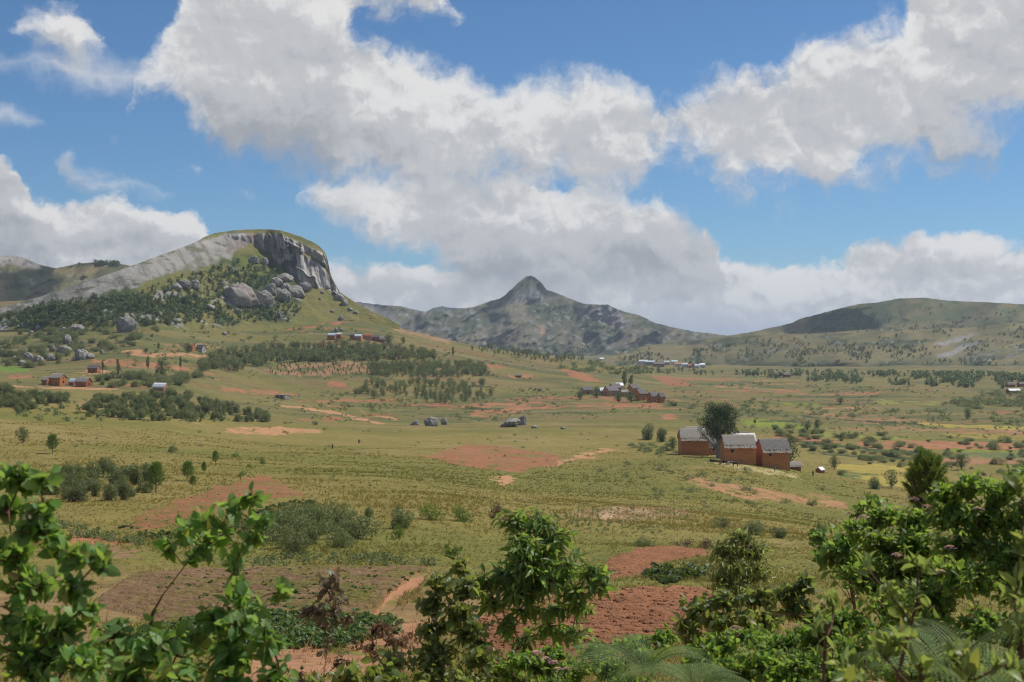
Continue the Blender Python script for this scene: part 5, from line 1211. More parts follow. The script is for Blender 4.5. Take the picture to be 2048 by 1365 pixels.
mass('scrub', 'shrub', 'small bushes dotted over the open left slope', 'bushes dotted over the left slope', [(200, 745), (260, 700), (420, 655), (600, 640), (700, 660), (620, 690), (420, 720)], 55, (4, 10), 18, 10, (1, 1.5))
mass('scrub', 'brightshrub', 'small weeds dotted over the meadow', 'weeds dotted over the meadow', [(0, 900), (200, 850), (900, 860), (1200, 880), (1200, 1010), (900, 1040), (400, 930)], 60, (3, 7), 19, 20, (1.2, 2.2))
# young trees set in rows on the replanted plot
for i in range(15):
    for j in range(7):
        x, y = 532 + i * 14.5 + j * 3 + rs.uniform(-3, 3), 730 + j * 3.3 + rs.uniform(-.8, .8)
        if x > 745 or (x < 560 and y < 735): continue
        p = hit(x, y); lone('plantation_tree', FE, 'knee-high young tree in a row on the replanted plot', 'tree', p, px_h(p, rs.uniform(4, 8)), 'young trees in rows', 1.3)
# ---- forest on the dome: the larger trees one by one, the rest as one wood
def on_dome(poly, n, seed, hp, mind=0):
    rr = np.random.RandomState(seed); return [(DOME.pt(x, y), rr.uniform(*hp), x, y) for x, y in scat(poly, n, seed, mind)]
F_W = [(-60, 655), (20, 628), (110, 606), (250, 594), (330, 600), (420, 600), (400, 650), (250, 655)]
F_U = [(240, 596), (330, 566), (420, 541), (490, 524), (560, 545), (540, 575), (450, 590), (440, 610), (560, 618), (600, 622), (580, 645), (430, 640), (330, 640), (250, 610)]
for p, hp, x, y in on_dome(F_W, 150, 31, (9, 17), 5): plant('forest_tree', 'fartree', 'dark forest tree at the left foot of the dome', 'tree', p, px_h(p, hp), 'forest at the left foot of the dome', 1.0)
for p, hp, x, y in on_dome(F_U, 170, 32, (5, 12), 5): lone('hillside_tree', FT, 'small tree in the woods on the dome slope', 'tree', p, px_h(p, hp), 'woods on the dome slope', 1.2)
wood('forest', 'dense woods covering the lower dome slope', [(p, px_h(p, hp)) for p, hp, x, y in on_dome(F_W, 430, 33, (5, 12)) + on_dome(F_U, 430, 34, (3, 9)) + on_dome([(400, 660), (560, 640), (610, 620), (560, 600), (430, 615)], 120, 35, (4, 9))], LOW_T)
def on_hill(R, poly, n, seed, hp):
    rr = np.random.RandomState(seed); return [(R.pt(x, y), px_h(R.pt(x, y), rr.uniform(*hp))) for x, y in scat(poly, n, seed, 0, .6)]
wood('scrub', 'scrub and trees scattered over the right hills', on_hill(RFRONT, [(1180, 735), (1300, 700), (1500, 690), (2080, 690), (2080, 745), (1400, 748)], 620, 41, (3, 7)) + on_hill(RBACK, [(1600, 655), (1680, 622), (1790, 612), (1780, 655), (1700, 668)], 420, 42, (3, 6)) + on_hill(RBACK, [(1500, 668), (1580, 650), (1900, 604), (2080, 612), (2080, 680)], 200, 43, (2, 5)) + on_hill(RFRONT, [(1400, 690), (1700, 664), (2080, 650), (2080, 700), (1400, 720)], 260, 44, (2.5, 6)), LOW_T)  # the clump on the back ridge's shoulder deepens its painted cloud shade
for sd, (poly, n, hp) in enumerate([([(380, 835), (560, 790), (900, 770), (1300, 780), (1300, 835), (900, 845), (560, 850)], 520, (2, 5)), ([(1300, 765), (2080, 775), (2080, 880), (1500, 870), (1300, 830)], 620, (2, 5.5)), ([(0, 770), (0, 700), (300, 660), (700, 650), (900, 690), (1150, 725), (1150, 760), (500, 760)], 520, (2, 5)), ([(560, 900), (1200, 865), (1250, 900), (1200, 1010), (900, 1040), (620, 980)], 130, (2, 5))]):
    mass('scrub', 'shrub', ['small scattered bushes over the terraces', 'small scattered bushes over the right fields', 'small scattered bushes over the slope under the dome', 'small scattered weeds on the middle meadow'][sd], '', poly, n, hp, 80 + sd, 0, (1.3, 1.9))
_v = scat([(1480, 748), (1650, 748), (2080, 752), (2080, 780), (1900, 775), (1760, 772), (1560, 760)], 620, 45, 0, .5)
wood('woodland', 'band of woodland at the foot of the right hills', [(hit(x, y), px_h(hit(x, y), 5 + 7 * ((i * 17) % 10) / 10)) for i, (x, y) in enumerate(_v)], LOW_T)
_v = scat([(1230, 745), (1210, 738), (1400, 742), (1560, 742), (2080, 748), (2080, 756), (1500, 754), (1300, 748)], 200, 46)
wood('tree_band', 'thin line of trees beyond the far town', [(hit(x, y), px_h(hit(x, y), 4 + 5 * ((i * 17) % 10) / 10)) for i, (x, y) in enumerate(_v)], LOW_T)
wood('scrub', 'dark trees along the crest of the far left hill and the mountain foot', on_hill(LHILL, [(150, 534), (170, 525), (240, 526), (240, 534)], 70, 47, (4, 8)) + on_hill(PEAK, [(800, 716), (900, 690), (1250, 690), (1400, 716)], 300, 48, (2, 6)) + on_hill(PEAK, [(1060, 620), (1130, 612), (1230, 670), (1180, 690)], 120, 49, (2, 5)), LOW_T)
_v = scat([(-20, 840), (170, 800), (560, 840), (560, 846), (300, 846)], 120, 50)
wood('undergrowth', 'low undergrowth filling the shrub belt on the left meadow', [(hit(x, y), px_h(hit(x, y), 6 + 6 * ((i * 17) % 10) / 10)) for i, (x, y) in enumerate(_v)], LOW_S, 1.5)
_v = scat([(420, 735), (520, 706), (700, 700), (870, 714), (700, 722), (560, 724)], 260, 51)
wood('undergrowth', 'undergrowth of the wood above the replanted plot', [(hit(x, y), px_h(hit(x, y), 6 + 6 * ((i * 17) % 10) / 10)) for i, (x, y) in enumerate(_v)], LOW_S, 1.5)

# ================================================================ grass, crop rows and clods
def grass_field():
    rs = np.random.RandomState(77); N = 110000
    px = rs.uniform(-60, 2110, N); y = 24 * (420 / 24) ** (rs.rand(N) ** .8); x = (px - CX) / F * y
    col, cls = ground_color(x, y); z = H(x, y) + mound(x, y)
    keep = ((cls == 0) | (rs.rand(N) < .07)) & (rs.rand(N) < .35 + .65 * sstep(fbm(x / 6, y / 6, 3), -.2, .3))
    red = col[:, 0] / np.maximum(col[:, 1], .01); keep &= (red < 1.45) | (rs.rand(N) < .12)
    x, y, z, col = x[keep], y[keep], z[keep], col[keep]; n = len(x)
    hgt = (.14 + .22 * rs.rand(n)) * np.clip(.75 + fbm(x / 11, y / 11, 2), .35, 1.6) * np.clip(y / 90, .8, 1.0)
    B = 5; V = np.zeros((n, B, 3, 3), np.float32); cc = np.zeros((n, B, 3, 3), np.float32)
    for b in range(B):
        a = rs.rand(n) * 6.283; lean = .75 + .8 * rs.rand(n); r = .06 + .20 * rs.rand(n) * hgt / .4
        bx, by = x + r * np.cos(a * 3), y + r * np.sin(a * 3); wd = (.012 + .02 * rs.rand(n)) * np.clip(y / 60, 1, 5)
        hh = hgt * (.6 + .6 * rs.rand(n)); ca, sa = np.cos(a), np.sin(a)
        V[:, b, 0] = np.stack([bx + sa * wd, by - ca * wd, z - .05], 1); V[:, b, 1] = np.stack([bx - sa * wd, by + ca * wd, z - .05], 1)
        V[:, b, 2] = np.stack([bx + ca * lean * hh, by + sa * lean * hh, z + hh], 1)
        tint = (.9 + .3 * rs.rand(n))[:, None]; dry = C(1.12, 1.0, .95) if b % 2 else C(1.0, 1.03, .85)
        for q in range(3): cc[:, b, q] = col * tint * dry * 1.2
    V = V.reshape(-1, 3); Fc = np.arange(len(V)).reshape(-1, 3)
    m, k, p, o = mat_base('grass_blade'); atn = k.new('ShaderNodeAttribute', attribute_name='Col'); k.l.new(atn.outputs['Color'], p.inputs['Base Color'])
    t = k.new('ShaderNodeBsdfTranslucent'); k.l.new(atn.outputs['Color'], t.inputs['Color']); mx = k.new('ShaderNodeMixShader'); mx.inputs[0].default_value = .35
    k.l.new(p.outputs[0], mx.inputs[1]); k.l.new(t.outputs[0], mx.inputs[2]); k.l.new(mx.outputs[0], o.inputs[0])
    gm = mesh_np('grass', V, Fc, m, cc.reshape(-1, 3), smooth=False)
    tag(obj('grass', gm), 'tall olive and straw grass covering the slopes', None, None, 'stuff')
grass_field()
def lumps(name, label, polys, n, size, mat, seed, colr):
    rs = np.random.RandomState(seed); Vs, Fs, cs = [], [], []; o = 0; bv, bf = ICO1
    for poly, k in zip(polys, n):
        for x, y in scat(poly, k, seed):
            p = hit(x, y); s = size * (.35 + rs.rand() ** 4 * 2.6) ; v = bv * (1 + .5 * (rs.rand(len(bv), 1) - .5)) * np.array([s, s, s * .75]) + np.array(p) + np.array([0, 0, .06])
            Vs.append(v); Fs.append(bf + o); cs.append(np.repeat((colr * (.75 + .5 * rs.rand()))[None], len(v), 0)); o += len(v)
    tag(obj(name, mesh_np(name, np.concatenate(Vs), np.concatenate(Fs), mat, np.concatenate(cs), smooth=False)), label, None, None, 'stuff')
PP = {lb: poly for nm, lb, c, cv, poly in PATCH}
lumps('soil_clods', 'clods of turned red earth on the ploughed fields', [PP['large cloddy red field behind the leafy sapling'], PP['mound of bare red earth beside the round green bush'], PP['round ploughed red field in the middle of the green meadow'], PP['sloping pinkish red field beyond the left foreground leaves']], [4200, 900, 500, 250], .045, M_SOIL, 5, SOIL)
# weeds and crops as low leafy plants
def crop(name, label, poly, n, hm, protos, seed, wide=1.4):
    rs = np.random.RandomState(seed); wood(name, label, [(hit(x, y), hm * rs.uniform(.6, 1.3) * max(1, hit(x, y).y / 90)) for x, y in scat(poly, n, seed)], protos, wide)
LOW_C = [single(shrub_geo(150 + i, 46, leaf=.34, stems=1, nl=4), mat_leaf('crop_leaf', (.05, .095, .03), (.09, .135, .05), .25), M_BARK, 'crop') for i in range(3)]
crop('crop_plants', 'green leafy crop growing below the brown field', [(480, 1238), (640, 1228), (800, 1245), (780, 1275), (640, 1300), (300, 1300), (280, 1262)], 420, .42, LOW_C, 61)
crop('crop_plants', 'low green crop along the lower edge of the pinkish field', [(230, 1050), (300, 1066), (420, 1050), (520, 1020), (600, 1000), (660, 1010), (560, 1060), (400, 1078), (280, 1080)], 260, .30, LOW_C, 62)
crop('crop_plants', 'grey-green crop rows in front of the red earth mound', [(1290, 1150), (1400, 1125), (1420, 1150), (1330, 1172)], 90, .5, LOW_C, 63)
crop('weeds', 'small weeds on the brown field', [(250, 1160), (400, 1145), (640, 1136), (860, 1140), (760, 1200), (500, 1232)], 330, .18, LOW_C, 64)
crop('weeds', 'weeds dotted over the pale worn clearing', [(1100, 1050), (1160, 1015), (1390, 1015), (1400, 1050), (1300, 1075)], 170, .22, LOW_S, 65)
crop('bank_grass', 'rank tufts along the ditch below the pinkish field', [(100, 1040), (200, 1062), (300, 1082), (430, 1070), (440, 1080), (300, 1096), (150, 1075)], 150, .35, LOW_S, 66)
crop('bank_grass', 'bushy bank behind the brown field', [(440, 1125), (600, 1112), (760, 1112), (870, 1125), (870, 1134), (640, 1130), (450, 1138)], 120, .35, LOW_S, 67)
# ================================================================ foreground plants, leaf by leaf
def leaf_geo(shape, fold=.25, curl=.2, ns=6, twist=0.0):
    """one leaf along +y, unit length, normal +z: folded along its midrib and arched"""
    V = []; Q = []
    for i in range(ns):
        s = i / (ns - 1); wd = shape(s); z = -curl * s * s; x0 = twist * math.sin(s * 2.6)
        for e in (-1, 0, 1): V.append((x0 + e * wd, s, z + fold * wd * abs(e)))
    for i in range(ns - 1):
        for e in range(2):
            a = i * 3 + e; Q.append((a, a + 1, a + 4, a + 3))
    return np.array(V), np.array(Q)
ovate = lambda s: .30 * math.sin(math.pi * min(1, s * .93 + .045)) ** .8 * (1.25 - .5 * s) + .004
lance = lambda s: .15 * math.sin(math.pi * min(1, s * .95 + .03)) ** .9 * (1.3 - .65 * s) + .004
ellip = lambda s: .24 * math.sin(math.pi * min(1, s * .96 + .03)) ** .75 + .004
rounded = lambda s: .36 * math.sin(math.pi * min(1, s * .9 + .08)) ** .6 * (1.12 - .3 * s) + .004
LSH = {'ovate': [(ovate, .2, .25, 0), (ovate, .35, .1, .04), (rounded, .25, .3, 0)], 'lance': [(lance, .3, .3, .05), (lance, .2, .55, -.06), (lance, .4, .15, .03)],
       'lantana': [(ovate, .45, .35, 0), (ovate, .25, .5, .03), (ovate, .6, .2, 0)], 'ellip': [(ellip, .35, .35, 0), (ellip, .5, .15, .03), (ellip, .25, .5, 0)], 'round': [(rounded, .2, .2, 0), (rounded, .3, .35, .03), (ovate, .2, .2, 0)]}
LSH = {k: [leaf_geo(a, b, c, 4, d) for a, b, c, d in v] for k, v in LSH.items()}
MF = {
 'euc': mat_leaf('young_gum_leaf', (.068, .180, .026), (.225, .345, .125), .5, (.42, .64, .05), .5, .25, .0, sc=1),
 'gum': mat_leaf('gum_sapling_leaf', (.068, .165, .026), (.225, .325, .12), .5, (.42, .62, .05), .45, .3, .0, sc=1),
 'lant': mat_leaf('lantana_leaf', (.068, .160, .024), (.225, .325, .068), .5, (.42, .62, .05), .55, .35, .0, sc=1),
 'guava': mat_leaf('guava_leaf', (.12, .20, .04), (.24, .31, .08), .45, (.48, .56, .08), .45, .4, .0, sc=1),
 'dusk': mat_leaf('bronze_leaf', (.17, .115, .08), (.12, .15, .07), .42, (.40, .25, .10), .45, .4, .0),
 'mixed': mat_leaf('dark_gum_leaf', (.085, .165, .038), (.20, .21, .07), .48, (.44, .50, .06), .42, .4, .0, sc=1),
 'pale': mat_leaf('narrow_pale_leaf', (.15, .215, .045), (.26, .30, .105), .48, (.46, .52, .08), .45, .4, .0, sc=1),
 'dead': mat_leaf('withered_leaf', (.25, .15, .085), (.16, .10, .06), .35, (.36, .20, .09), .7, .2, .0),
}
def frames(dirs, norms):
    Y = dirs / np.linalg.norm(dirs, axis=1)[:, None]; Z = norms - (norms * Y).sum(1)[:, None] * Y; Z /= np.maximum(np.linalg.norm(Z, axis=1), 1e-6)[:, None]
    return np.cross(Y, Z), Y, Z
LEAFMESH = {}
def leaf_plant(name, label, cat, base, clusters, leafkind, matkey, leaf_m, seed, droop=.35, twig_m=M_TWIG, stem_r=.014, per=9, nobj=300, upward=0.0, group=None, pairs=False, dens=1.0):
    """base: foot of the plant; clusters: (px, py, radius px x, radius px y, distance, twigs); every twig carries leaves"""
    rs = np.random.RandomState(seed); root = empty(name, base); tag(root, label, cat, group); B = np.array(base)
    stems = []; P = []; D = []; N = []; S = []
    # branches fork from what has already grown, lowest clusters first
    cs = sorted(clusters, key=lambda c: -c[1]); low = np.array(at(*cs[0][:2], cs[0][4])); first = B + (low - B) * np.array([.4, .4, .6])
    tk = [B + (first - B) * q + np.array([.02 * math.sin(4 * q), .01, 0]) for q in np.linspace(0, 1, 7)]; stems.append(tube(tk, np.linspace(stem_r * 1.25, stem_r, 7), 7))
    nodes = [(p, stem_r) for p in tk[2:]]
    for ci, (px, py, rx, ry, dist, nt) in enumerate(cs):
        c = np.array(at(px, py, dist)); k = dist / F; R = np.array([rx * k, max(rx, ry) * k * .9, ry * k])
        cost = [np.linalg.norm(c - p) + 1.6 * max(0, p[2] - c[2] + .04) + .9 * max(0, math.hypot(c[0] - p[0], c[1] - p[1]) - (c[2] - p[2])) for p, r_ in nodes]; s_, r0 = nodes[int(np.argmin(cost))]
        t = np.linspace(0, 1, 9)[:, None]; mid = (s_ + c) / 2 + rs.normal(size=3) * .10 * np.linalg.norm(c - s_) + np.array([0, 0, .10 * np.linalg.norm(c - s_)])
        path = (1 - t) ** 2 * s_ + 2 * t * (1 - t) * mid + t * t * c
        r1 = max(r0 * .55, stem_r * .22); stems.append(tube(path, np.linspace(r0 * .8, r1, 9), 6)); nodes += [(path[q], r1) for q in range(3, 9)]
        for q in range(int(nt * dens + .5)):
            e = rs.normal(size=3); e /= np.linalg.norm(e); e *= rs.rand() ** .45; tgt = c + e * R
            s0 = path[rs.randint(5, 9)]; m2 = (s0 + tgt) / 2 + rs.normal(size=3) * .02 + np.array([0, 0, -.02 + .02 * upward])
            u = np.linspace(0, 1, 6)[:, None]; tw = (1 - u) ** 2 * s0 + 2 * u * (1 - u) * m2 + u * u * tgt
            stems.append(tube(tw, np.linspace(stem_r * .20, stem_r * .08, 6), 4))
            L = max(np.linalg.norm(tgt - s0), .02); td = (tgt - m2) / max(np.linalg.norm(tgt - m2), 1e-6)
            nleaf = max(3, int(per * (.6 + .6 * rs.rand())))
            reach = min(1, leaf_m * nleaf * .42 / L)
            for w_ in range(nleaf):
                f = 1 - reach * (w_ / nleaf) * .95; pp = (1 - f) ** 2 * s0 + 2 * f * (1 - f) * m2 + f * f * tgt
                a = (w_ // 2 * 1.57 + (w_ % 2) * 3.14) if pairs else w_ * 2.4; sd_ = np.cross(td, (math.cos(a), math.sin(a), .3 * math.sin(2 * a))); sd_ /= max(np.linalg.norm(sd_), 1e-6)
                dd = td * (.45 if w_ else 1.2) + sd_ * .9 + np.array([0, 0, -droop + upward]) + rs.normal(size=3) * .22
                nn = np.array([0, 0, .8]) + rs.normal(size=3) * .8 + td * .3 * upward
                P.append(pp); D.append(dd); N.append(nn); S.append(leaf_m * (.42 + .75 * rs.rand()) * (.75 if w_ == 0 else 1))
    sv = join_np(stems); obj('stem', mesh_np('stem', sv[0] - B, sv[1], twig_m), root)
    P, D, N, S = np.array(P), np.array(D), np.array(N), np.array(S); X, Y, Z = frames(D, N)
    var = rs.randint(0, 3, len(P)); geos = LSH[leafkind]
    # the leaves that show largest in view are parts of their own, the rest one mass
    pxs = CX + F * P[:, 0] / P[:, 1]; pys = CY - F * (P[:, 2] - EZ) / P[:, 1]; vis = (pxs > -30) & (pxs < 2080) & (pys < 1390)
    score = np.where(vis, S / P[:, 1] * (1.3 - .6 * sstep(P[:, 1], P[:, 1].min(), P[:, 1].max())), 0); order = np.argsort(-score); top = order[:nobj][score[order[:nobj]] > 0]; istop = np.zeros(len(P), bool); istop[top] = True
    key = (leafkind, matkey)
    if key not in LEAFMESH: LEAFMESH[key] = [mesh_np('leaf', v, f, MF[matkey]) for v, f in geos]
    for i in top:
        o = bpy.data.objects.new('leaf', LEAFMESH[key][var[i]]); COL.objects.link(o); o.parent = root
        M = Matrix(((X[i, 0] * S[i], Y[i, 0] * S[i], Z[i, 0] * S[i], P[i, 0] - B[0]), (X[i, 1] * S[i], Y[i, 1] * S[i], Z[i, 1] * S[i], P[i, 1] - B[1]), (X[i, 2] * S[i], Y[i, 2] * S[i], Z[i, 2] * S[i], P[i, 2] - B[2]), (0, 0, 0, 1)))
        o.matrix_local = M
    rest = [(P[i] - B + (geos[var[i]][0][:, :1] * X[i] + geos[var[i]][0][:, 1:2] * Y[i] + geos[var[i]][0][:, 2:] * Z[i]) * S[i], geos[var[i]][1]) for i in np.nonzero(~istop)[0]]
    if rest:
        v, f = join_np(rest); tag(obj('foliage', mesh_np('foliage', v, f, MF[matkey]), root), None, None, None, 'stuff')
    return root
def foot(px, y):
    x = (px - CX) / F * y; return Vector((x, y, float(H(x, y))))
# ---- left: young gum with round leaves
leaf_plant('gum_shrub', 'round-leaved bright green gum shrub at the left edge', 'shrub', foot(40, 3.7),
  [(-80, 990, 60, 40, 3.8, 8), (-90, 1090, 70, 45, 3.8, 10), (-100, 1200, 80, 50, 3.8, 12), (-200, 1060, 70, 50, 3.9, 8), (-210, 1180, 80, 50, 3.9, 10), (40, 945, 60, 26, 3.8, 10), (85, 955, 30, 18, 3.7, 4), (20, 1000, 60, 34, 3.9, 9), (85, 1010, 34, 22, 3.7, 4), (60, 1050, 60, 30, 3.7, 9), (105, 1080, 50, 26, 3.7, 6), (30, 1100, 60, 40, 3.8, 12), (160, 1105, 60, 26, 3.6, 6), (205, 1120, 30, 18, 3.6, 3), (60, 1160, 80, 40, 3.8, 16), (140, 1170, 60, 30, 3.6, 7), (190, 1210, 50, 26, 3.7, 5), (40, 1230, 80, 46, 3.7, 18), (120, 1250, 70, 40, 3.7, 14), (60, 1310, 90, 50, 3.7, 22), (170, 1310, 70, 40, 3.6, 14), (90, 1360, 90, 40, 3.6, 18)], 'round', 'euc', .047, 1, droop=.25, per=9, dens=1.35)
leaf_plant('gum_branch', 'gum sapling with two reddish stems forking in front of the fields', 'sapling', foot(300, 4.2),
  [(305, 1225, 14, 12, 4.25, 1), (325, 1190, 10, 10, 4.2, 0), (335, 1085, 24, 22, 4.3, 3), (375, 1060, 40, 26, 4.3, 6), (425, 1040, 50, 24, 4.2, 8), (470, 1015, 36, 24, 4.2, 5), (505, 985, 28, 26, 4.2, 4), (525, 1040, 34, 18, 4.2, 4), (500, 1065, 34, 24, 4.2, 5), (420, 1085, 56, 24, 4.3, 8), (390, 1105, 40, 20, 4.3, 4), (470, 1130, 30, 34, 4.2, 6), (480, 1180, 30, 26, 4.1, 5), (515, 1200, 30, 20, 4.1, 4), (560, 1185, 24, 14, 4.1, 2)], 'ovate', 'euc', .052, 2, droop=.2, per=7, stem_r=.009)
leaf_plant('gum_shrub', 'low gum foliage with hanging grey-green leaves at the bottom left', 'shrub', foot(380, 4.0),
  [(230, 1265, 60, 34, 4.1, 9), (310, 1285, 70, 36, 4.0, 12), (240, 1345, 70, 40, 4.0, 15), (390, 1265, 50, 30, 4.1, 8), (440, 1225, 34, 30, 4.1, 6), (485, 1240, 40, 40, 4.0, 9), (460, 1300, 60, 44, 4.0, 14), (540, 1280, 40, 40, 3.9, 8), (350, 1340, 80, 40, 3.9, 18), (450, 1355, 70, 36, 3.9, 15), (560, 1345, 40, 36, 3.9, 8)], 'ovate', 'euc', .054, 3, droop=.8, per=9, dens=1.3)
# ---- bronze sapling
leaf_plant('bronze_sapling', 'thin sapling with sparse bronze leaves in front of the brown field', 'sapling', foot(652, 8.6),
  [(665, 1150, 30, 20, 8.7, 8), (650, 1178, 55, 22, 8.6, 14), (620, 1212, 40, 24, 8.7, 11), (675, 1205, 45, 30, 8.6, 14), (640, 1240, 40, 18, 8.6, 8), (690, 1235, 30, 22, 8.6, 8), (655, 1290, 22, 30, 8.6, 5), (690, 1320, 40, 30, 8.4, 8), (600, 1345, 30, 25, 8.5, 5)], 'ovate', 'dusk', .062, 4, droop=.5, per=6, stem_r=.010, dens=.8)
# ---- centre: drooping gum sapling
leaf_plant('gum_sapling', 'leafy gum sapling with drooping glossy leaves in the centre', 'sapling', foot(975, 6.8),
  [(1030, 1035, 36, 22, 6.9, 14), (1080, 1040, 50, 24, 6.9, 18), (1120, 1065, 36, 24, 6.9, 10), (1040, 1080, 50, 28, 6.8, 20), (1095, 1090, 55, 32, 6.9, 24), (1050, 1120, 60, 28, 6.8, 24), (1125, 1130, 55, 32, 6.8, 26), (1180, 1140, 36, 28, 6.8, 15), (1085, 1155, 70, 30, 6.8, 28), (1010, 1145, 50, 26, 6.9, 18), (965, 1155, 40, 22, 6.9, 10), (1040, 1180, 60, 26, 6.8, 20), (1150, 1180, 45, 24, 6.8, 13), (1205, 1165, 16, 18, 6.8, 5), (985, 1195, 40, 26, 6.8, 10), (1145, 1262, 50, 20, 6.9, 12), (1100, 1250, 36, 14, 6.9, 6), (1010, 1240, 40, 24, 6.8, 8), (1060, 1212, 50, 18, 6.85, 9), (1115, 1215, 45, 18, 6.85, 8), (1165, 1205, 36, 18, 6.85, 6), (1050, 1275, 40, 22, 6.9, 7), (960, 1280, 40, 24, 6.8, 9)], 'lance', 'gum', .082, 5, droop=.85, per=7, stem_r=.015, dens=1.5)
leaf_plant('gum_sapling', 'shorter gum sapling crowding the left side of the central one', 'sapling', foot(900, 6.6),
  [(905, 1100, 16, 12, 6.7, 4), (920, 1130, 26, 20, 6.7, 8), (890, 1160, 34, 24, 6.6, 13), (940, 1175, 45, 28, 6.6, 18), (865, 1205, 36, 28, 6.6, 14), (915, 1220, 55, 28, 6.5, 20), (860, 1255, 40, 24, 6.6, 15), (935, 1262, 55, 26, 6.6, 18), (880, 1300, 60, 26, 6.5, 20), (960, 1310, 50, 28, 6.5, 15), (850, 1340, 65, 28, 6.4, 20), (930, 1350, 65, 28, 6.4, 20), (1010, 1345, 40, 24, 6.4, 9)], 'ovate', 'mixed', .052, 6, droop=.5, per=9, stem_r=.012, dens=1.35)
leaf_plant('shrub', 'dull leafy shrub at the bottom, left of the central saplings', 'shrub', foot(770, 6.4),
  [(790, 1325, 40, 26, 6.5, 12), (745, 1340, 45, 26, 6.4, 13), (700, 1352, 45, 24, 6.3, 11), (800, 1360, 60, 24, 6.3, 15), (630, 1365, 40, 16, 6.3, 7)], 'ovate', 'mixed', .060, 7, droop=.4, per=9)
leaf_plant('dry_brush', 'withered brown brush beside the central saplings', 'brush', foot(775, 8.5),
  [(760, 1255, 40, 26, 8.6, 16), (800, 1280, 45, 28, 8.5, 18), (735, 1295, 45, 26, 8.5, 16), (790, 1315, 50, 26, 8.4, 16)], 'ovate', 'dead', .042, 8, droop=.2, per=9, stem_r=.008, nobj=120)
# ---- right: bushes behind
leaf_plant('pale_gum_shrub', 'rounded yellowish-green shrub with narrow leaves beside the red mound', 'shrub', foot(1480, 13.5),
  [(1480, 1070, 40, 18, 13.6, 16), (1450, 1095, 40, 26, 13.5, 22), (1500, 1095, 46, 26, 13.5, 26), (1470, 1130, 60, 30, 13.4, 34), (1520, 1140, 40, 30, 13.5, 20), (1440, 1155, 40, 30, 13.4, 20), (1490, 1170, 60, 30, 13.3, 28)], 'lance', 'pale', .080, 9, droop=.9, per=9, stem_r=.016, dens=2.3)
leaf_plant('gum_shrub', 'dark gum shrub with rusty leaves below the yellowish shrub', 'shrub', foot(1500, 7.6),
  [(1400, 1215, 45, 26, 7.8, 13), (1450, 1195, 45, 26, 7.7, 14), (1510, 1190, 50, 28, 7.7, 16), (1570, 1180, 45, 24, 7.6, 12), (1610, 1165, 30, 16, 7.6, 6), (1440, 1240, 60, 30, 7.6, 20), (1520, 1235, 65, 32, 7.5, 22), (1590, 1220, 45, 28, 7.6, 13), (1370, 1250, 40, 24, 7.7, 10), (1640, 1235, 45, 30, 7.5, 12)], 'ovate', 'mixed', .058, 10, droop=.6, per=9, dens=2.0)
leaf_plant('gum_shrub', 'upright gum twigs reaching over the meadow at the right', 'shrub', foot(1690, 7.2),
  [(1720, 1010, 30, 14, 7.3, 5), (1745, 1000, 24, 14, 7.3, 4), (1640, 1065, 36, 18, 7.3, 8), (1665, 1095, 45, 26, 7.2, 14), (1700, 1075, 45, 26, 7.2, 13), (1690, 1125, 50, 26, 7.2, 15), (1640, 1110, 26, 20, 7.2, 5), (1730, 1115, 45, 30, 7.1, 12)], 'ovate', 'gum', .056, 11, droop=.45, per=8, dens=1.3)
# ---- right: lantana thicket
LANT = 'lantana bushes in the right foreground'
leaf_plant('lantana_bush', 'lantana bush with pink flowers below the pine top', 'bush', foot(1770, 5.7),
  [(1720, 1055, 42, 26, 5.8, 15), (1770, 1030, 40, 26, 5.8, 15), (1820, 1040, 45, 34, 5.7, 20), (1760, 1085, 60, 36, 5.7, 27), (1830, 1090, 60, 40, 5.6, 28), (1790, 1140, 70, 40, 5.6, 32), (1720, 1150, 55, 36, 5.6, 22), (1860, 1150, 60, 40, 5.5, 26), (1800, 1200, 80, 40, 5.4, 32)], 'lantana', 'lant', .036, 12, droop=.25, per=14, group=LANT, dens=1.9)
leaf_plant('lantana_bush', 'tall bright lantana bush at the right picture edge', 'bush', foot(1970, 5.2),
  [(1890, 985, 45, 32, 5.4, 16), (1945, 965, 45, 30, 5.3, 16), (2000, 985, 45, 36, 5.2, 18), (2040, 960, 36, 36, 5.1, 13), (1900, 1030, 60, 36, 5.3, 26), (1970, 1030, 65, 40, 5.2, 30), (2035, 1040, 50, 46, 5.1, 24), (1930, 1085, 70, 42, 5.2, 32), (2010, 1105, 65, 46, 5.1, 32), (1940, 1150, 75, 42, 5.0, 32), (2030, 1170, 55, 46, 5.0, 24), (1870, 1185, 60, 40, 5.1, 24), (2110, 985, 60, 45, 5.1, 14), (2130, 1080, 70, 50, 5.0, 18), (2120, 1180, 70, 50, 4.9, 18), (2220, 1020, 70, 50, 5.1, 16), (2230, 1130, 80, 55, 5.0, 20), (2330, 1060, 70, 55, 5.1, 16), (2340, 1170, 80, 55, 5.0, 18)], 'lantana', 'lant', .037, 13, droop=.2, per=14, group=LANT, dens=1.9)
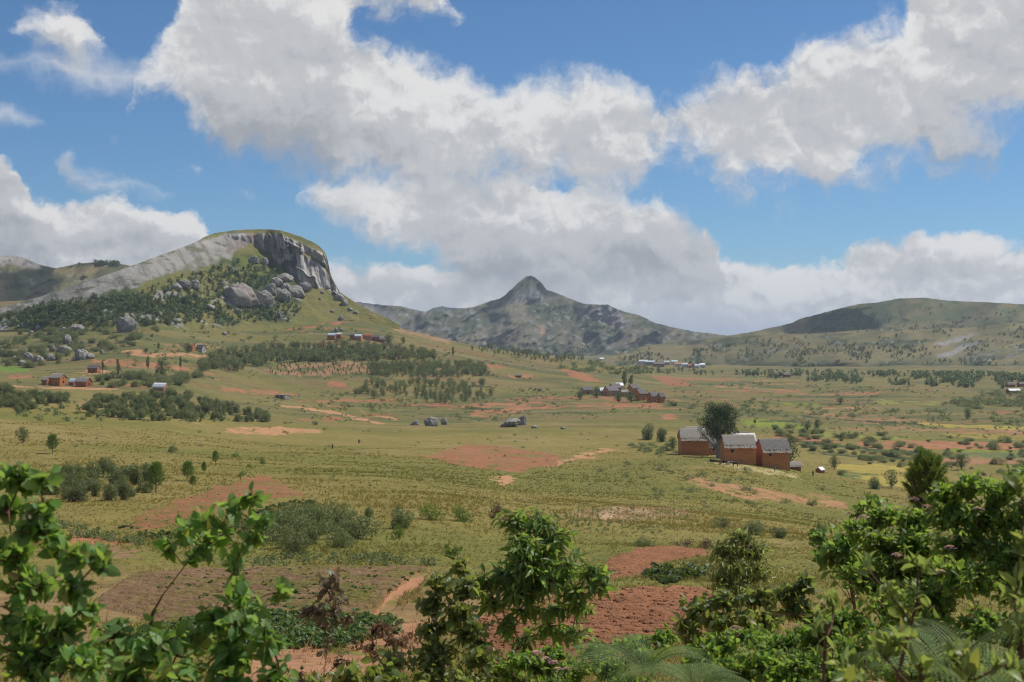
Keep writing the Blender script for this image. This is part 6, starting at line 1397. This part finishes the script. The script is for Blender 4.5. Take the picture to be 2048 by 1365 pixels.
leaf_plant('lantana_bush', 'spreading lantana bush along the bottom right', 'bush', foot(1600, 5.4),
  [(1500, 1270, 60, 26, 5.8, 22), (1570, 1280, 70, 30, 5.6, 28), (1640, 1270, 60, 32, 5.5, 25), (1700, 1240, 60, 36, 5.4, 25), (1440, 1290, 60, 26, 5.7, 22), (1460, 1340, 70, 26, 5.5, 22), (1390, 1330, 40, 24, 5.7, 12), (1560, 1355, 80, 24, 5.3, 24), (1680, 1350, 80, 28, 5.1, 26), (1530, 1320, 75, 30, 5.4, 30), (1620, 1325, 75, 32, 5.3, 30), (1710, 1305, 65, 38, 5.2, 26), (1780, 1275, 65, 40, 5.1, 26), (1860, 1260, 70, 44, 5.0, 28), (1960, 1250, 75, 46, 4.9, 30), (2040, 1270, 45, 50, 4.8, 20), (1800, 1340, 75, 36, 4.9, 28), (1900, 1335, 80, 42, 4.8, 30), (2000, 1340, 70, 42, 4.7, 28)], 'lantana', 'lant', .036, 14, droop=.3, per=14, group=LANT, dens=1.9)
leaf_plant('lantana_bush', 'low lantana bush with yellow and pink flowers at the bottom centre', 'bush', foot(1130, 5.9),
  [(1010, 1340, 50, 20, 6.1, 14), (1080, 1335, 55, 24, 6.0, 20), (1150, 1335, 55, 24, 5.9, 20), (1230, 1325, 55, 30, 5.9, 22), (1300, 1310, 45, 28, 5.9, 16), (1120, 1362, 80, 18, 5.8, 22), (1260, 1360, 60, 22, 5.7, 18), (1330, 1270, 34, 20, 6.0, 9), (1040, 1315, 45, 22, 6.0, 14), (1190, 1300, 50, 24, 6.0, 16), (1270, 1285, 45, 24, 6.0, 14), (1110, 1305, 40, 18, 6.0, 10)], 'lantana', 'lant', .035, 15, droop=.3, per=14, group=LANT, dens=1.9)
# ---- right: upright guava shoots with large leaves
GV_ = 'guava shoots among the lantana'
for q, (lb, fx, d, cl) in enumerate([
  ('tall guava shoot with large pale leaves against the lantana', 1745, 3.9, [(1735, 1130, 26, 26, 4.0, 3), (1765, 1175, 34, 20, 3.9, 3), (1840, 1140, 30, 34, 3.9, 3), (1835, 1205, 40, 24, 3.9, 4)]),
  ('guava shoot with upright yellowish leaves', 1660, 4.2, [(1662, 1195, 26, 26, 4.3, 4), (1655, 1245, 30, 20, 4.2, 3)]),
  ('guava shoot with big glossy leaves low at the right', 1830, 3.4, [(1800, 1280, 38, 34, 3.5, 4), (1840, 1330, 46, 30, 3.4, 5), (1760, 1300, 26, 26, 3.5, 3)]),
  ('guava shoot with pale young leaves at the bottom', 1710, 3.3, [(1690, 1325, 34, 28, 3.4, 4), (1720, 1352, 36, 22, 3.3, 4)]),
  ('guava shoot with yellow-tipped leaves in the bottom right corner', 1930, 3.2, [(1905, 1310, 34, 30, 3.3, 4), (1945, 1345, 40, 26, 3.2, 4), (2010, 1330, 34, 30, 3.2, 4)]),
  ('guava branch with broad shaded leaves at the right edge', 2060, 3.3, [(2035, 1180, 26, 40, 3.4, 4), (2045, 1240, 30, 34, 3.3, 4), (2045, 960, 26, 20, 3.5, 3), (2040, 1090, 26, 30, 3.4, 3)])]):
    leaf_plant('guava_shoot', lb, 'shrub', foot(fx, d), cl, 'ellip', 'guava', .056, 40 + q, droop=-.1, per=6, stem_r=.009, upward=.55, pairs=True, group=GV_)
# ---- lantana flower heads
def mat_simple(name, c, rough=.6, trans=.3):
    m, k, p, o = mat_base(name); p.inputs['Base Color'].default_value = (*c, 1); p.inputs['Roughness'].default_value = rough
    t = k.new('ShaderNodeBsdfTranslucent'); t.inputs[0].default_value = (*c, 1); mx = k.new('ShaderNodeMixShader'); mx.inputs[0].default_value = trans
    k.l.new(p.outputs[0], mx.inputs[1]); k.l.new(t.outputs[0], mx.inputs[2]); k.l.new(mx.outputs[0], o.inputs[0]); return m
M_PINK, M_YEL = mat_simple('pink_petal', (.62, .30, .42)), mat_simple('yellow_petal', (.70, .48, .16))
def flower(px, py, dist, s, first):
    rs = np.random.RandomState(int(px)); r = empty('lantana_flower', at(px, py, dist)); tag(r, 'small pink and yellow lantana flower head among the leaves', 'flower', 'lantana flower heads')
    for mt, lo, hi, nm in ((M_PINK, .45, 1.0, 'outer_petals'), (M_YEL, 0, .45, 'inner_petals')):
        ps = []
        for i in range(16 if lo else 8):
            a = i * 2.4; rr = s * (lo + (hi - lo) * rs.rand()); c = np.array([rr * math.cos(a), rr * math.sin(a), s * (.55 - .45 * (rr / s) ** 2)])
            for j in range(4):
                b = j * 1.571 + a; d = np.array([math.cos(b), math.sin(b), .15]) * s * .22; e = np.array([-math.sin(b), math.cos(b), 0]) * s * .1
                ps.append((np.array([c, c + d * .6 + e, c + d, c + d * .6 - e]), np.array([(0, 1, 2, 3)])))
        v, f = join_np(ps); obj(nm, mesh_np(nm, v, f, mt, smooth=False), r)
    obj('stalk', mesh_np('stalk', *tube([(0, 0, s * .4), (0, s * .3, -s), (0, s, -s * 3)], [.0012, .0012, .0015], 4), M_TWIG), r)
for px, py, d in [(1700, 1029, 5.2), (1728, 1036, 5.2), (1828, 1001, 5.2), (1853, 1016, 5.1), (1956, 1021, 4.7), (1793, 1113, 5.0), (1472, 1258, 5.3), (1880, 1146, 4.9), (1092, 1320, 5.5), (1107, 1327, 5.5), (1135, 1340, 5.5), (1116, 1341, 5.5), (1072, 1307, 5.6), (1900, 1098, 4.8)]:
    flower(px, py, d, .022, 0)
# ---- ferns
def fern_frond(L, n, rs, curl=.7):
    """an arching frond: rachis with paired leaflets, each cut into lobes"""
    P = []; V = []; Q = []
    for i in range(n + 1):
        t = i / n; P.append(np.array([0, L * t * (1 - .12 * t), L * (.55 * t - curl * t * t)]))
    parts = [tube(P, np.linspace(.004, .001, n + 1) * L / .5, 4)]
    for i in range(2, n + 1):
        t = i / n; ln = L * .34 * math.sin(math.pi * min(1, .12 + .88 * (1 - t))) ** .8 * (1 if t < .9 else .6); T = P[i] - P[i - 1]; T /= np.linalg.norm(T)
        for sd_ in (-1, 1):
            out = np.array([sd_, .45 * T[1], .45 * T[2] - .18]); out /= np.linalg.norm(out); m = 8
            for j in range(m):
                u = (j + .6) / m; c = P[i] + out * ln * u; wl = ln * .15 * (1 - u * .7)
                for s2 in (-1, 1):
                    dv = T * s2 * wl + out * wl * .35; w2 = out * wl * .28
                    b = np.array([c - w2, c + dv * .6 - w2 * .6, c + dv, c + dv * .6 + w2 * .9, c + w2]); parts.append((b[[0, 1, 2, 3]], np.array([(0, 1, 2, 3)])))
    return join_np(parts)
M_FERN = mat_leaf('fern_leaf', (.12, .185, .060), (.20, .26, .10), .4, (.34, .46, .08), .6, .2, .12)
rsf = np.random.RandomState(8); FRM = [mesh_np('frond', *fern_frond(1.0, 26, rsf, c), M_FERN, smooth=False) for c in (.55, .75, .95)]
def fern(label, px, py, dist, L, n, seed, base_drop=.5):
    rs = np.random.RandomState(seed); c = at(px, py, dist); r = empty('fern', (c.x, c.y, c.z - base_drop * L)); tag(r, label, 'fern', 'ferns in the right foreground')
    for i in range(n):
        o = obj('frond', FRM[i % 3], r); a = i * 2.399 + rs.rand() * .6; s = L * (.75 + .45 * rs.rand()); o.scale = (s, s, s); o.rotation_euler = (rad(rs.uniform(5, 40)), rad(rs.uniform(-12, 12)), a)
fern('spreading grey-green fern at the bottom centre right', 1390, 1352, 4.9, .30, 15, 1, .2)
fern('pale fern left of the spreading fern', 1290, 1250, 5.6, .42, 9, 2, .5)
fern('arching fern with combed fronds among the guava leaves', 1900, 1265, 4.2, .38, 9, 3, .4)
fern('shaded fern low in the bottom right', 1960, 1300, 4.4, .4, 8, 4, .4)
# ---- pine top above the thicket
def pine_front():
    b = foot(1852, 19.0); top = at(1856, 894, 19.0); h = top.z - b.z; rs = np.random.RandomState(3)
    r = empty('pine_tree', b); tag(r, 'dark green young pine rising above the right thicket', 'tree')
    cb = at(1856, 1008, 19.0).z - b.z; ch = h - cb; sp = [tube([(0, 0, -.2), (.03, 0, h * .5), (0, 0, h * .95)], [.05, .035, .008], 8)]; P = []; D = []
    for i in range(150):                                       # brushes of needles at the ends of upswept shoots
        t = (i + .5) / 150; a = i * 2.399; rr = .31 * math.sin(math.pi * min(.96, .16 + .80 * t)) ** .65 * (.55 + .45 * rs.rand()); z = cb + ch * (.02 + .86 * t) + .05 * rs.normal()
        e = np.array([rr * math.cos(a), rr * math.sin(a), z]); s0 = np.array([0, 0, z - .12 - rr * .5]); sp.append(tube([s0, (s0 + e) / 2 + np.array([rr * .2 * math.cos(a), rr * .2 * math.sin(a), -.02]), e], [.010, .007, .004], 4))
        ax = np.array([math.cos(a) * rr / .31 * .8, math.sin(a) * rr / .31 * .8, .8]); ax /= np.linalg.norm(ax); m = 110
        P.append(e + ax * (rs.rand(m, 1) - .7) * .13); dd = ax * .75 + rs.normal(size=(m, 3)) * .62; D.append(dd / np.linalg.norm(dd, axis=1)[:, None])
    for i in range(60):                                        # lower whorls, shaded and sparser
        t = (i + .5) / 60; a = i * 2.399; rr = .42 * (.6 + .4 * rs.rand()) * (1 - .2 * t); z = cb * (.35 + .62 * t); e = np.array([rr * math.cos(a), rr * math.sin(a), z]); s0 = np.array([0, 0, z - .12])
        sp.append(tube([s0, (s0 + e) / 2 - np.array([0, 0, .03]), e], [.012, .008, .004], 4)); ax = np.array([math.cos(a), math.sin(a), .5]); ax /= np.linalg.norm(ax); m = 60
        P.append(e - ax * rs.rand(m, 1) * .2); dd = ax * .75 + rs.normal(size=(m, 3)) * .62; D.append(dd / np.linalg.norm(dd, axis=1)[:, None])
    P = np.concatenate(P); D = np.concatenate(D); k = len(P); s = np.cross(D, rs.normal(size=(k, 3))); s /= np.linalg.norm(s, axis=1)[:, None]; L = (.065 * (.6 + .6 * rs.rand(k)))[:, None]
    V = np.stack([P - s * .0022, P + s * .0022, P + D * L + s * .0014, P + D * L - s * .0014], 1).reshape(-1, 3)
    obj('trunk', mesh_np('trunk', *join_np(sp), M_BARK), r); obj('needles', mesh_np('needles', V, np.arange(k * 4).reshape(k, 4), ML_PINE, smooth=False), r)
pine_front()
# ================================================================ cattle and people
def skin_mesh(name, verts, edges, radii, mat, parent=None, sub=2):
    me = bpy.data.meshes.new(name); me.from_pydata([tuple(v) for v in verts], edges, []); me.materials.append(mat)
    o = bpy.data.objects.new(name, me); link(o, parent); o.modifiers.new('skin', 'SKIN')
    for i, r in enumerate(radii):
        sv = me.skin_vertices[0].data[i]; sv.radius = (r, r) if np.isscalar(r) else r; sv.use_root = (i == 0)
    s = o.modifiers.new('sub', 'SUBSURF'); s.levels = sub; s.render_levels = sub
    return o
def mat_hide(name, c1, c2): return mat_plain(name, c1, c2, 1.6, rough=.7)
M_BLACKH, M_BROWNH, M_GREYH = mat_hide('black_hide', (.018, .016, .016), (.035, .03, .028)), mat_hide('brown_hide', (.22, .095, .045), (.14, .06, .03)), mat_hide('pale_hide', (.48, .45, .41), (.33, .31, .28))
M_HORN = mat_plain('horn', (.30, .26, .2), (.12, .1, .08), 4)
def zebu(label, px, py, rot, mat, graze, s=1.0):
    b = hit(px, py); r = empty('zebu', b, rad(rot)); r.scale = (s, s, s); tag(r, label, 'cow', 'cattle in front of the orange houses')
    hz = .45 if graze else 1.35; hx = 1.22 if graze else 1.25
    V = [(-.62, 0, 1.02), (-.2, 0, .98), (.22, 0, 1.0), (.48, 0, 1.08), (.45, 0, 1.34), (.78, 0, 1.12 if not graze else .92), (hx - .1, 0, hz), (hx + .16, 0, hz - .16), (hx + .27, 0, hz - .26)]
    R = [.26, .31, .31, .27, .10, .17, .13, .09, .07]; E = [(1, 0), (1, 2), (2, 3), (3, 4), (3, 5), (5, 6), (6, 7), (7, 8)]
    def add(p, rr, fr): V.append(p); R.append(rr); E.append((fr, len(V) - 1)); return len(V) - 1
    for sy in (-1, 1):
        k = add((.46, sy * .17, .74), .11, 3); k = add((.47, sy * .18, .42), .06, k); k = add((.45, sy * .18, .10), .045, k); add((.49, sy * .18, .02), .055, k)
        k = add((-.60, sy * .17, .78), .14, 0); k = add((-.55, sy * .18, .55), .085, k); k = add((-.70, sy * .18, .36), .055, k); k = add((-.66, sy * .18, .10), .042, k); add((-.61, sy * .18, .02), .055, k)
    k = add((-.86, 0, 1.0), .04, 0); k = add((-.92, 0, .7), .025, k); add((-.90, 0, .42), .045, k)
    for sy in (-1, 1): add((hx - .12, sy * .24, hz + .03), .035, 6)
    V2 = [V[1], V[0]] + V[2:]; m = {0: 1, 1: 0}; E2 = [(m.get(a, a), m.get(c, c)) for a, c in E]; R2 = [R[1], R[0]] + R[2:]
    skin_mesh('body', V2, E2, R2, mat, r)
    for sy in (-1, 1): obj('horn', mesh_np('horn', *tube([(hx - .06, sy * .08, hz + .1), (hx - .05, sy * .2, hz + .24), (hx + .02, sy * .22, hz + .42)], [.035, .025, .006], 6), M_HORN), r)
zebu('black zebu at the left end of the small herd', 1422, 927.5, -110, M_BLACKH, False, .95)
zebu('small dark calf right behind the leftmost zebu', 1428, 927.5, -70, M_BLACKH, False, .75)
zebu('brown zebu standing apart in the middle of the herd', 1439, 930, -80, M_BROWNH, False, .95)
zebu('black zebu grazing with its head down to the left', 1450, 931.5, 168, M_BLACKH, True)
zebu('pale grey zebu at the foot of the shaggy thatched house', 1461, 933, 175, M_GREYH, True)
zebu('black zebu at the right end of the herd', 1470, 934, 185, M_BLACKH, False)
def cloth(name, c): return mat_plain(name, c, tuple(x * .7 for x in c), 6, rough=.9)
M_SKIN = mat_plain('skin', (.13, .065, .04), (.10, .05, .03), 5, rough=.6); M_HAIR = mat_plain('hair', (.012, .01, .009), (.02, .016, .014), 8)
def person(label, px, py, rot, top, bottom, s=1.0, skirt=False, hat=None, stride=.18):
    b = hit(px, py); r = empty('person', b, rad(rot)); r.scale = (s, s, s); tag(r, label, 'person')
    V = [(0, 0, .95), (0, 0, 1.15), (0, 0, 1.36), (0, .01, 1.47), (0, .01, 1.54), (0, .02, 1.63)]; R = [(.15, .11), (.13, .10), (.16, .11), .06, .085, .085]; E = [(0, 1), (1, 2), (2, 3), (3, 4), (4, 5)]
    def add(p, rr, fr): V.append(p); R.append(rr); E.append((fr, len(V) - 1)); return len(V) - 1
    for sx in (-1, 1):
        k = add((sx * .19, 0, 1.37), .055, 2); k = add((sx * .24, .02 * sx, 1.10), .042, k); k = add((sx * .22, .10 + .05 * sx, .87), .032, k); k = add((sx * .22, .13 + .05 * sx, .79), .035, k)
        k = add((sx * .09, 0, .88), .09, 0); k = add((sx * .10, .05 + sx * stride * .5, .48), .06, k); k = add((sx * .10, sx * stride - .03, .09), .042, k); add((sx * .10, sx * stride + .13, .035), .035, k)
    skin_mesh('body', V, E, R, M_SKIN, r)
    skin_mesh('top', [(0, 0, .93), (0, 0, 1.15), (0, 0, 1.385), (-.2, 0, 1.37), (-.24, 0, 1.15), (.2, 0, 1.37), (.24, 0, 1.15)], [(0, 1), (1, 2), (2, 3), (3, 4), (2, 5), (5, 6)], [(.17, .13), (.155, .125), (.165, .125), .07, .06, .07, .06], cloth('shirt', top), r)
    if skirt: obj('skirt', mesh_np('skirt', *tube([(0, 0, 1.0), (0, 0, .8), (0, 0, .5), (0, .02, .28)], [.155, .19, .22, .25], 14), cloth('skirt_cloth', bottom)), r)
    else: skin_mesh('trousers', [(0, 0, .97), (-.09, 0, .88), (-.10, .05 - stride * .5, .48), (-.10, -stride - .03, .14), (.09, 0, .88), (.10, .05 + stride * .5, .48), (.10, stride - .03, .14)], [(0, 1), (1, 2), (2, 3), (0, 4), (4, 5), (5, 6)], [(.16, .12), .10, .075, .06, .10, .075, .06], cloth('trouser_cloth', bottom), r)
    if hat:
        hv = join_np([tube([(0, .02, 1.665), (0, .02, 1.68)], [.19, .15], 14), tube([(0, .02, 1.66), (0, .02, 1.75), (0, .02, 1.77)], [.10, .09, .01], 12)]); obj('hat', mesh_np('hat', *hv, cloth('hat_straw', hat)), r)
    else: skin_mesh('hair', [(0, -.02, 1.56), (0, 0, 1.655), (0, .03, 1.69)], [(0, 1), (1, 2)], [.085, .09, .06], M_HAIR, r, 1)
person('person in a red top walking on the meadow, nearer of two', 665, 899.5, 160, (.35, .06, .04), (.05, .06, .10))
person('person with pale hat and dark red skirt on the meadow, farther of two', 718, 888, 200, (.10, .08, .08), (.16, .05, .05), skirt=True, hat=(.55, .52, .45))
person('person in light blue standing below the last orange house', 1549.5, 944.5, 190, (.22, .42, .55), (.18, .30, .42))
person('person in dark clothes on the slope below the tiny hut', 1626, 953.5, 150, (.02, .02, .025), (.03, .03, .035))

# ================================================================ unseen cumulus added above the frame to cast shadows on the far hills
def cloud(label, target, alt, sx, sy, seed):
    """an unseen cloud added between the sun and a place on the ground"""
    V = ICO4[0].copy(); o_ = np.array([seed * 4.1, seed * 2.3, seed]); V *= (1 + .55 * fbm3(V * 1.6 + o_, 4))[:, None]; V[:, 2] = np.where(V[:, 2] < 0, V[:, 2] * .25, V[:, 2])
    k = (alt - (target[2] - EZ)) / SUN_DIR.z; c = Vector(target) + SUN_DIR * k
    m, kk, p, oo = mat_base('cloud_white'); p.inputs['Base Color'].default_value = (.85, .86, .88, 1); p.inputs['Roughness'].default_value = 1; tr = kk.new('ShaderNodeBsdfTransparent'); mx = kk.new('ShaderNodeMixShader'); mx.inputs[0].default_value = .45      # part transparent, to lighten the shadow it casts
    kk.l.new(p.outputs[0], mx.inputs[1]); kk.l.new(tr.outputs[0], mx.inputs[2]); kk.l.new(mx.outputs[0], oo.inputs[0])
    ob = obj('cloud', mesh_np('cloud', V * np.array([sx, sy, 120.]), ICO4[1], m)); ob.location = c
    tag(ob, label, None, None, 'stuff')
cloud('unseen cumulus added to shade the pointed mountain', (60, 4150, EZ + 150), 1700, 520, 360, 1)
cloud('unseen cumulus added to shade the bare left hill', (-860, 2150, EZ + 80), 1300, 70, 50, 4)
cloud('unseen cumulus added to shade the shoulder of the right hill', (700, 2680, EZ + 80), 1500, 95, 80, 2)
HAZE = 7.0e-5
# ================================================================ haze
def box_mesh(name, lo, hi, mat):
    x0, y0, z0 = lo; x1, y1, z1 = hi
    V = [(x0, y0, z0), (x1, y0, z0), (x1, y1, z0), (x0, y1, z0), (x0, y0, z1), (x1, y0, z1), (x1, y1, z1), (x0, y1, z1)]
    return mesh_np(name, np.array(V), np.array([(0, 3, 2, 1), (4, 5, 6, 7), (0, 1, 5, 4), (1, 2, 6, 5), (2, 3, 7, 6), (3, 0, 4, 7)]), mat, smooth=False)
mh = bpy.data.materials.new('haze_air'); mh.use_nodes = True; kh = NT(mh.node_tree); kh.n.clear()
oh = kh.new('ShaderNodeOutputMaterial'); vh = kh.new('ShaderNodeVolumePrincipled'); kh.l.new(vh.outputs[0], oh.inputs['Volume'])
vh.inputs['Color'].default_value = (.72, .84, 1, 1); vh.inputs['Density'].default_value = HAZE; vh.inputs['Anisotropy'].default_value = 0.2
tag(obj('haze', box_mesh('haze', (-31000, -31000, EZ - 60), (31000, 31000, EZ + 280), mh)), 'thin bluish haze filling the valley air', None, None, 'stuff')
